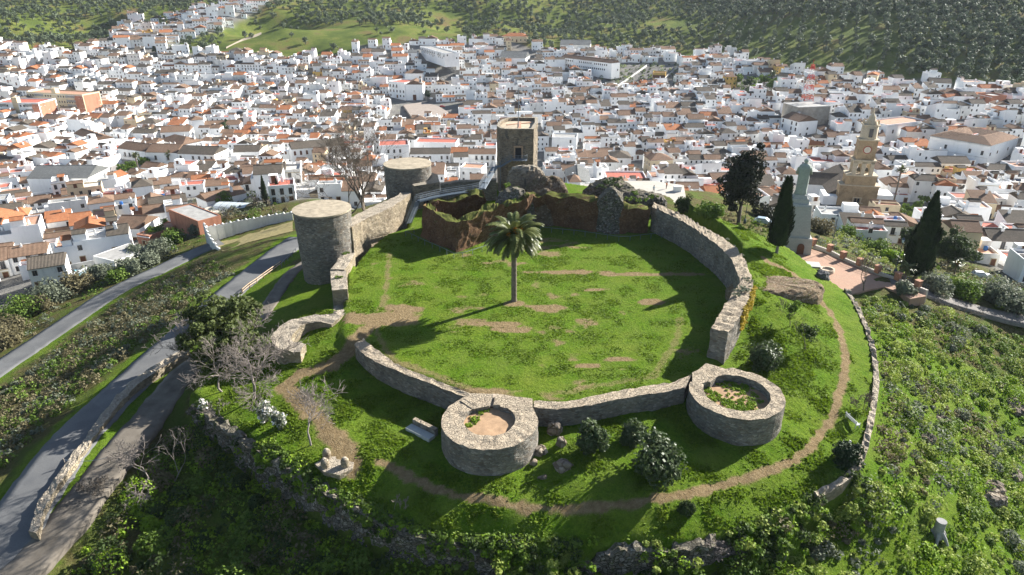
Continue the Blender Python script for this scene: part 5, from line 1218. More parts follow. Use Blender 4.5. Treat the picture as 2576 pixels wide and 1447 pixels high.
# ---------------- radio mast
c=mast_at; bx,by,_=PZ(*q('T3',(965,715))[0],math.hypot(c[1],0)*CP+20)[:3]
mb_=PZ(*q('T3',(968,720))[0],(c[1]-3)*CP+ (CAMZ-c[2])*SP); mt=PZ(*q('T3',(1002,468))[0],(c[1]-3)*CP+(CAMZ-c[2])*SP)
Hm=mt[2]-mb_[2]; rm_=empty('radio_mast',(mb_[0],mb_[1],mb_[2]-2),0,'red and white lattice radio mast above the bare concrete building','mast')
Hm+=2
for j in range(7):
    g=MB(); z0,z1=Hm*j/7,Hm*(j+1)/7; r0,r1=2.6-1.9*j/7,2.6-1.9*(j+1)/7
    cs=lambda r,z:[(r,r,z),(-r,r,z),(-r,-r,z),(r,-r,z)]
    a,b2=cs(r0,z0),cs(r1,z1)
    for i in range(4):
        g.tube([a[i],b2[i]],.16,4); k=(i+1)%4; mid0=tuple((np.array(a[i])+np.array(b2[i]))/2); mid1=tuple((np.array(a[k])+np.array(b2[k]))/2)
        g.tube([b2[i],b2[k]],.1,4); g.tube([a[i],mid1],.09,4); g.tube([mid1,b2[i]],.09,4); g.tube([mid0,mid1],.08,4)
    g.build('lattice_section',plain('mast_red' if j%2==0 else 'mast_white',(.5,.05,.03) if j%2==0 else (.75,.75,.73),.6),rm_,local=True)
g=MB(); g.tube([(0,0,Hm),(0,0,Hm+3)],.1,5)
g.lathe((0,0,Hm-2),[(.9,0),(.9,1.2)],8); g.build('antenna',plain('mast_red',(.5,.05,.03),.6),rm_,local=True)
# ---------------- square and its pavement
PLZ=polyT(q('T2',(480,790),(625,760),(740,800),(815,860),(760,905),(540,905)))
def sheet(name,poly,mat,lift=.12,kind='structure',label=None,cat=None,z=None,thick=1.5):
    g=MB(); n=len(poly); zz=max(p[2] for p in poly)+lift if z is None else z
    V=[(p[0],p[1],zz) for p in poly]+[(p[0],p[1],zz-thick) for p in poly]
    g.add(V,[tuple(range(n))]+[(i,n+i,n+(i+1)%n,(i+1)%n) for i in range(n)]); o=g.build(name,mat); tag(o,label,cat,kind=kind); return o
sheet('town_square',PLZ,plain('square_paving',(.31,.26,.22),.9,.15,.4),.15)
cxs=np.mean([p[0] for p in PLZ]); cys=np.mean([p[1] for p in PLZ]); LANDMARKS.append((cxs,cys-2,1,0,24,24)); REF.append((cxs,cys,'paved town square'))
b=T(*q('T2',(632,850))[0]); g=MB(); g.box((b[0],b[1],b[2]+.9),(11,7,1.3)); tag(g.build('skylight',M['iron_dark']),'dark fenced rectangular opening in the middle of the town square','skylight')
PS=polyT(q('T1',(870,1180),(1080,1240),(1270,1250),(1100,1290),(880,1310),(840,1380),(800,1340)))
sheet('street',PS,plain('street_paving',(.27,.25,.23),.9,.2,.4),.15); 
for p in ((900,1290),(1000,1260),(1100,1265),(850,1350),(1180,1250)):
    w=T(*q('T1',p)[0]); LANDMARKS.append((w[0],w[1],1,0,9,8))
# ---------------------------------------------------------------- ordinary houses
NOGO=[polyT(q('T1',(860,1180),(1640,1240),(1640,1262),(1200,1300),(960,1330),(840,1430),(790,1330))), polyT(q('T3',(390,560),(760,560),(770,730),(420,730))),
      polyT(q('T1',(1060,370),(1200,350),(1190,480),(1100,440))),polyT(q('T2',(1280,350),(1460,330),(1480,400),(1440,520),(1380,470))),
      polyT(q('T2',(2040,480),(2530,470),(2560,640),(1900,660),(1830,640))), polyT(q('Rr',(1550,560),(1980,520),(2010,600),(1700,660),(1560,660))),
      polyT(q('L',(1500,80),(1900,60),(2150,150),(1640,300),(1280,180))), polyT(q('M',(1770,250),(1830,240),(1835,440),(1765,440)))]
LANDMARKS.append((CHX,CHY-22,1,0,14,24))
def okpos(x,y):
    if not in_poly(np.array([x]),np.array([y]),TOWN)[0]: return False
    for n_ in NOGO:
        if in_poly(np.array([x]),np.array([y]),n_)[0]: return False
    return free_at(x,y,3.2)
def proj(x,y,z):
    Z=y*CP+(CAMZ-z)*SP; return 1288+F*x/Z, 723.5+F*((CAMZ-z)*CP-y*SP)/Z, Z
DIST=[ # polygon in the picture, heading of the rows
 (polyT([(-200,420),(160,440),(330,520),(430,480),(560,560),(430,640),(60,800),(-200,800)]),24),
 (polyT([(-200,300),(300,300),(430,470),(330,520),(160,440),(-200,420)]),-16),
 (polyT([(2050,470),(2800,480),(2800,800),(2200,700),(2050,560)]),-13),
 (polyT([(1950,210),(2800,240),(2800,480),(1950,470)]),-7),
 (polyT([(430,480),(800,470),(800,560),(560,560)]),12),
 (polyT([(-200,120),(250,115),(250,300),(-200,300)]),-8),
 (polyT([(250,20),(720,-10),(720,90),(480,140),(250,140)]),18)]
spots=[]
def rows(test,ang,seed,cx,cy,RX=520,RY=480):
    rs=random.Random(seed); c,s=math.cos(R(ang)),math.sin(R(ang)); v=-RY; par=0
    while v<RY:
        depth=rs.uniform(7.2,9.8); u=-RX+rs.uniform(0,8); wob=rs.uniform(-100,100); run=0
        sty=rs.random()
        while u<RX:
            w=rs.choice([5,5.5,6,7,7.5,8,9,10,12])*rs.uniform(.85,1.1)
            if run>rs.uniform(55,95): u+=6; run=0; continue
            vv=v+6*math.sin((u+wob)*.012)+ (mnoise.noise((u*.02,v*.02,seed)))*5
            x=cx+c*(u+w/2)-s*vv; y=cy+s*(u+w/2)+c*vv
            if test(x,y) and okpos(x,y):
                sl=math.atan2(6*.012*math.cos((u+w/2+wob)*.012),1)
                spots.append((x,y,w,depth*rs.uniform(.85,1.12),R(ang)+sl+(0 if par==0 else math.pi),rs.randrange(1<<30)))
            u+=w+ (0 if rs.random()<.93 else 2.5); run+=w
        v+=depth+ (rs.uniform(3.8,4.8) if par==1 else rs.uniform(.6,3.8)); par=1-par
def inside(poly): return lambda x,y: bool(in_poly(np.array([x]),np.array([y]),poly)[0])
tests=[inside(d[0]) for d in DIST]
for i,(pl,an) in enumerate(DIST):
    cx=np.mean([p[0] for p in pl]);cy=np.mean([p[1] for p in pl])
    others=tests[:i]; rows(lambda x,y,i=i:tests[i](x,y) and not any(t(x,y) for t in tests[:i]),an,50+i,cx,cy,320,300)
rows(lambda x,y: not any(t(x,y) for t in tests),1,99,0,450)
# castle silhouette in the picture: houses wholly behind it are left out
SIL=[(745,520),(800,512),(880,520),(1000,470),(1010,430),(1085,430),(1110,462),(1245,450),(1250,310),(1360,300),(1362,425),(1410,440),(1425,480),(1640,500),(1800,560),(2000,640),(2000,900),(700,900)]
cand=[]
for sp in spots:
    x,y,w,d,rz,sd=sp; z=float(terr(np.array([x]),np.array([y]),rough=False)[0])
    px,py,Z=proj(x,y,z+6)
    if px<-120 or px>2700 or py<-60 or py>1300: continue
    if in_poly(np.array([px]),np.array([py]),SIL)[0]: continue
    cand.append((Z,x,y,z,w,d,rz,sd,px,py))
cand.sort(); print('houses',len(cand))
NEAR=cand[:255]; mg=Merge(); sig={}
ORD=['nearest','second nearest','third nearest','fourth nearest','fifth nearest','sixth nearest','seventh nearest','eighth nearest','ninth nearest','tenth nearest','eleventh nearest','twelfth nearest','thirteenth nearest','fourteenth nearest','fifteenth nearest','sixteenth nearest']
REF+= [(-46,110,'tall round tower'),(11,150,'keep tower'),(52,128,'statue monument'),(88,122,'tall right-hand cypress')]
built=[]
for k,(Z,x,y,z,w,d,rz,sd,px,py) in enumerate(cand):
    rs=random.Random(sd); H=make_house(rs,w,d,rw=(.46,.24,.30) if x<-50 and y<400 else (.48,.39,.13))
    if k<255:
        x0=x; rd=sorted((math.hypot(x-a,y-b),a,n_) for a,b,n_ in REF)[0]
        side='left' if px<proj(rd[1],y,z)[0] else 'right'
        n_w={1:'one',2:'two',3:'three'}[H.st]
        key=(H.wm,n_w,H.desc,side,rd[2]); built.append([key,rd[0],H,x,y,z,rz])
    else: mg.add(H,x,y,z,rz)
groups={}; seen=set()
for b in built: groups.setdefault(b[0],[]).append(b)
for key,l in groups.items():
    l.sort(key=lambda b:b[1])
    for i,b in enumerate(l):
        H=b[2]; wm,st,desc,side,nm=key
        lab=f"{st}-storey {wm} house, {desc}, {ORD[min(i,15)]+' such' if len(l)>1 else 'the only such'} {side} of the {nm}"
        if len(lab.split())>16: lab=f"{st}-storey {wm} house, {desc}, {ORD[min(i,15)]} {side} of {nm}"
        if len(lab.split())>16: lab=f"{wm} house, {desc}, {ORD[min(i,15)]} {side} of {nm}"
        if len(lab.split())>16: lab=f"{H.desc} house, {ORD[min(i,15)]} {side} of {nm}"
        if lab in seen: lab=f"{st}-storey {H.desc.split(' and ')[0]} house, {ORD[min(i,15)]} {side} of {nm}"
        seen.add(lab)
        place_house(H,b[3],b[4],b[5],b[6],'town_house',lab,'house','whitewashed town houses')
o=mg.g.build('far_houses',TML); tag(o,'mass of white houses with tiled roofs filling the far part of town','houses','whitewashed town houses','stuff')
# ---------------------------------------------------------------- vegetation
ORDN=['first','second','third','fourth','fifth','sixth','seventh','eighth','ninth','tenth','eleventh','twelfth','thirteenth','fourteenth','fifteenth','sixteenth','seventeenth']
def leafmat(name,cols,sc=1.2,trans=.3,rough=.7):
    m,nt,b=newmat(name,rough,.25); n=N(nt); p=n.pos()
    f=n.noise(p,sc,4,.7); f2=n.noise(p,sc*7,2,.6)
    f=n.math('ADD',n.math('MULTIPLY',f,.6),n.math('MULTIPLY',f2,.4))
    c=n.ramp(f,[(.3+.4*i/(len(cols)-1),x) for i,x in enumerate(cols)]); n.put(b.inputs['Base Color'],c)
    tr=n.n('ShaderNodeBsdfTranslucent'); n.put(tr.inputs[0],c); mx=n.n('ShaderNodeMixShader'); mx.inputs[0].default_value=trans
    nt.links.new(b.outputs[0],mx.inputs[1]); nt.links.new(tr.outputs[0],mx.inputs[2]); nt.links.new(mx.outputs[0],nt.nodes['Material Output'].inputs[0]); return m
M['l_oak']=leafmat('oak_leaves',[(.02,.035,.01),(.05,.08,.02),(.1,.13,.035)])
M['l_oak2']=leafmat('olive_green_leaves',[(.03,.045,.012),(.08,.105,.025),(.16,.18,.05)])
M['l_shrub']=leafmat('glossy_shrub_leaves',[(.025,.045,.015),(.06,.09,.03),(.16,.19,.1)],rough=.45)
M['l_cyp']=leafmat('cypress_leaves',[(.01,.02,.008),(.022,.042,.014),(.04,.065,.02)],trans=.12)
M['l_pine']=leafmat('dark_conifer_leaves',[(.012,.016,.009),(.03,.035,.018),(.055,.06,.03)],trans=.12)
M['l_olive']=leafmat('olive_leaves',[(.05,.08,.04),(.11,.14,.075),(.2,.24,.14)],sc=.4,trans=.15)
M['l_bright']=leafmat('fresh_green_leaves',[(.07,.14,.008),(.18,.29,.018),(.34,.42,.04)],sc=.9)
M['l_mid']=leafmat('mid_green_leaves',[(.045,.085,.012),(.11,.18,.022),(.22,.28,.05)],sc=.7)
M['l_pale']=leafmat('pale_yellow_green_leaves',[(.12,.17,.025),(.26,.32,.06),(.42,.46,.12)],sc=.7)
M['l_dry']=leafmat('dry_scrub_leaves',[(.07,.065,.03),(.16,.14,.07),(.28,.24,.14)],sc=.8)
M['l_grey']=leafmat('grey_green_leaves',[(.08,.095,.06),(.16,.18,.12),(.27,.3,.21)],sc=.8)
M['l_grass']=leafmat('grass_blades',[(.07,.12,.006),(.14,.22,.012),(.22,.29,.03)],sc=.35,trans=.45)
M['flower']=plain('white_blossom',(.75,.72,.68),.8)
M['palm']=leafmat('palm_fronds',[(.05,.07,.018),(.11,.13,.035),(.23,.23,.07)],trans=.2,rough=.4)
def leaves(C,Rr,n,size,up=.35,shell=.55,squash=1.0):
    """n leaf quads round each clump (arrays); returns verts, quads"""
    C=np.repeat(np.asarray(C,float),n,0); Rr=np.repeat(np.asarray(Rr,float).reshape(len(Rr),-1)*np.ones(3),n,0); k=len(C)
    d=rng.normal(size=(k,3)); d/=np.linalg.norm(d,axis=1)[:,None]
    r=shell+(1-shell)*rng.random(k)**.6; pos=C+d*Rr*r[:,None]
    nrm=d*.8+rng.normal(size=(k,3))*.6; nrm[:,2]+=up; nrm/=np.linalg.norm(nrm,axis=1)[:,None]
    a=np.cross(nrm,rng.normal(size=(k,3))); a/=np.linalg.norm(a,axis=1)[:,None]; b=np.cross(nrm,a)
    s=(size*(.6+.8*rng.random(k)))[:,None]; b=b*squash
    V=np.stack([pos-a*s-b*s*.6,pos+a*s*.2-b*s,pos+a*s+b*s*.5,pos-a*s*.3+b*s],1).reshape(-1,3)
    return V, np.arange(len(V)).reshape(-1,4)
def stackm(L):
    V=[];Fq=[];o=0
    for v,f in L: V.append(v);Fq.append(f+o);o+=len(v)
    return np.concatenate(V),np.concatenate(Fq)
def foliage_obj(name,L,mats,parent=None,loc=None,midx=None):
    V,Fq=stackm(L); return obj(name,np_mesh(name,V,Fq,mats,midx=midx),parent) if loc is None else obj(name,np_mesh(name,V,Fq,mats,loc,midx),parent,loc)
def clumps(c,r,n,cr,seed=0,flat=1.0):
    rs=np.random.default_rng(seed); d=rs.normal(size=(n,3)); d/=np.linalg.norm(d,axis=1)[:,None]; rad=rs.random(n)**.5*1.12
    az_=np.arctan2(d[:,1],d[:,0]); lob=1+.22*np.sin(az_*2+seed)+.16*np.sin(az_*3+seed*1.7)*np.sign(d[:,2])+.12*np.cos(az_*5+seed); rad=rad*lob; P_=np.array(c)+d*np.array(r)*rad[:,None]; R_=cr*(.45+1.0*rs.random(n)); return P_,np.stack([R_,R_,R_*flat],1)
def limb(g,p,d,L,r,depth,rs,spread=.55,up=.15,n=5,minr=.012,kids=(2,3),segs=3,wig=.18,ratio=.72,m=0):
    r=max(r,.02); pts=[Vector(p)];rad=[r]; d=Vector(d).normalized(); 
    for i in range(segs):
        d=(d+Vector((rs.gauss(0,wig),rs.gauss(0,wig),rs.gauss(0,wig)+up*.3))).normalized(); pts.append(pts[-1]+d*L/segs); rad.append(max(.02,r*(1-.38*(i+1)/segs)))
    g.tube(pts,rad,max(3,n),cap=False,m=m)
    if depth<=0: return
    for k in range(rs.randint(*kids)):
        t=rs.uniform(.45,1) if k else 1; i=min(segs,max(1,int(t*segs+.5)))
        nd=(d+Vector((rs.gauss(0,spread),rs.gauss(0,spread),rs.gauss(0,spread*.6)+up))).normalized()
        limb(g,pts[i],nd,L*ratio*rs.uniform(.8,1.15),rad[i]*rs.uniform(.6,.78),depth-1,rs,spread,up,max(3,n-1),minr,kids,segs,wig,ratio,m)
def bare_tree(pos,h,seed,label,mat='bark_pale',depth=6,r=None,spread=.5,up=.12,lean=(0,0),name='bare_tree',trunks=1,kids=(2,3),group='leafless trees'):
    rs=random.Random(seed); x,y,z=pos; t=empty(name,(x,y,z),0,label,'tree',group); r=r or h*.028
    for k in range(trunks):
        g=MB(); off=(k-(trunks-1)/2)*.5
        limb(g,(x+off,y,z-.3),(lean[0]+off*.3,lean[1],1),h*.34,r,depth,rs,spread,up,7,.004,kids)
        g.build('trunk' if k==0 else 'trunk',M[mat],t)
    return t
def shrub(pos,r,h,label,mat='l_shrub',n=26,ln=60,size=.16,seed=1,name='shrub',group='round shrubs',cat='shrub',flowers=0,fmat='flower',trunk=True):
    x,y,z=pos; t=empty(name,(x,y,z),0,label,cat,group)
    C,Rr=clumps((x,y,z+h*.46),(r*.76,r*.76,h*.38),n,r*.42,seed); L=[leaves(C,Rr,ln,size)]
    foliage_obj('foliage',[(L[0][0]-np.array([x,y,z]),L[0][1])],M[mat],t)
    if trunk:
        g=MB(); rs=random.Random(seed)
        for k in range(4): g.tube([(x+rs.uniform(-.2,.2),y+rs.uniform(-.2,.2),z-.3),(x+rs.uniform(-.5,.5)*r,y+rs.uniform(-.5,.5)*r,z+h*.6)],[.07,.03],5)
        g.build('stem',M['bark'],t)
    if flowers:
        C2,R2=clumps((x,y,z+h*.55),(r*.85,r*.85,h*.42),flowers,.25,seed+5); v,f=leaves(C2,R2,14,.09); foliage_obj('blossom',[(v-np.array([x,y,z]),f)],M[fmat],t)
    return t
def tree(pos,th,ch,cr,label,mat='l_oak',n=60,ln=70,size=.22,seed=1,name='tree',group=None,clr=1.0,flat=.8,trunk_r=.3,tm='bark'):
    x,y,z=pos; t=empty(name,(x,y,z),0,label,'tree',group)
    C,Rr=clumps((x,y,z+th+ch/2),(cr*.8,cr*.8,ch*.42),n,clr,seed,flat); v,f=leaves(C,Rr,ln,size); foliage_obj('crown',[(v-np.array([x,y,z]),f)],M[mat],t)
    g=MB(); rs=random.Random(seed); limb(g,(x,y,z-.4),(0,0,1),th+ch*.25,trunk_r,3,rs,.5,.2,7,.03,(3,4),3,.1,.6); g.build('trunk',M[tm],t); return t
def palm(pos,th,fr,nf,label,seed=1,trunk_r=.32,fruit=True,name='palm_tree',group='palm trees',ll=.55,lean=0):
    x,y,z=pos; rs=random.Random(seed); t=empty(name,(x,y,z),0,label,'palm tree',group)
    g=MB(); k=max(6,int(th*2.5)); prof=[]
    for i in range(k+1):
        f=i/k; prof.append((trunk_r*(1.35 if i==0 else 1)*(1.0+.12*(i%2))*(1-.12*f+(.25 if f>.93 else 0)),th*f))
    g.lathe((0,0,-.2),prof,12); g.v=[(a+lean*(max(c,0)/th)**1.5,b,c) for a,b,c in g.v]; g.build('trunk',M['bark'],t,local=True)
    V=[];Fq=[]
    for j in range(nf):
        az=rs.uniform(0,2*math.pi); el=math.asin(min(1,max(-1,-.35+1.33*((j+.5)/nf)))); L=fr*rs.uniform(.85,1.1)*(1 if el>0 else .85)
        pts=[];p=np.array([0,0,th+.1]); e=el; seg=9
        for i in range(seg+1):
            pts.append(p.copy()); p=p+np.array([math.cos(az)*math.cos(e),math.sin(az)*math.cos(e),math.sin(e)])*L/seg; e-=(.05+.26*(i/seg))*(1.1 if el>-.2 else .6)
        side=np.array([-math.sin(az),math.cos(az),0]); pts=np.array(pts)
        m_=30
        for i in range(m_):
            f=.12+.88*i/m_; q_=f*seg; a=int(q_); fr_=q_-a; b=min(a+1,seg); p0=pts[a]*(1-fr_)+pts[b]*fr_; tg=pts[b]-pts[a]+1e-6; tg/=np.linalg.norm(tg)+1e-9
            up_=np.cross(tg,side); ln=ll*math.sin(math.pi*min(1,f*.86+.12))**.6*rs.uniform(.85,1.1)*(fr/3.5)
            for s in(-1,1):
                dd=side*s*.78+tg*.55+np.array([0,0,-.28])+up_*0; dd/=np.linalg.norm(dd); w=tg*.045*(fr/3.5)*1.6
                n0=len(V); V.extend([p0-w,p0+w,p0+dd*ln+w*.3,p0+dd*ln-w*.3]); Fq.append([n0,n0+1,n0+2,n0+3])
        for i in range(seg):
            w=side*.035*(1.3-i/seg); n0=len(V); V.extend([pts[i]-w,pts[i]+w,pts[i+1]+w,pts[i+1]-w]); Fq.append([n0,n0+1,n0+2,n0+3])
    V=np.array(V); V[:,0]+=lean
    obj('frond_crown',np_mesh('frond_crown',V,np.array(Fq),M['palm']),t)
    if fruit:
        L=[]
        for j in range(9):
            az=2*math.pi*j/9+rs.random(); L.append(leaves(np.array([[lean+math.cos(az)*.95*fr/4.9,math.sin(az)*.95*fr/4.9,th+(.75+rs.uniform(-.3,.7))*fr/4.9]]),np.array([[.4,.4,.5]])*fr/4.9,60,.09*fr/4.9))
        foliage_obj('fruit',L,plain('orange_dates',(.7,.28,.02),.7),t)
    return t
def cypress(pos,h,r,label,seed=1,th=None,name='cypress',group='cypress trees',n=None,tops=1):
    x,y,z=pos; t=empty(name,(x,y,z),0,label,'cypress',group); th=th or h*.1; rs=np.random.default_rng(seed)
    n=n or int(9000*h*r/24)
    f=rs.random(n); prof=lambda f:r*np.clip(np.sin(np.pi*(.08+.92*f)**.62),0,1)**.75*(1-.25*f)
    az=rs.random(n)*2*np.pi; lump=1+.17*np.sin(az*3+f*9+seed)+.13*np.sin(az*5-f*17)+.06*np.sin(f*60)
    rad=prof(f)*lump*(.7+.42*rs.random(n)**1.5); off=np.where(rs.random(n)<.5,1,-1)*(.18*r*(f>.8)*(tops>1))
    ps=np.stack([rad*np.cos(az)+off,rad*np.sin(az),th+(h-th)*f],1); s=(.11+.1*rs.random(n))[:,None]*max(1,h/12)*.9
    out=np.stack([np.cos(az),np.sin(az),np.zeros(n)],1); u=np.array([0,0,1.])+out*.35+rs.normal(size=(n,3))*.18; w=np.cross(u,out)+rs.normal(size=(n,3))*.3
    w/=np.linalg.norm(w,axis=1)[:,None]
    V=np.stack([ps-w*s*.6-u*s,ps+w*s*.6-u*s,ps+w*s*.4+u*s*1.6,ps-w*s*.3+u*s*1.4],1).reshape(-1,3)
    obj('foliage',np_mesh('foliage',V,np.arange(len(V)).reshape(-1,4),M['l_cyp']),t)
    g=MB(); k=14; g.lathe((0,0,0),[(max(.02,float(prof(np.array(i/k)))*.78),th+(h-th)*i/k) for i in range(k+1)],14); g.build('core',M['l_cyp'],t,local=True).name='inner_foliage'
    g=MB(); g.tube([(0,0,-.4),(.05,0,th*.6),(0,0,th+.6)],[.3*r/1.6,.24*r/1.6,.2*r/1.6],8); g.build('trunk',M['bark_pale'],t,local=True); return t
def base(px,py,ret=None): return T(px,py)
# --- named plants
palm(P(1293,757,0),10.3,4.9,120,'tall date palm with orange fruit alone in the middle of the courtyard',3,.4)
bt=T(2300,706); cypress(bt,17.2,2.35,'tall pointed cypress on the right beyond the brick plaza',4,n=26000)
bt=T(1953,637); cypress(bt,13.2,1.65,'cypress with a forked top on the grass beside the statue monument',5,th=1.8,n=16000,tops=2)
def at_Z(px,py,Z): return PZ(px,py,Z)
cp=PZ(665,492,200); cypress((cp[0],cp[1],tz(cp[0],cp[1])),9,.9,'slim cypress left of the big bare tree, the taller of two',6,n=3000)
cp=PZ(698,480,205); cypress((cp[0],cp[1],tz(cp[0],cp[1])),7,.8,'slim cypress left of the big bare tree, the shorter of two',7,n=2500)
p=P(1858,560,-3.0); tree((p[0],p[1],-3.5),3.5,13.0,5.2,'big dark rounded conifer standing behind the east wall','l_pine',n=85,ln=170,size=.2,seed=8,name='conifer_tree',clr=1.35,trunk_r=.45,tm='bark_dark')
p=P(1925,575,-8); tree((p[0],p[1],-9),1.5,5.5,3.6,'low dark tree behind the statue cypress','l_pine',n=30,ln=120,size=.2,seed=9,name='conifer_tree',clr=1.2)
p=T(2385,668); tree(p,2.2,7,6.2,'spreading dark evergreen behind the tall right-hand cypress','l_oak',n=60,ln=150,size=.2,seed=10,name='oak_tree',clr=1.5)
p=T(2290,640); tree(p,2,6,4.5,'dark evergreen left of the tall right-hand cypress','l_oak',n=45,ln=130,size=.2,seed=12,name='oak_tree',clr=1.4)
p=P(575,915,-6); tree((p[0],p[1],-6.2),1.2,9.0,7.2,'large spreading evergreen oak beside the asphalt road','l_oak2',n=150,ln=170,size=.18,seed=11,name='oak_tree',clr=1.25,flat=.75,trunk_r=.4,tm='bark_pale')
# bare trees
p=P(918,565,-9); bare_tree((p[0],p[1],-9.5),27,21,'big leafless tree between the two solid round towers','bark',6,.42,.5,.16,trunks=2,kids=(3,4))
p=P(880,580,-9.5); bare_tree((p[0],p[1],-10.5),23,22,'leafless tree just left of the big bare tree','bark',6,.34,.55,.12,kids=(3,3))
p=T(638,1003); bare_tree(p,13,23,'pale leafless tree with twisted limbs in front of the horseshoe bastion','bark_pale',6,.2,.6,.1,lean=(-.1,0),kids=(3,4))
p=T(560,985); bare_tree(p,9,24,'leafless bushy tree leaning left of the twisted pale tree','bark_pale',5,.16,.6,.05,lean=(-.4,0),kids=(3,4))
p=T(783,1122); bare_tree(p,8.6,25,'small crooked leafless tree on the mounded lawn','bark_pale',5,.13,.55,.1,lean=(.12,0),kids=(3,4))
p=T(510,935); bare_tree(p,9.5,26,'leafless tree with hooked branches at the edge of the gravel lane','bark_pale',5,.15,.6,.05,lean=(-.5,.1),kids=(3,4))
p=T(395,1225); bare_tree(p,7.5,27,'leafless shrub tree on the slope below the gravel lane','bark_pale',5,.11,.6,.05,lean=(-.3,0),kids=(3,4))
p=T(432,1215); bare_tree(p,8,28,'slim leafless sapling leaning right on the dark slope','bark_pale',5,.08,.35,.1,lean=(.6,0),kids=(2,2))
p=T(2172,735); bare_tree(p,8.5,29,'small leafless tree at the edge of the brick plaza','bark',6,.13,.5,.15)
p=T(2403,855); bare_tree(p,7.5,30,'small nearly bare tree on the bushy east slope','bark',6,.1,.5,.15)
p=T(1005,1280); bare_tree(p,1.6,31,'twiggy dry bush at the front left of the terrace','bark_pale',5,.03,.35,.3,name='dry_bush',trunks=3)
p=T(1800,1400); bare_tree(p,3.0,32,'tangled leafless thorn bush below the terrace edge','bark_pale',6,.06,.9,.0,name='dry_bush',trunks=3)
p=T(2170,1030); bare_tree(p,2.6,33,'leafless shrub behind the metal bench','bark',5,.05,.5,.2,name='dry_bush',trunks=3)
p=T(250,1250); bare_tree(p,3.0,34,'reddish twiggy bush overhanging the gravel lane','bark',6,.05,.5,.05,name='dry_bush',trunks=4,lean=(-.5,0))
p=T(545,1045); bare_tree(p,2.4,35,'pale twiggy bush at the left tip of the mounded lawn','bark_pale',5,.05,.6,.1,name='dry_bush',trunks=2)
for i,(px,py,h) in enumerate(((690,545,7),(720,540,8),(640,530,6),(755,560,6),(610,500,5))):
    p=T(px,py); bare_tree(p,h,40+i,'thin leafless tree behind the white scalloped wall, '+ORDN[[3,2,1,4,0].index(i) if 0 else sorted([690,720,640,755,610]).index(px)]+' from the left','bark',5,.1,.45,.15,group='bare garden trees')
# shrubs of the terrace
S=[(1490,1135,1.55,3.0,'round green shrub between the two hollow towers','l_shrub',.13),(1655,1200,2.5,4.6,'largest glossy shrub casting a long shadow on the path','l_shrub',.15),
   (1590,1110,1.3,2.0,'dark low shrub touching the left of the largest glossy shrub','l_shrub',.12),(1920,925,2.1,3.3,'glossy shrub behind the weedy hollow tower','l_shrub',.14),
   (1725,1290,.75,1.1,'small dark bush on the grass bank below the path','l_oak',.09),(1720,535,1.6,3.2,'round clipped shrub at the top of the east wall','l_oak',.12)]
for i,(px,py,r,h,lab,m_,sz) in enumerate(S): shrub(T(px,py),r,h,lab,m_,n=int(26+14*r),ln=110,size=sz,seed=60+i)
shrub(T(2128,1165),1.5,2.4,'dark round bush with white flowers by the edging wall','l_cyp',n=50,ln=120,size=.12,seed=70,flowers=5)
shrub(T(672,1062),1.2,3.0,'white blossoming shrub on the mounded lawn, left of two','l_grey',n=16,ln=60,size=.1,seed=71,flowers=34,group='blossoming shrubs'); shrub(T(704,1075),.9,2.2,'white blossoming shrub on the mounded lawn, right of two','l_grey',n=12,ln=60,size=.1,seed=72,flowers=24,group='blossoming shrubs')
shrub(T(515,1035),.8,1.4,'pale flowering bush at the left end of the retaining wall','l_grey',n=12,ln=60,size=.09,seed=73,flowers=20,group='blossoming shrubs')
# saplings on the east slope
def sapling(pos,h,cr,label,seed,mat='l_grey'): return tree(pos,h*.5,h*.55,cr,label,mat,n=16,ln=45,size=.12,seed=seed,name='sapling',clr=.5,trunk_r=.06,group='young trees on the east slope')
sapling(T(2025,880),3.6,1.3,'young tree with a thin trunk beside the dirt path, nearer of two',80,'l_oak'); sapling(T(1988,822),3.8,1.2,'young tree just below the flat rubble platform',81,'l_mid')
# trees along the plaza and garden
for i,(px,py,r,h,m_,lab) in enumerate(((2270,742,1.8,2.4,'l_grey','grey-green bush at the near corner of the brick plaza'),(2350,735,3,3,'l_grey','bush left of the ramp under the tall cypress'),(2420,745,3.2,3.2,'l_mid','bush along the far side of the ramp, second from left'),
    (2500,760,4,4,'l_grey','large grey-green bush beyond the right end of the ramp'),(2545,775,3.5,3.2,'l_grey','rightmost bush beyond the ramp'),(2130,600,3,3,'l_mid','green bush behind the plaza balustrade, left'),(2200,635,3,2.5,'l_mid','green bush behind the plaza balustrade, middle'),(2250,660,2.5,2.5,'l_bright','bright bush behind the plaza balustrade, right'),(1790,540,2.4,2.2,'l_mid','bush at the foot of the big dark conifer'),(2060,585,3,3,'l_dry','brownish bush behind the statue pedestal'))):
    shrub(T(px,py),r,h,lab,m_,n=int(14+9*r),ln=90,size=.17,seed=90+i,group='bushes round the plaza')
G=[(330,690,3.5,4,'l_grey'),(395,650,4,4.5,'l_grey'),(380,668,2.6,3,'l_grey'),(300,705,2.5,3,'l_mid'),(200,730,3.5,4.5,'l_dry'),(140,760,4.2,4.5,'l_grey'),(60,800,4.5,4,'l_mid'),(100,785,3,3,'l_dry'),(20,840,3.5,3,'l_dry'),(250,700,3,3.2,'l_grey'),(440,610,3,3.4,'l_mid'),(400,605,2.5,4.0,'l_mid'),(500,590,2.2,3,'l_grey'),(560,520,3,4,'l_mid'),(430,575,2.5,3,'l_mid'),(345,640,2.2,2.5,'l_grey'),(15,870,3.2,3,'l_dry')]
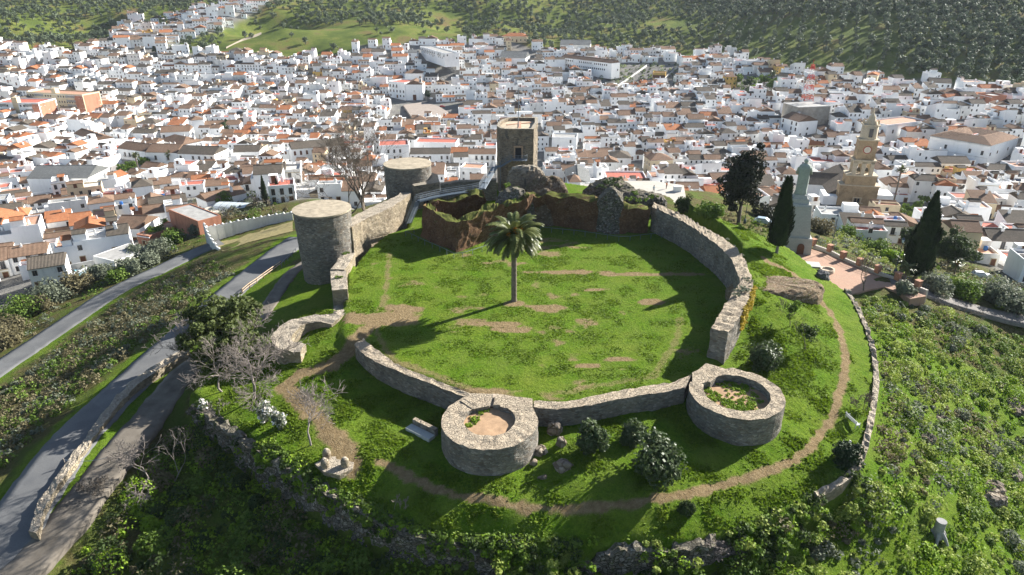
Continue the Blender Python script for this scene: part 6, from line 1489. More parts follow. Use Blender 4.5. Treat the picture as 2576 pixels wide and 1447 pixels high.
for i,(px,py,r,h,m_) in enumerate(G):
    shrub(T(px,py),r,h,['rounded grey-green bush','rounded leafy green bush','dry brownish bush'][['l_grey','l_mid','l_dry'].index(m_)]+' along the lower road, '+ORDN[sorted(G,key=lambda t:-t[0]).index((px,py,r,h,m_))]+' bush from the right','%s'%m_,n=int(18+7*r),ln=70,size=.2,seed=120+i,group='bushes below the lower road')
for i,(px,py,h) in enumerate(((2245,560,10.5),)):
    p=PZ(2228,592,255); palm((p[0],p[1],tz(p[0],p[1])),15,2.6,50,'very tall slender palm right of the church tower',130,.28,False)
for i,(k,c,hh,lab) in enumerate((('T1',(1285,1245),7,'bushy palm in front of the white mansions'),('T1',(1030,1270),8,'thin palm on the left of the palm square'),('T1',(545,370),7,'palm at the foot of the left hillside'),('T3',(705,610),6,'palm among the round green trees below the hill'))):
    w=T(*q(k,c)[0]); palm(w,hh,3.6 if i!=1 else 2.6,44,lab,131+i,.35,False)
for i,(px,py,h,lab) in enumerate(((2262,690,2.5,'small cordyline palm left of the tall right-hand cypress, upper'),(2275,705,2.2,'small cordyline palm left of the tall right-hand cypress, lower'),(2400,690,2.4,'small bushy palm with yellow fruit right of the tall cypress'))):
    palm(T(px,py),h,1.9,40,lab,140+i,.2,i==2,group='small palms by the plaza')
RT=[('T3',(565,725),5.2,4.2,'l_bright','bright round tree in the garden below the olive hill'),('T3',(440,640),5,4.5,'l_mid','dark green tree left of the bright round tree'),('T3',(530,650),4,3.8,'l_oak','dark tree behind the bright round tree'),('T3',(640,640),4.5,4,'l_mid','tree right of the bright round tree'),('T3',(710,670),5,4.2,'l_mid','broad tree right end of the garden group'),('T2',(665,740),4.5,2,'l_cyp','clipped tree at the right corner of the white chapel'),
    ('T1',(1690,1010),7,2.6,'l_oak','dark tree beside the small square convent tower'),('T1',(1235,230),9,4,'l_oak','dark conifer rising from the cluster of houses at upper left'),('T1',(1170,400),4,4,'l_oak','dark tree at the bend of the wide street'),('T1',(960,1300),4,5,'l_mid','trees shading the palm square, left'),('T1',(1085,1250),3.5,3.2,'l_mid','round tree shading the palm square, right'),('T2',(1100,930),4,2.4,'l_mid','tree in the convent garden left of the keep')]
for i,(k,c,h,r,m_,lab) in enumerate(RT):
    w=T(*q(k,c)[0]); tree(w,1.8,h*1.2,r,lab,m_,n=26,ln=60,size=.34,seed=150+i,clr=1.2,name='tree',group='trees in town')
for i,(cx,cy) in enumerate(((1628,612),(1707,592),(1778,555),(1835,515),(1972,545),(1745,640),(1815,610))):
    w=TH(*q('Rr',(cx,cy))[0],1.5); tree((w[0],w[1],w[2]-1.5),1.6,2.6,2.2,'round clipped tree on the square right of the church, number from the palm outward' if 0 else 'dome-clipped tree on the square right of the church, '+ORDN[sorted([1628,1707,1778,1835,1972,1745,1815]).index(cx)]+' from the left','l_mid',n=14,ln=60,size=.25,seed=170+i,clr=.8,group='clipped trees by the church')
# --- olive groves
def olive_proto(seed):
    C,Rr=clumps((0,0,2.9),(2.0,2.0,1.15),11,1.15,seed); v,f=leaves(C,Rr,17,.42,up=.6); V=[];
    g=MB(); rs=random.Random(seed); g.tube([(0,0,-.8),(.1,0,.8),(.3,.1,2.2)],[.32,.25,.12],5,cap=False); g.tube([(.1,0,.9),(-.5,.2,2.3)],[.2,.1],4,cap=False)
    return v,f,np.array(g.v),np.array(g.f)
OP=[olive_proto(200+i) for i in range(6)]
OM=[(np_mesh('crown',v,f,M['l_olive']),np_mesh('trunk',tv,tf,M['bark_dark'])) for v,f,tv,tf in OP]
cand=[]
for i in range(-95,96):
    for j in range(0,100):
        u=i*7.6; v=250+j*8.2; a=.35*math.sin(u*.006)+ (.0); x=u+ (rng.random()-.5)*4.4; y=v+30*math.sin(u*.009)+(rng.random()-.5)*4.6
        cand.append((x,y,0 if x<150+(y-400)*.1 else 1))
        a=R(62); uu,vv=i*6.6+(rng.random()-.5)*2.6,(j-45)*10.5+(rng.random()-.5)*1.8+4*math.sin(i*.17); x=420+uu*math.cos(a)-vv*math.sin(a); y=520+uu*math.sin(a)+vv*math.cos(a)
        if x>=150+(y-400)*.1: cand.append((x,y,2))
cand=np.array(cand); td=sdist(cand[:,0],cand[:,1],TOWN); zz=terr(cand[:,0],cand[:,1],rough=False)
Zc=cand[:,1]*CP+(CAMZ-zz)*SP; PX=1288+F*cand[:,0]/Zc; PY=723.5+F*((CAMZ-zz)*CP-cand[:,1]*SP)/Zc
dens=fbm(cand[:,0]*.012,cand[:,1]*.012,3,31)
field=((PX>560)&(PX<1170)&(PY>66)&(PY<140)) # open green mound and meadows
open_=((PX>1880)&(PX<2200)&(PY>60)&(PY<190))
thin=np.where(field,.93,np.where(open_,.38,np.where(PX>1900,.07,np.where((PX>700)&(PX<1500),.26,.2))))
keep=(td<-5)&(cand[:,1]>245)&(PY>-30)&(PY<330)&(PX>-40)&(PX<2616)&(rng.random(len(cand))>thin)&(dens>.3)&((cand[:,2]!=1)|(PX>2260)|(PY<42)&(PX>1500))
oc=np.stack([cand[:,0],cand[:,1],zz,Zc],1)[keep]; oc=oc[np.argsort(oc[:,3])]; print('olives',len(oc))
import itertools
NI=290
for k in range(min(NI,len(oc))):
    x,y,z,_=oc[k]; cm,tm_=OM[k%6]; s=.65+.75*rng.random(); px_=1288+F*x/oc[k][3]
    e=empty('olive_tree',(x,y,z),rng.random()*6.28,'grey-green olive tree at the lower edge of the hillside groves','olive tree','olive trees nearest the town'); e.scale=(s,s,s*(.85+.3*rng.random()))
    obj('crown',cm,e); obj('trunk',tm_,e)
VV=[];FF=[];MI=[];o=0
for k in range(NI,len(oc)):
    x,y,z,_=oc[k]; v,f,tv,tf=OP[k%6]; s=.6+.85*rng.random(); a=rng.random()*6.28; c_,s_=math.cos(a)*s,math.sin(a)*s
    for vv,ff,mi in ((v,f,0),(tv,tf,1)):
        VV.append(np.stack([vv[:,0]*c_-vv[:,1]*s_+x,vv[:,0]*s_+vv[:,1]*c_+y,vv[:,2]*s+z],1)); FF.append(ff+o); MI.append(np.full(len(ff),mi)); o+=len(vv)
ome=np_mesh('olive_grove',np.concatenate(VV),np.concatenate(FF),[M['l_olive'],M['bark_dark']],midx=np.concatenate(MI)); tag(obj('olive_grove',ome),'far olive groves covering the hillsides behind the town','olive grove',kind='stuff')
# --- undergrowth, one object each
def scatter(name,polypx,step,rr,mats,label,cat,ln=26,size=.15,hz=.75,prob=1,world=False,avoid=(),seed=1,flat=True,minz=None):
    poly=[(p[0],p[1]) for p in (polypx if world else polyT(polypx))]; a=np.array(poly); rs=np.random.default_rng(seed)
    xs=np.arange(a[:,0].min(),a[:,0].max(),step); ys=np.arange(a[:,1].min(),a[:,1].max(),step); X,Y=np.meshgrid(xs,ys); X=X.ravel()+rs.uniform(-.5,.5,X.size)*step; Y=Y.ravel()+rs.uniform(-.5,.5,Y.size)*step
    ok=in_poly(X,Y,poly)&(rs.random(X.size)<prob)&(sdist(X,Y,TERR)<-.9)
    for av,dd in avoid: ok&=seg_dist(X,Y,av)>dd
    X,Y=X[ok],Y[ok]; R_=rr[0]+(rr[1]-rr[0])*rs.random(len(X))**2*1.0; nz=fbm(X*.12,Y*.12,3,seed+40); R_*=.55+1.0*nz; Z_=terr(X,Y)
    C=np.stack([X,Y,Z_+R_*hz*.4],1); L=[];MI=[]
    kind=np.clip((fbm(X*.09,Y*.09,3,seed+77)*1.7-.35+rs.normal(size=len(X))*.13)*len(mats),0,len(mats)-1).astype(int)
    for m_ in range(len(mats)):
        s=kind==m_
        if not s.any(): continue
        v,f=leaves(C[s],np.stack([R_[s],R_[s],R_[s]*hz],1),ln,size,shell=.6); L.append((v,f)); MI.append(np.full(len(f),m_))
    V,Fq=stackm(L); me=np_mesh(name,V,Fq,[M[k] for k in mats],midx=np.concatenate(MI)); return tag(obj(name,me),label,cat,kind='stuff')
scatter('hillside_shrubs',[(2110,735),(2180,745),(2300,770),(2576,850),(2760,920),(2760,1560),(1900,1560),(1880,1400),(2060,1290),(2165,1200),(2200,1060),(2215,920),(2175,800)],1.2,(.3,1.5),['l_mid','l_pale','l_bright','l_mid','l_pale','l_grey','l_pale','l_dry'],'mixed green shrubs covering the sunny east slope','undergrowth',ln=85,size=.12,prob=.72,hz=.65,avoid=[(RAMP,3)])
scatter('bramble_slope',[(560,1130),(640,1190),(800,1260),(900,1330),(1100,1380),(1400,1395),(1900,1370),(2000,1330),(2050,1560),(120,1560),(180,1400),(260,1290),(340,1180),(420,1090),(500,1020)],1.15,(.4,1.5),['l_oak','l_mid','l_bright','l_mid','l_bright','l_oak','l_dry'],'dense brambles and bright bushes on the shaded slope below the terrace','undergrowth',ln=75,size=.13,hz=.9,prob=.85,avoid=[(LANE,3.4)],seed=2)
scatter('slope_bushes',[(2110,735),(2180,745),(2300,770),(2576,850),(2760,920),(2760,1560),(1900,1560),(1880,1400),(2060,1290),(2165,1200),(2200,1060),(2215,920),(2175,800)],3.3,(.7,1.9),['l_mid','l_bright','l_pale','l_pale','l_mid','l_grey'],'rounded bushes standing among the shrubs of the east slope','undergrowth',ln=330,size=.12,hz=.8,prob=.6,avoid=[(RAMP,4)],seed=23)
scatter('bramble_bushes',[(560,1130),(640,1190),(800,1260),(900,1330),(1100,1380),(1400,1395),(1900,1370),(2000,1330),(2050,1560),(120,1560),(180,1400),(260,1290),(340,1180),(420,1090),(500,1020)],3.1,(.9,2.4),['l_oak','l_mid','l_oak','l_bright','l_dry'],'larger dark bushes standing out of the brambles below the terrace','undergrowth',ln=420,size=.13,hz=1.0,prob=.6,avoid=[(LANE,4.6)],seed=22)
scatter('roadside_scrub',[(520,655),(600,690),(540,715),(470,780),(380,850),(280,930),(160,1040),(60,1130),(-60,1240),(-60,1000),(60,950),(180,860),(300,765),(420,700)],1.2,(.35,1.35),['l_dry','l_grey','l_dry','l_mid','l_dry','l_grey'],'dry scrub and small bushes between the two roads','undergrowth',ln=70,size=.13,hz=.9,prob=.85,avoid=[(ROAD,5.2),(LROAD,3.8)],seed=3)
scatter('verge_scrub',[(0,950),(-80,1000),(-80,800),(60,790),(200,720),(320,660),(420,600),(520,590),(500,620),(420,650),(330,690),(260,730),(150,800)],2.0,(.4,1.2),['l_dry','l_grey','l_mid'],'low dry scrub beyond the lower road','undergrowth',ln=30,size=.15,prob=.6,avoid=[(LROAD,5.0)],seed=4)
# overgrowth on the retaining walls
def hang(name,pts,label,mats,n=5,seed=3,w=1.2,low=2.5):
    a=resample(chaikin([(p[0],p[1],p[2]) for p in pts],3),.55); rs=np.random.default_rng(seed); d=np.gradient(a[:,:2],axis=0); d/=np.hypot(d[:,0],d[:,1])[:,None]; L=[];MI=[]
    nr=np.stack([d[:,1],-d[:,0]],1); sg=np.sign((a[:,0]-10)*nr[:,0]+(a[:,1]-85)*nr[:,1]); nr*=sg[:,None]
    C=np.repeat(a,n,0); nn=np.repeat(nr,n,0); t=rs.random(len(C)); off=-.8+t*(w+.8); C=C.copy(); C[:,:2]+=nn*off[:,None]+rs.normal(size=(len(C),2))*.25
    C[:,2]+=np.where(off>.5,-(off-.3)*low*rs.random(len(C))-.3,0); keep=fbm(C[:,0]*.3,C[:,1]*.3,3,seed)>.42; C=C[keep]; R_=.3+.5*rs.random(len(C))**2; k=rs.integers(0,len(mats),len(C))
    for m_ in range(len(mats)):
        s_=k==m_; v,f=leaves(C[s_],np.stack([R_[s_],R_[s_],R_[s_]*.7],1),60,.12); L.append((v,f)); MI.append(np.full(len(f),m_))
    V,Fq=stackm(L); tag(obj(name,np_mesh(name,V,Fq,[M[m_] for m_ in mats],midx=np.concatenate(MI))),label,'overgrowth',kind='stuff')
hang('overgrowth',TERR[1:10],'ivy and weeds hanging over the front left retaining wall',['l_mid','l_oak','l_mid','l_bright'],8)
hang('overgrowth',TERR[8:14],'weeds and brambles spilling over the front right edge of the terrace',['l_mid','l_bright','l_oak','l_pale'],9,5,3.2,1.6)
scatter('verge_scrub',[(2050,598),(2130,582),(2260,620),(2400,660),(2600,735),(2600,800),(2450,762),(2330,728),(2200,675),(2060,618)],2.2,(.5,1.6),['l_mid','l_dry','l_grey','l_pale'],'scrub and weeds on the bank between the plaza and the houses','undergrowth',ln=60,size=.17,hz=.9,prob=.6,seed=15)
scatter('verge_scrub',[(1740,530),(1790,525),(1960,575),(1990,612),(1940,618),(1850,590),(1760,560)],1.6,(.4,1.3),['l_mid','l_dry','l_pale'],'scrub on the bank behind the east wall below the conifer','undergrowth',ln=60,size=.15,hz=.9,prob=.6,seed=16)
scatter('garden_plants',q('T2',(2040,480),(2530,470),(2560,640),(2200,650),(1900,660),(1830,640)),4.5,(.8,2.4),['l_mid','l_oak','l_pale','l_olive'],'shrubs and small trees in the long walled back gardens','garden plants',ln=60,size=.3,hz=1.0,prob=.5,seed=12)
scatter('garden_plants',q('T3',(300,560),(760,560),(770,730),(420,730)),4.5,(1,2.6),['l_mid','l_oak','l_bright'],'dense garden plants around the bright round tree','garden plants',ln=60,size=.3,hz=1.1,prob=.6,seed=13)
scatter('garden_plants',q('L',(1500,80),(1900,60),(2150,150),(2160,230),(1640,300),(1280,180)),2.4,(.5,1.6),['l_dry','l_grey','l_dry','l_mid'],'dry shrubs in the garden round the pool enclosure','garden plants',ln=60,size=.2,hz=1.0,prob=.4,seed=14)
# --- grass
def grass():
    rs=np.random.default_rng(5); n=420000; x=rs.uniform(-42,46,n); y=rs.uniform(44,150,n)
    dirt,lush,town,dc,dt=masks(x,y); w=fbm(x*.45,y*.45,3,61); ok=(lush>.5)&(rng.random(n)>dirt*1.25)&((dc>.6)|((dt>.3)&(dc<-1.4)))&(rs.random(n)<(.06+.75*sstep(.40,.66,w))*np.where(dc>0,.6,1))
    for c in ((c1[0],c1[1]),(c2[0],c2[1])): ok&=np.hypot(x-c[0],y-c[1])>5.7
    ok&=seg_dist(x,y,[p for p in EAST_OUT])>.7
    x,y,w=x[ok],y[ok],w[ok]; out=dt[ok]-0; z=terr(x,y); k=len(x); h=(.05+.14*sstep(.4,.7,w)*rs.random(k))*np.where(dc[ok]>0,.8,1.25); L=[]
    V=[]
    for j in range(2):
        a=rs.random(k)*2*np.pi; wd=.10+.12*rs.random(k); dx,dy=np.cos(a)*wd,np.sin(a)*wd; lx,ly=rs.normal(size=k)*.16,rs.normal(size=k)*.16
        V.append(np.stack([np.stack([x-dx,y-dy,z-.03],1),np.stack([x+dx,y+dy,z-.03],1),np.stack([x+lx,y+ly,z+h],1)],1))
    V=np.concatenate(V).reshape(-1,3); print('grass',len(V)//3)
    me=np_mesh('grass',V,np.arange(len(V)).reshape(-1,3),M['l_grass']); tag(obj('grass',me),'short lush grass tufts on the courtyard and terrace','grass',kind='stuff')
grass()
# weeds inside the hollow towers and on walls
def weeds(pts,r,n,mat,label,ln=26,size=.07,seed=1,cat='weeds',name='weed_patch',hz=.6):
    rs=np.random.default_rng(seed); L=[]
    for (x,y,z) in pts:
        C=np.array([x,y,z])+rs.normal(size=(n,3))*np.array([r,r,.02]); L.append(leaves(C,np.tile(np.array([[.22,.22,.22*hz]]),(n,1)),ln,size))
    V,Fq=stackm(L); loc=tuple(pts[0]); me=np_mesh(name,V,Fq,M[mat],loc); o=obj(name,me,None,loc); tag(o,label,cat,'weed patches'); return o
weeds([P(*p,.5) for p in q('C',(975,985),(1000,930),(1050,880),(1010,950),(1080,862))],.28,9,'l_bright','patch of bright weeds inside the notched tower',seed=1)
weeds([P(*p,.2) for p in q('CR',(250,740),(300,780),(350,810),(420,835),(480,850),(530,830),(560,790),(440,700),(500,710),(380,680))],.75,26,'l_bright','weeds growing round the floor of the right hollow tower',seed=2)
weeds([P(*p,5.0) for p in q('Rr',(480,1140),(490,1170),(460,1200),(520,1085),(505,1160))],.35,7,'l_grey','grey-green weeds on top of the east wall, largest tuft',seed=3)
weeds([P(*p,4.9) for p in q('Rr',(370,785),(400,830),(470,900),(230,735))],.2,4,'l_grey','small weeds along the top of the east wall',seed=4)
weeds([P(*p,2.0) for p in q('TW',(1080,900),(1060,915))],.25,6,'l_mid','tuft of weed on the upper step of the west wall',seed=5)
weeds([P(*q('HR',(2060,140))[0],1.9)],.25,7,'l_mid','tuft of weed on the middle block of the west wall',seed=15)
weeds([P(*p,6.4) for p in q('M',(1240,640),(1290,600),(1330,640),(1380,650),(1260,580),(1340,700))],.7,12,'l_mid','bushy greenery on the mossy rubble mound left of the keep',size=.12,seed=6)
weeds([P(*p,6.5) for p in q('M',(1960,590),(2020,570),(2080,590),(2000,550),(2060,540))],.7,14,'l_oak','dark bush growing behind the pale stone buttress',size=.12,seed=7)
weeds([P(*p,5.5) for p in q('M',(2160,680),(2240,690),(2330,670),(2200,640))],.6,10,'l_mid','greenery over the rubble beside the east wall',size=.12,seed=8)
# yellow ivy on the outer face of the east wall
iv=[]
for t in np.linspace(0,1,60):
    a=np.array(P(*q('Rr',(572-70*t*0-100*t,1165+260*t))[0],4.6)); 
    for k in range(5): iv.append((a[0]+.35,a[1]-.1,a[2]-rng.random()*3.2))
weeds(iv,.12,1,'l_ivy' if 'l_ivy' in M else 'l_pale','yellow and orange ivy hanging on the outer face of the east wall',ln=22,size=.09,seed=9,name='ivy',cat='ivy') if 0 else None
M['l_ivy']=leafmat('yellow_ivy',[(.12,.12,.02),(.4,.3,.03),(.55,.4,.05)],sc=.8)
eo=EAST_OUT; iv=[]
for t in np.linspace(0,1,70):
    i=7+t*2.6; a=np.array(eo[int(i)])*(1-(i%1))+np.array(eo[min(int(i)+1,len(eo)-1)])*(i%1)
    for k in range(5): iv.append((a[0]+.18,a[1]-.05,a[2]-rng.random()*(2.2+1.0*math.sin(t*9))))
weeds(iv,.1,1,'l_ivy','yellow and orange ivy hanging on the outer face of the east wall',ln=24,size=.09,seed=9,name='ivy',cat='ivy')
# ---------------------------------------------------------------- monument, plaza, street furniture
PL_Z=-4.35
plz=W([(1985,655),(2035,625),(2090,642),(2180,682),(2300,728),(2330,745),(2290,752),(2262,735),(2225,722),(2190,728),(2150,738),(2130,742),(2075,700),(2040,680)],PL_Z)
def brick_mat():
    m,nt,b=newmat('brick_paving',.9,.15); n=N(nt); p=n.pos(); t=n.n('ShaderNodeTexBrick'); mp=n.n('ShaderNodeMapping'); n.put(mp.inputs[0],p); mp.inputs['Rotation'].default_value=(0,0,.5); n.put(t.inputs['Vector'],mp.outputs[0]); t.inputs['Scale'].default_value=1.2
    for i,c in ((1,(.4,.23,.16)),(2,(.46,.29,.2)),(3,(.28,.19,.14))): t.inputs[i].default_value=(*c,1)
    t.inputs['Mortar Size'].default_value=.03
    n.put(b.inputs['Base Color'],n.mix(n.ramp(n.noise(p,.5,4,.7),[(.4,0),(.7,.4)]),t.outputs[0],(.33,.24,.18))); return m
M['brickpave']=brick_mat()
sheet('plaza',plz,M['brickpave'],z=PL_Z,thick=4)
# statue and pedestal
pb=P(1996,632,PL_Z); mx,my=pb[0],pb[1]+1.5
mon=empty('monument',(mx,my,PL_Z),R(-12),'tall grey stone pedestal with a small arched door on the brick plaza','monument')
def frust(mb,w0,d0,w1,d1,z0,z1,m=0):
    mb.add([(-w0/2,-d0/2,z0),(w0/2,-d0/2,z0),(w0/2,d0/2,z0),(-w0/2,d0/2,z0),(-w1/2,-d1/2,z1),(w1/2,-d1/2,z1),(w1/2,d1/2,z1),(-w1/2,d1/2,z1)],[(3,2,1,0),(4,5,6,7),(0,1,5,4),(1,2,6,5),(2,3,7,6),(3,0,4,7)],m)
def topz(px,py): # height on the monument axis seen at this picture row
    u,v=(px-1288)/F,(py-723.5)/F; yy=my; t=yy/(CP-v*SP); return CAMZ+t*(-SP-v*CP)-PL_Z
zp=topz(2000,492); zs=topz(2015,403); print('monument',zp,zs)
GB=M['granite_block']=None
m,nt,b=newmat('granite_blocks',.85,.2); n=N(nt); p=n.pos(); t_=n.n('ShaderNodeTexBrick'); mp=n.n('ShaderNodeMapping'); n.put(mp.inputs[0],p); mp.inputs['Rotation'].default_value=(R(90),0,0); n.put(t_.inputs['Vector'],mp.outputs[0]); t_.inputs['Scale'].default_value=.8
for i,c in ((1,(.36,.365,.34)),(2,(.41,.41,.385)),(3,(.28,.285,.265))): t_.inputs[i].default_value=(*c,1)
t_.inputs['Mortar Size'].default_value=.012; n.put(b.inputs['Base Color'],t_.outputs[0]); GB=m
g=MB(); frust(g,6.6,6.0,6.2,5.6,-.5,3.2); g.build('plinth',GB,mon,local=True)
g=MB(); frust(g,5.4,4.8,4.1,3.6,3.2,zp*.84); frust(g,4.3,3.8,3.9,3.4,zp*.84,zp*.88); g.build('shaft',GB,mon,local=True)
g=MB(); frust(g,3.3,2.8,2.9,2.5,zp*.88,zp*.97); frust(g,2.5,2.2,2.0,1.8,zp*.97,zp+.3); g.build('upper_block',GB,mon,local=True)
g=MB(); V=[(-.65,0,0),(.65,0,0)]+[(.65*math.cos(a),0,1.5+.7*math.sin(a)) for a in np.linspace(0,math.pi,9)]
g.add([(x+1.2,-3.03,z) for x,y,z in V],[tuple(range(len(V)))]); g.build('door',M['door'],mon,local=True)
st=empty('statue',(mx,my,PL_Z+zp+.25),R(-12),'large grey robed statue seen from behind on top of the pedestal','statue'); Hs=zs-zp
g=MB(); prof=[(.98,0),(1.08,.03),(.95,.12),(.98,.3),(1.0,.48),(.98,.6),(1.05,.72),(.98,.8),(.7,.85),(.36,.875)]
nn=28; V=[]
for r,f in prof:
    for i in range(nn):
        a=2*math.pi*i/nn; fold=1+.06*math.sin(a*7+f*2)*(1-f)+ .03*math.sin(a*3+f*6); V.append((r*Hs/6.6*fold*math.cos(a)*1.0,r*Hs/6.6*fold*math.sin(a)*.72,f*Hs))
g.add(V,[(k*nn+i,k*nn+(i+1)%nn,(k+1)*nn+(i+1)%nn,(k+1)*nn+i) for k in range(len(prof)-1) for i in range(nn)],smooth=True)
for s in(-1,1): # sleeves held forward
    g.tube([(s*.95*Hs/6.6,0,Hs*.76),(s*1.15*Hs/6.6,.1,Hs*.6),(s*.75*Hs/6.6,.75,Hs*.58)],[.3*Hs/6.6,.34*Hs/6.6,.2*Hs/6.6],10)
SG=plain('statue_stone',(.3,.34,.305),.85,.15,1.2); g.build('robe',SG,st,local=True)
g=MB(); g.lathe((0,0,Hs*.86),[(.18*Hs/6.6,0),(.22*Hs/6.6,.03*Hs),(.37*Hs/6.6,.06*Hs),(.4*Hs/6.6,.09*Hs),(.34*Hs/6.6,.12*Hs),(.12*Hs/6.6,.14*Hs)],14); g.build('head',SG,st,local=True)
# second, low tier: pale steps at its right foot
p=P(2040,668,PL_Z); g=MB(); g.box((p[0],p[1],PL_Z+.15),(3.2,2.6,.3),R(-12)); tag(g.build('stone_step',M['granite']),'pale stone step slab at the foot of the monument','step')
# balustrade: brick piers with iron railing and long low wall
BP=W([(1768,568),(1800,588),(1850,610),(1900,628),(1935,648)],-3.4)
BAL=[W([(2045,622),(2085,636),(2130,660),(2205,690),(2260,710),(2330,738)],PL_Z)]
bal=empty('balustrade',BAL[0][2],0,'balustrade of brick piers and iron railings along the brick plaza','balustrade')
a=resample(BAL[0],n=46)
wall_ip=[(p[0],p[1],PL_Z+.55) for p in a]; d=np.gradient(a[:,:2],axis=0); d/=np.hypot(d[:,0],d[:,1])[:,None]; wall_op=[(p[0]-dd[1]*.45,p[1]+dd[0]*.45,PL_Z+.55) for p,dd in zip(a,d)]
wall('low_wall',wall_ip,wall_op,-8,plain('plaza_kerb',(.5,.45,.4),.9),amp=.02,top_amp=.01,parent=bal)
for k in range(0,46,7):
    g=MB(); g.box((a[k][0],a[k][1]+.2,PL_Z+.95),(.85,.85,1.3),.4); g.box((a[k][0],a[k][1]+.2,PL_Z+1.65),(1.0,1.0,.12),.4); g.build('pier',plain('pier_brick',(.38,.2,.13),.9,.2,3),bal)
g=MB(); rail(g,[(p[0]-dd[1]*.2,p[1]+dd[0]*.2,PL_Z+.55) for p,dd in zip(a,d)],h=.95,posts=.45,r=.03,mids=1); g.build('railing',M['iron_dark'],bal)
bal2=empty('balustrade',BP[2],0,'low balustrade with brick piers below the big dark conifer','balustrade'); a=resample(BP,n=30)
wall('low_wall',[(p[0],p[1],-2.7) for p in a],[(p[0],p[1]+.45,-2.7) for p in a],-8,plain('plaza_kerb',(.5,.45,.4),.9),amp=.02,parent=bal2)
for k in range(0,30,9): g=MB(); g.box((a[k][0],a[k][1]+.2,-2.3),(.85,.85,1.2)); g.build('pier',MATS['pier_brick'],bal2)
# lamps
def lamp(pos,h,label):
    e=empty('street_lamp',pos,0,label,'street lamp','lamps round the plaza'); g=MB(); g.lathe((0,0,0),[(.32,0),(.3,.8),(.12,1.0),(.07,1.3),(.06,h),(.1,h+.05)],10); g.build('post',M['iron_dark'],e,local=True)
    g=MB(); g.lathe((0,0,h+.05),[(.14,0),(.26,.55),(.08,.6)],6); g.build('lantern',plain('lamp_glass',(.45,.5,.5),.3),e,local=True); g=MB(); g.lathe((0,0,h+.65),[(.34,0),(.2,.2),(.03,.4)],6); g.build('cap',M['iron_dark'],e,local=True)
lamp(P(1873,562,-3.2),6,'street lamp in front of the big dark conifer'); lamp(P(2090,630,PL_Z),6.5,'street lamp behind the left part of the plaza balustrade'); lamp(P(2251,688,PL_Z-.5),6,'street lamp near the right end of the plaza balustrade')
# fountain basin and dark boulder
p=P(*q('Rr',(1112,1018))[0],PL_Z+.3); g=MB(); g.lathe((p[0],p[1],PL_Z),[(1.3,0),(1.3,.6),(1.0,.6),(.95,.3),(.02,.3)],10); tag(g.build('fountain',plain('basin_stone',(.5,.4,.3),.9),loc=(p[0],p[1],PL_Z)),'small round stone basin on the brick plaza','fountain')
def rock(px,py,r,h,label,mat='rock',z=None):
    w=T(px,py); mound('rock',(w[0],w[1],w[2]-.1*h),(r,r*.8),h,mat,label,'rock','rocks',amp=.35,n=16,sq=.6)
rock(*q('Rr',(1078,1075))[0],1.2,1.3,'dark grey boulder at the edge of the brick plaza',plain('dark_boulder',(.1,.1,.1),.9,.3,1))
for i,(k,c,r,h,lab) in enumerate((('BC',(1665,640),1.0,.9,'largest grey rock between the two hollow towers'),('BC',(1500,540),.75,.8,'pale rock against the side of the notched tower'),('BC',(1655,480),.5,1.2,'upright slab of rock below the long low wall'),('BC',(1610,380),.8,1.4,'dark rock ridge at the foot of the long low wall'),('BC',(1450,620),.5,.5,'small rock low against the notched tower'),('BC',(1515,725),.35,.35,'small rock near the path'),
    ('BR',(1960,295),1.1,.5,'flat pale rock on the east slope'),('BR',(1850,430),1.1,.45,'flat rock below the pale one on the east slope'),('BR',(2330,820),2.0,.9,'large outcrop on the east slope near the right edge'),('BR',(2340,890),1.6,.9,'dark lower part of the large outcrop'),('BR',(2480,700),1.5,.8,'dark outcrop right edge of the east slope'),('CR',(2400,690),1.0,.5,'upper right outcrop on the east slope'),('CR',(2480,800),1.2,.5,'outcrop at the right edge of the east slope'),('BR',(2520,220),1.6,.7,'outcrop among dry twigs at the right edge'))):
    rock(*q(k,c)[0],r,h,lab)
# stump
w=T(*q('BR',(1930,1150))[0]); e=empty('tree_stump',w,0,'weathered grey cut tree stump with splayed roots on the east slope','stump')
g=MB(); g.lathe((0,0,0),[(.75,0),(.55,.5),(.5,1.2),(.52,2.0)],12); 
for a in (.3,1.6,2.7,4.2,5.2): g.tube([(0,0,.9),(.8*math.cos(a),.8*math.sin(a),.2),(1.3*math.cos(a),1.3*math.sin(a),-.4)],[.3,.22,.12],6)
g.build('trunk',plain('grey_wood',(.3,.29,.28),.9,.2,3),e,local=True)
# metal bench by the edging wall
w=T(*q('BR',(1300,320))[0]); e=empty('metal_bench',w,R(100),'pale metal bench on bare earth beside the edging wall','bench','benches'); BM=plain('pale_bench_metal',(.55,.56,.55),.5)
def lb(nm,boxes,mat,par=e):
    g=MB()
    for c,d in boxes: g.box(c,d)
    return g.build(nm,mat,par,local=True)
lb('seat',[((0,.08*i-.2,.47),(2.0,.06,.05)) for i in range(6)],BM); lb('backrest',[((0,.3+.02*i,.6+.1*i),(2.0,.04,.07)) for i in range(5)],BM)
for s in(-1,1): lb('side_frame',[((s*.95,-.22,.24),(.06,.06,.48)),((s*.95,.28,.5),(.06,.06,1.05)),((s*.95,.03,.68),(.06,.6,.05)),((s*.95,.03,.44),(.06,.55,.05))],BM)
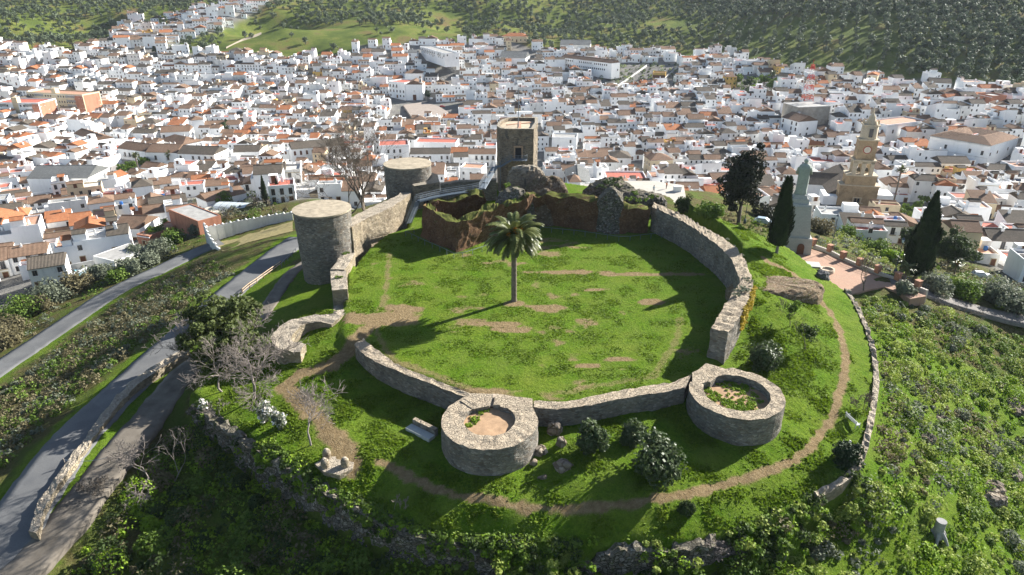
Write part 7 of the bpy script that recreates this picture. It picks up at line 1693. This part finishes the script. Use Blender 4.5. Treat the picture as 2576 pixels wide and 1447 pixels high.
# flat marker stones
# timber fence along the upper road
fp=W(q('L',(1800,770),(1870,720),(1960,655),(2060,575),(2085,555)),-6.7); e=empty('timber_fence',fp[2],0,'pale two-rail timber fence between the asphalt road and the round tower','fence')
a=resample([(p[0],p[1],0) for p in fp],2.2); 
for p in a:
    z=tz(p[0],p[1]); g=MB(); g.box((p[0],p[1],z+.45),(.14,.14,1.3)); g.build('post',plain('brown_post',(.17,.11,.07),.9),e)
for h in (.55,1.0):
    for p,r_ in zip(a[:-1],a[1:]): g=MB(); g.tube([(p[0],p[1]-.1,tz(p[0],p[1])+h),(r_[0],r_[1]-.1,tz(r_[0],r_[1])+h)],.08,6); g.build('rail',M['wood_rail'],e)
fp=W(q('L',(2090,580),(2130,520),(2195,455)),-6.9); e=empty('steel_guard_rail',fp[1],0,'grey steel guard rail continuing the timber fence to the round tower','fence'); a=resample([(p[0],p[1],0) for p in fp],2.2)
for p in a: g=MB(); z=tz(p[0],p[1]); g.tube([(p[0],p[1],z-.2),(p[0],p[1],z+1)],.05,5); g.build('post',M['iron'],e)
g=MB()
for p,r_ in zip(a[:-1],a[1:]): g.tube([(p[0],p[1],tz(p[0],p[1])+.95),(r_[0],r_[1],tz(r_[0],r_[1])+.95)],.05,5)
g.build('rail',M['iron'],e)
# chain across the lane
pA=T(*q('BL',(490,640))[0]); pB=T(*q('BL',(815,620))[0]); e=empty('chain_barrier',pA,0,'post with a sagging chain closing the gravel lane','barrier')
for p in (pA,pB): g=MB(); g.tube([(p[0],p[1],p[2]-.2),(p[0],p[1],p[2]+1.2)],.07,6); g.build('post',M['bark_pale'],e)
g=MB(); g.tube([(pA[0]+(pB[0]-pA[0])*t,pA[1]+(pB[1]-pA[1])*t,pA[2]+1+(pB[2]-pA[2])*t-1.6*t*(1-t)) for t in np.linspace(0,1,12)],.03,4); g.build('chain',M['iron'],e)
# white scalloped garden wall
WW=wallpaint('garden_whitewash',(.62,.62,.6),.15)
def scallop(ptsk,k,z,label,h=2.2,n=9):
    pts=[P(p[0],p[1],z_) for p,z_ in zip(q(k,*ptsk),z)]; a=resample(pts,n=n+1); e=empty('garden_wall',tuple(a[n//2]),0,label,'wall','white garden walls')
    g=MB(); 
    for i in range(n):
        A,B=a[i],a[i+1]; m_=8; V=[]; d=(B-A)[:2]; L=np.hypot(*d); nr=np.array([-d[1],d[0]])/L*.14
        for s in(-1,1):
            for j in range(m_+1):
                f=j/m_; x,y=A[0]+d[0]*f+nr[0]*s,A[1]+d[1]*f+nr[1]*s; zt_=A[2]*(1-f)+B[2]*f+h*.78+.4*math.sin(math.pi*f); V+=[(x,y,tz(x,y)-2.5),(x,y,zt_)]
        F_=[]
        for s in(0,1):
            o=s*(m_+1)*2
            for j in range(m_): F_.append((o+2*j,o+2*j+2,o+2*j+3,o+2*j+1))
        o=(m_+1)*2
        for j in range(m_): F_.append((2*j+1,2*j+3,o+2*j+3,o+2*j+1))
        g.add(V,F_)
    g.build('panel',WW,e)
    for i in range(n+1):
        g=MB(); an=math.atan2(*(a[min(i+1,n)]-a[max(i-1,0)])[:2][::-1]); c=a[i]; zb=tz(c[0],c[1])-2.5; g.box((c[0],c[1],(zb+c[2]+h)/2),(.55,.55,c[2]+h-zb),an); g.lathe((c[0],c[1],c[2]+h),[(.42,0),(.3,.12),(.02,.4)],4); g.build('pier',WW,e)
scallop([(1545,345),(1660,325),(1780,300),(1900,280),(2030,255),(2170,238)],'L',[-13.6,-13.4,-13.2,-13,-12.8,-12.6],'white scalloped garden wall left of the tall round tower',n=11,h=1.7)
scallop([(1530,345),(1560,420),(1600,480),(1640,530)],'L',[-13.6,-14,-14.4,-14.8],'white buttressed garden wall end sloping down to the lower road',h=2.4,n=6)
pp=[P(*p,z) for p,z in zip(q('L',(1655,525),(1740,490),(1840,455)),(-13.2,-12.8,-12.4))]
tag(wall('kerb_wall',[(p[0],p[1],p[2]) for p in pp],[(p[0],p[1]+.3,p[2]) for p in pp],-16,WW,amp=.03),'low white kerb wall along the upper edge of the tilled garden','wall')
pp=W(q('TW',(1180,300),(1560,200)),0)
def lw(k,ptsk,H,t0,label,th=.35,zoff=1.8,mat=WW):
    pts=[]
    for p in q(k,*ptsk): w=TH(p[0],p[1],zoff,t0=t0); pts.append((w[0],w[1],w[2]))
    z=min(p[2] for p in pts)-6
    return tag(wall('white_wall',pts,[(p[0]-.05,p[1]+th,p[2]) for p in pts],z,mat,amp=.03,top_amp=.03),label,'wall','long white walls')
lw('L',[(310,660),(480,590),(700,545)],2,150,'long white boundary wall above the lower road')
lw('L',[(370,690),(520,650),(640,600)],2,150,'white boundary wall nearer the lower road')
lw('T2',[(1560,665),(1700,620),(1870,560)],2,232,'tall white garden wall climbing below the upper right gardens',zoff=2.6)
lw('T2',[(1930,560),(2040,490),(2085,470)],2,232,'stepped garden wall on the left of the long back gardens',zoff=2)
lw('T2',[(2060,640),(2180,560),(2290,480)],2,232,'second long garden wall below the olive hill',zoff=2)
lw('T2',[(2370,640),(2440,560),(2520,490)],2,232,'third long garden wall below the olive hill',zoff=2)
lw('T3',[(120,650),(110,560),(95,500)],2,232,'white wall left of the turquoise pool',zoff=2)
lw('T3',[(170,560),(210,620),(260,700)],2,232,'white curved wall right of the turquoise pool',zoff=2.5)
lw('T1',[(1680,350),(1800,290),(1940,240)],2,232,'pale retaining wall above the back gardens at upper left',zoff=2,mat=plain('pale_retaining',(.36,.31,.25),.9))
# pools and covers
def slabt(k,ptsk,h,mat,name,label,cat,t0=232,thick=.4):
    pts=[TH(*p,h,t0=t0) for p in q(k,*ptsk)]; z=sum(p[2] for p in pts)/len(pts); g=MB(); n=len(pts); g.add([(p[0],p[1],z) for p in pts]+[(p[0],p[1],z-thick) for p in pts],[tuple(range(n))]+[(i,n+i,n+(i+1)%n,(i+1)%n) for i in range(n)]); return tag(g.build(name,mat),label,cat)
POOL=plain('pool_water',(.05,.42,.45),.15,.1,1,.6)
slabt('T3',[(118,612),(150,608),(172,630),(150,645),(122,640)],.6,POOL,'pool','turquoise swimming pool in a walled garden at upper right','pool')
slabt('T3',[(400,690),(450,688),(500,712),(470,722)],.6,POOL,'pool','narrow blue pool left of the round bright tree','pool')
slabt('L',[(555,640),(615,620),(650,632),(590,665)],.8,plain('blue_cover',(.2,.5,.65),.5),'pool_cover','pale blue pool cover beside the lower road','pool cover',150)
slabt('L',[(600,660),(700,608),(738,625),(650,682)],1.8,plain('sheet_roof',(.4,.5,.5),.5),'canopy','pale sheet canopy next to the blue pool cover','canopy',150,.15)
slabt('L',[(1060,232),(1180,225),(1215,240),(1120,275)],2.0,plain('green_net',(.02,.35,.2),.8),'shade_net','bright green shade net among the houses','net',150,.1)
# arched pool enclosure
w=TH(*q('L',(1735,150))[0],.5,t0=150); e=empty('pool_enclosure',(w[0],w[1],w[2]-.5),R(-8),'low arched glazed pool enclosure on a pale terrace','enclosure'); g=MB()
for j in range(5):
    x0=-5+j*2; V=[(x,3.2*math.cos(t),1.3*math.sin(t)+.3) for x in (x0,x0+1.9) for t in np.linspace(0,math.pi,9)]; g.add(V,[(i,i+1,10+i,9+i) for i in range(8)],0)
g.build('glazing',plain('frosted_panel',(.5,.55,.55),.3,.05,1,.5),e,local=True)
g=MB()
for j in range(6): x0=-5.05+j*2; g.tube([(x0,3.22*math.cos(t),1.32*math.sin(t)+.3) for t in np.linspace(0,math.pi,9)],.05,4)
g.build('hoops',M['iron_dark'],e,local=True); g=MB(); g.box((0,0,.1),(16,11,.5)); g.build('terrace',plain('pool_terrace',(.5,.45,.38),.9),e,local=True)
# people on the far terrace
TZ=-2
mir=W([(1415,505),(1430,470),(1530,455),(1640,455),(1720,466),(1726,500),(1735,525),(1640,505),(1560,500)],TZ+.15); sheet('pavement',mir,plain('mirador_paving',(.42,.39,.34),.9,.1,.5),z=TZ+.15,thick=4)
def person(cx,cy,label,top,legs,hat,rz=0,arm=0):
    p=P(*q('M',(cx,cy))[0],TZ+.15); e=empty('person',(p[0],p[1],TZ+.15),rz,label,'person','people on the far terrace')
    me=bpy.data.meshes.new('body'); J=[(0,0,.95),(0,0,1.15),(0,0,1.38),(0,0,1.5),(0,-.01,1.6),(0,-.01,1.72), (.1,0,.9),(.12,-.03,.5),(.13,.02,.07),(.13,-.14,.04),(-.1,0,.9),(-.14,.05,.5),(-.16,.12,.07),(-.16,-.04,.04),
       (.2,0,1.38),(.27,.02,1.1),(.25,-.12-arm,.9+arm*.6),(-.2,0,1.38),(-.27,.02,1.1),(-.24,-.12,.88)]
    E=[(0,1),(1,2),(2,3),(3,4),(4,5),(0,6),(6,7),(7,8),(8,9),(0,10),(10,11),(11,12),(12,13),(2,14),(14,15),(15,16),(2,17),(17,18),(18,19)]
    Rd=[.15,.15,.17,.065,.1,.08,.11,.075,.05,.04,.11,.075,.05,.04,.08,.055,.04,.08,.055,.04]
    me.from_pydata(J,E,[]); o=bpy.data.objects.new('body',me); col.objects.link(o); o.parent=e; sk=o.modifiers.new('s','SKIN'); 
    for v,r in zip(me.skin_vertices[0].data,Rd): v.radius=(r,r*.8)
    me.skin_vertices[0].data[0].use_root=True; sb_=o.modifiers.new('u','SUBSURF'); sb_.levels=1; sb_.render_levels=1
    dg=bpy.context.evaluated_depsgraph_get(); m2=bpy.data.meshes.new_from_object(o.evaluated_get(dg)); o.modifiers.clear(); o.data=m2
    for c in (plain('skin',(.5,.3,.2),.6),plain(top[0],top[1],.8),plain(legs[0],legs[1],.8)): m2.materials.append(c)
    for f in m2.polygons:
        z=f.center.z; f.material_index=0 if z>1.5 or (abs(f.center.x)>.18 and z<.95) else (1 if z>.93 else 2)
    g=MB(); g.lathe((0,0,1.68),[(.13,0),(.125,.06),(.09,.12),(.02,.14)],10); g.build('hair',plain(hat[0],hat[1],.8),e,local=True)
person(2340,638,'person in a pale jacket and dark trousers on the far terrace',('pale_jacket',(.5,.6,.68)),('dark_trousers',(.03,.03,.04)),('dark_hair',(.03,.02,.015)),arm=.1)
person(2435,610,'person in an orange jacket and dark trousers on the far terrace',('orange_jacket',(.65,.2,.05)),('dark_trousers',(.03,.03,.04)),('dark_hair',(.03,.02,.015)),rz=2,arm=.2)
p=P(*q('M',(2514,628))[0],TZ+.15); g=MB(); g.box((p[0],p[1],TZ+.75),(1.8,1.2,1.2)); g.box((p[0],p[1],TZ+1.38),(1.9,1.3,.08)); tag(g.build('utility_box',M['white']),'white utility box on the far terrace right of the people','box')
fence('M',[(1690,640),(1860,645),(1870,560)],TZ+.2,'railing of the far terrace in front of the grey barn')
# cars
def car(pos,rz,c,label):
    e=empty('parked_car',pos,rz,label,'car','parked cars'); g=MB()
    pr=[(-2.1,.3),(-2.1,.8),(-1.9,.9),(-1.35,1.4),(.35,1.42),(1.0,.95),(1.95,.8),(2.1,.6),(2.1,.3)]
    V=[(x,s*(.85 if z<1 else .7),z) for s in(-1,1) for x,z in pr]; n=len(pr); g.add(V,[tuple(range(n)),tuple(range(n,2*n))[::-1]]+[(i,i+n,(i+1)%n+n,(i+1)%n) for i in range(n)]); g.build('body',plain(c[0],c[1],.3,.05,1,.5),e,local=True)
    g=MB(); 
    for s in(-1,1): g.add([(-1.3,s*.81,.95),(.75,s*.81,.95),(.3,s*.735,1.35),(-1.1,s*.735,1.35)],[(0,1,2,3)])
    g.add([(1.02,-.7,.96),(1.02,.7,.96),(.4,.62,1.4),(.4,-.62,1.4)],[(0,1,2,3)]); g.build('glass',M['glass'],e,local=True)
    for x in(-1.3,1.3):
        for s in(-1,1):
            g=MB(); V=[(x+.33*math.cos(a),s*.8+t,.33+.33*math.sin(a)) for t in(-.1,.1) for a in np.linspace(0,2*math.pi,13)[:-1]]; g.add(V,[tuple(range(12)),tuple(range(12,24))]+[(i,(i+1)%12,12+(i+1)%12,12+i) for i in range(12)]); g.build('wheel',plain('tyre',(.02,.02,.02),.8),e,local=True)
CW=('car_white',(.7,.7,.7));CR_=('car_red',(.35,.02,.02));CG=('car_grey',(.15,.16,.17))
for i,(k,c,rz,cc,lab) in enumerate((('T2',(770,800),.1,CR_,'red car parked at the right edge of the town square'),('T2',(690,740),1.4,CW,'white car parked right of the white chapel'),('T1',(1105,330),.2,CG,'grey car on the wide street at upper left'),('T1',(1330,540),.8,CW,'white car in the street between the upper left houses'),('T3',(1170,830),.1,CG,'grey car parked beside the bare concrete building'),('T3',(1210,845),.1,CW,'white car parked beside the bare concrete building'),('Rr',(2250,1075),-.3,CW,'white car parked below the lower right houses'),('Rr',(640,680),-.5,('car_blue',(.3,.38,.45)),'pale blue car behind the balustrade of the conifer'))):
    w=T(*q(k,c)[0]); car((w[0],w[1],w[2]+.2),rz,cc,lab)
# garden soil strip behind the scalloped wall
g_=[P(*p,z) for p,z in zip(q('L',(1560,360),(2175,262),(2180,365),(1850,440),(1660,510)),(-13.4,-12.4,-11.5,-12.2,-13))]
sl=MB(); sl.add([(x,y,tz(x,y)+.12) for x,y,_ in g_],[tuple(range(len(g_)))[::-1]]); tag(sl.build('soil',plain('tilled_soil',(.24,.2,.09),.95,.35,1.2)),kind='structure')
# haze
gv=np.empty(len(bpy.data.objects['ground'].data.vertices)*3,np.float32); bpy.data.objects['ground'].data.vertices.foreach_get('co',gv); gv=gv.reshape(-1,3); lo,hi=gv.min(0)-1,gv.max(0)+1; print('bounds',lo,hi); hi[2]=max(hi[2],60); hz=MB(); hz.box(tuple(float(v) for v in (lo+hi)/2),tuple(float(v) for v in (hi-lo))); 
mh=bpy.data.materials.new('haze'); mh.use_nodes=True; nt=mh.node_tree; nt.nodes.remove(nt.nodes['Principled BSDF']); v=nt.nodes.new('ShaderNodeVolumePrincipled'); v.inputs['Color'].default_value=(.8,.88,1,1); v.inputs['Density'].default_value=.00005; v.inputs['Anisotropy'].default_value=.1
nt.links.new(v.outputs[0],nt.nodes['Material Output'].inputs['Volume'])
if True: tag(hz.build('haze',mh),kind='stuff')
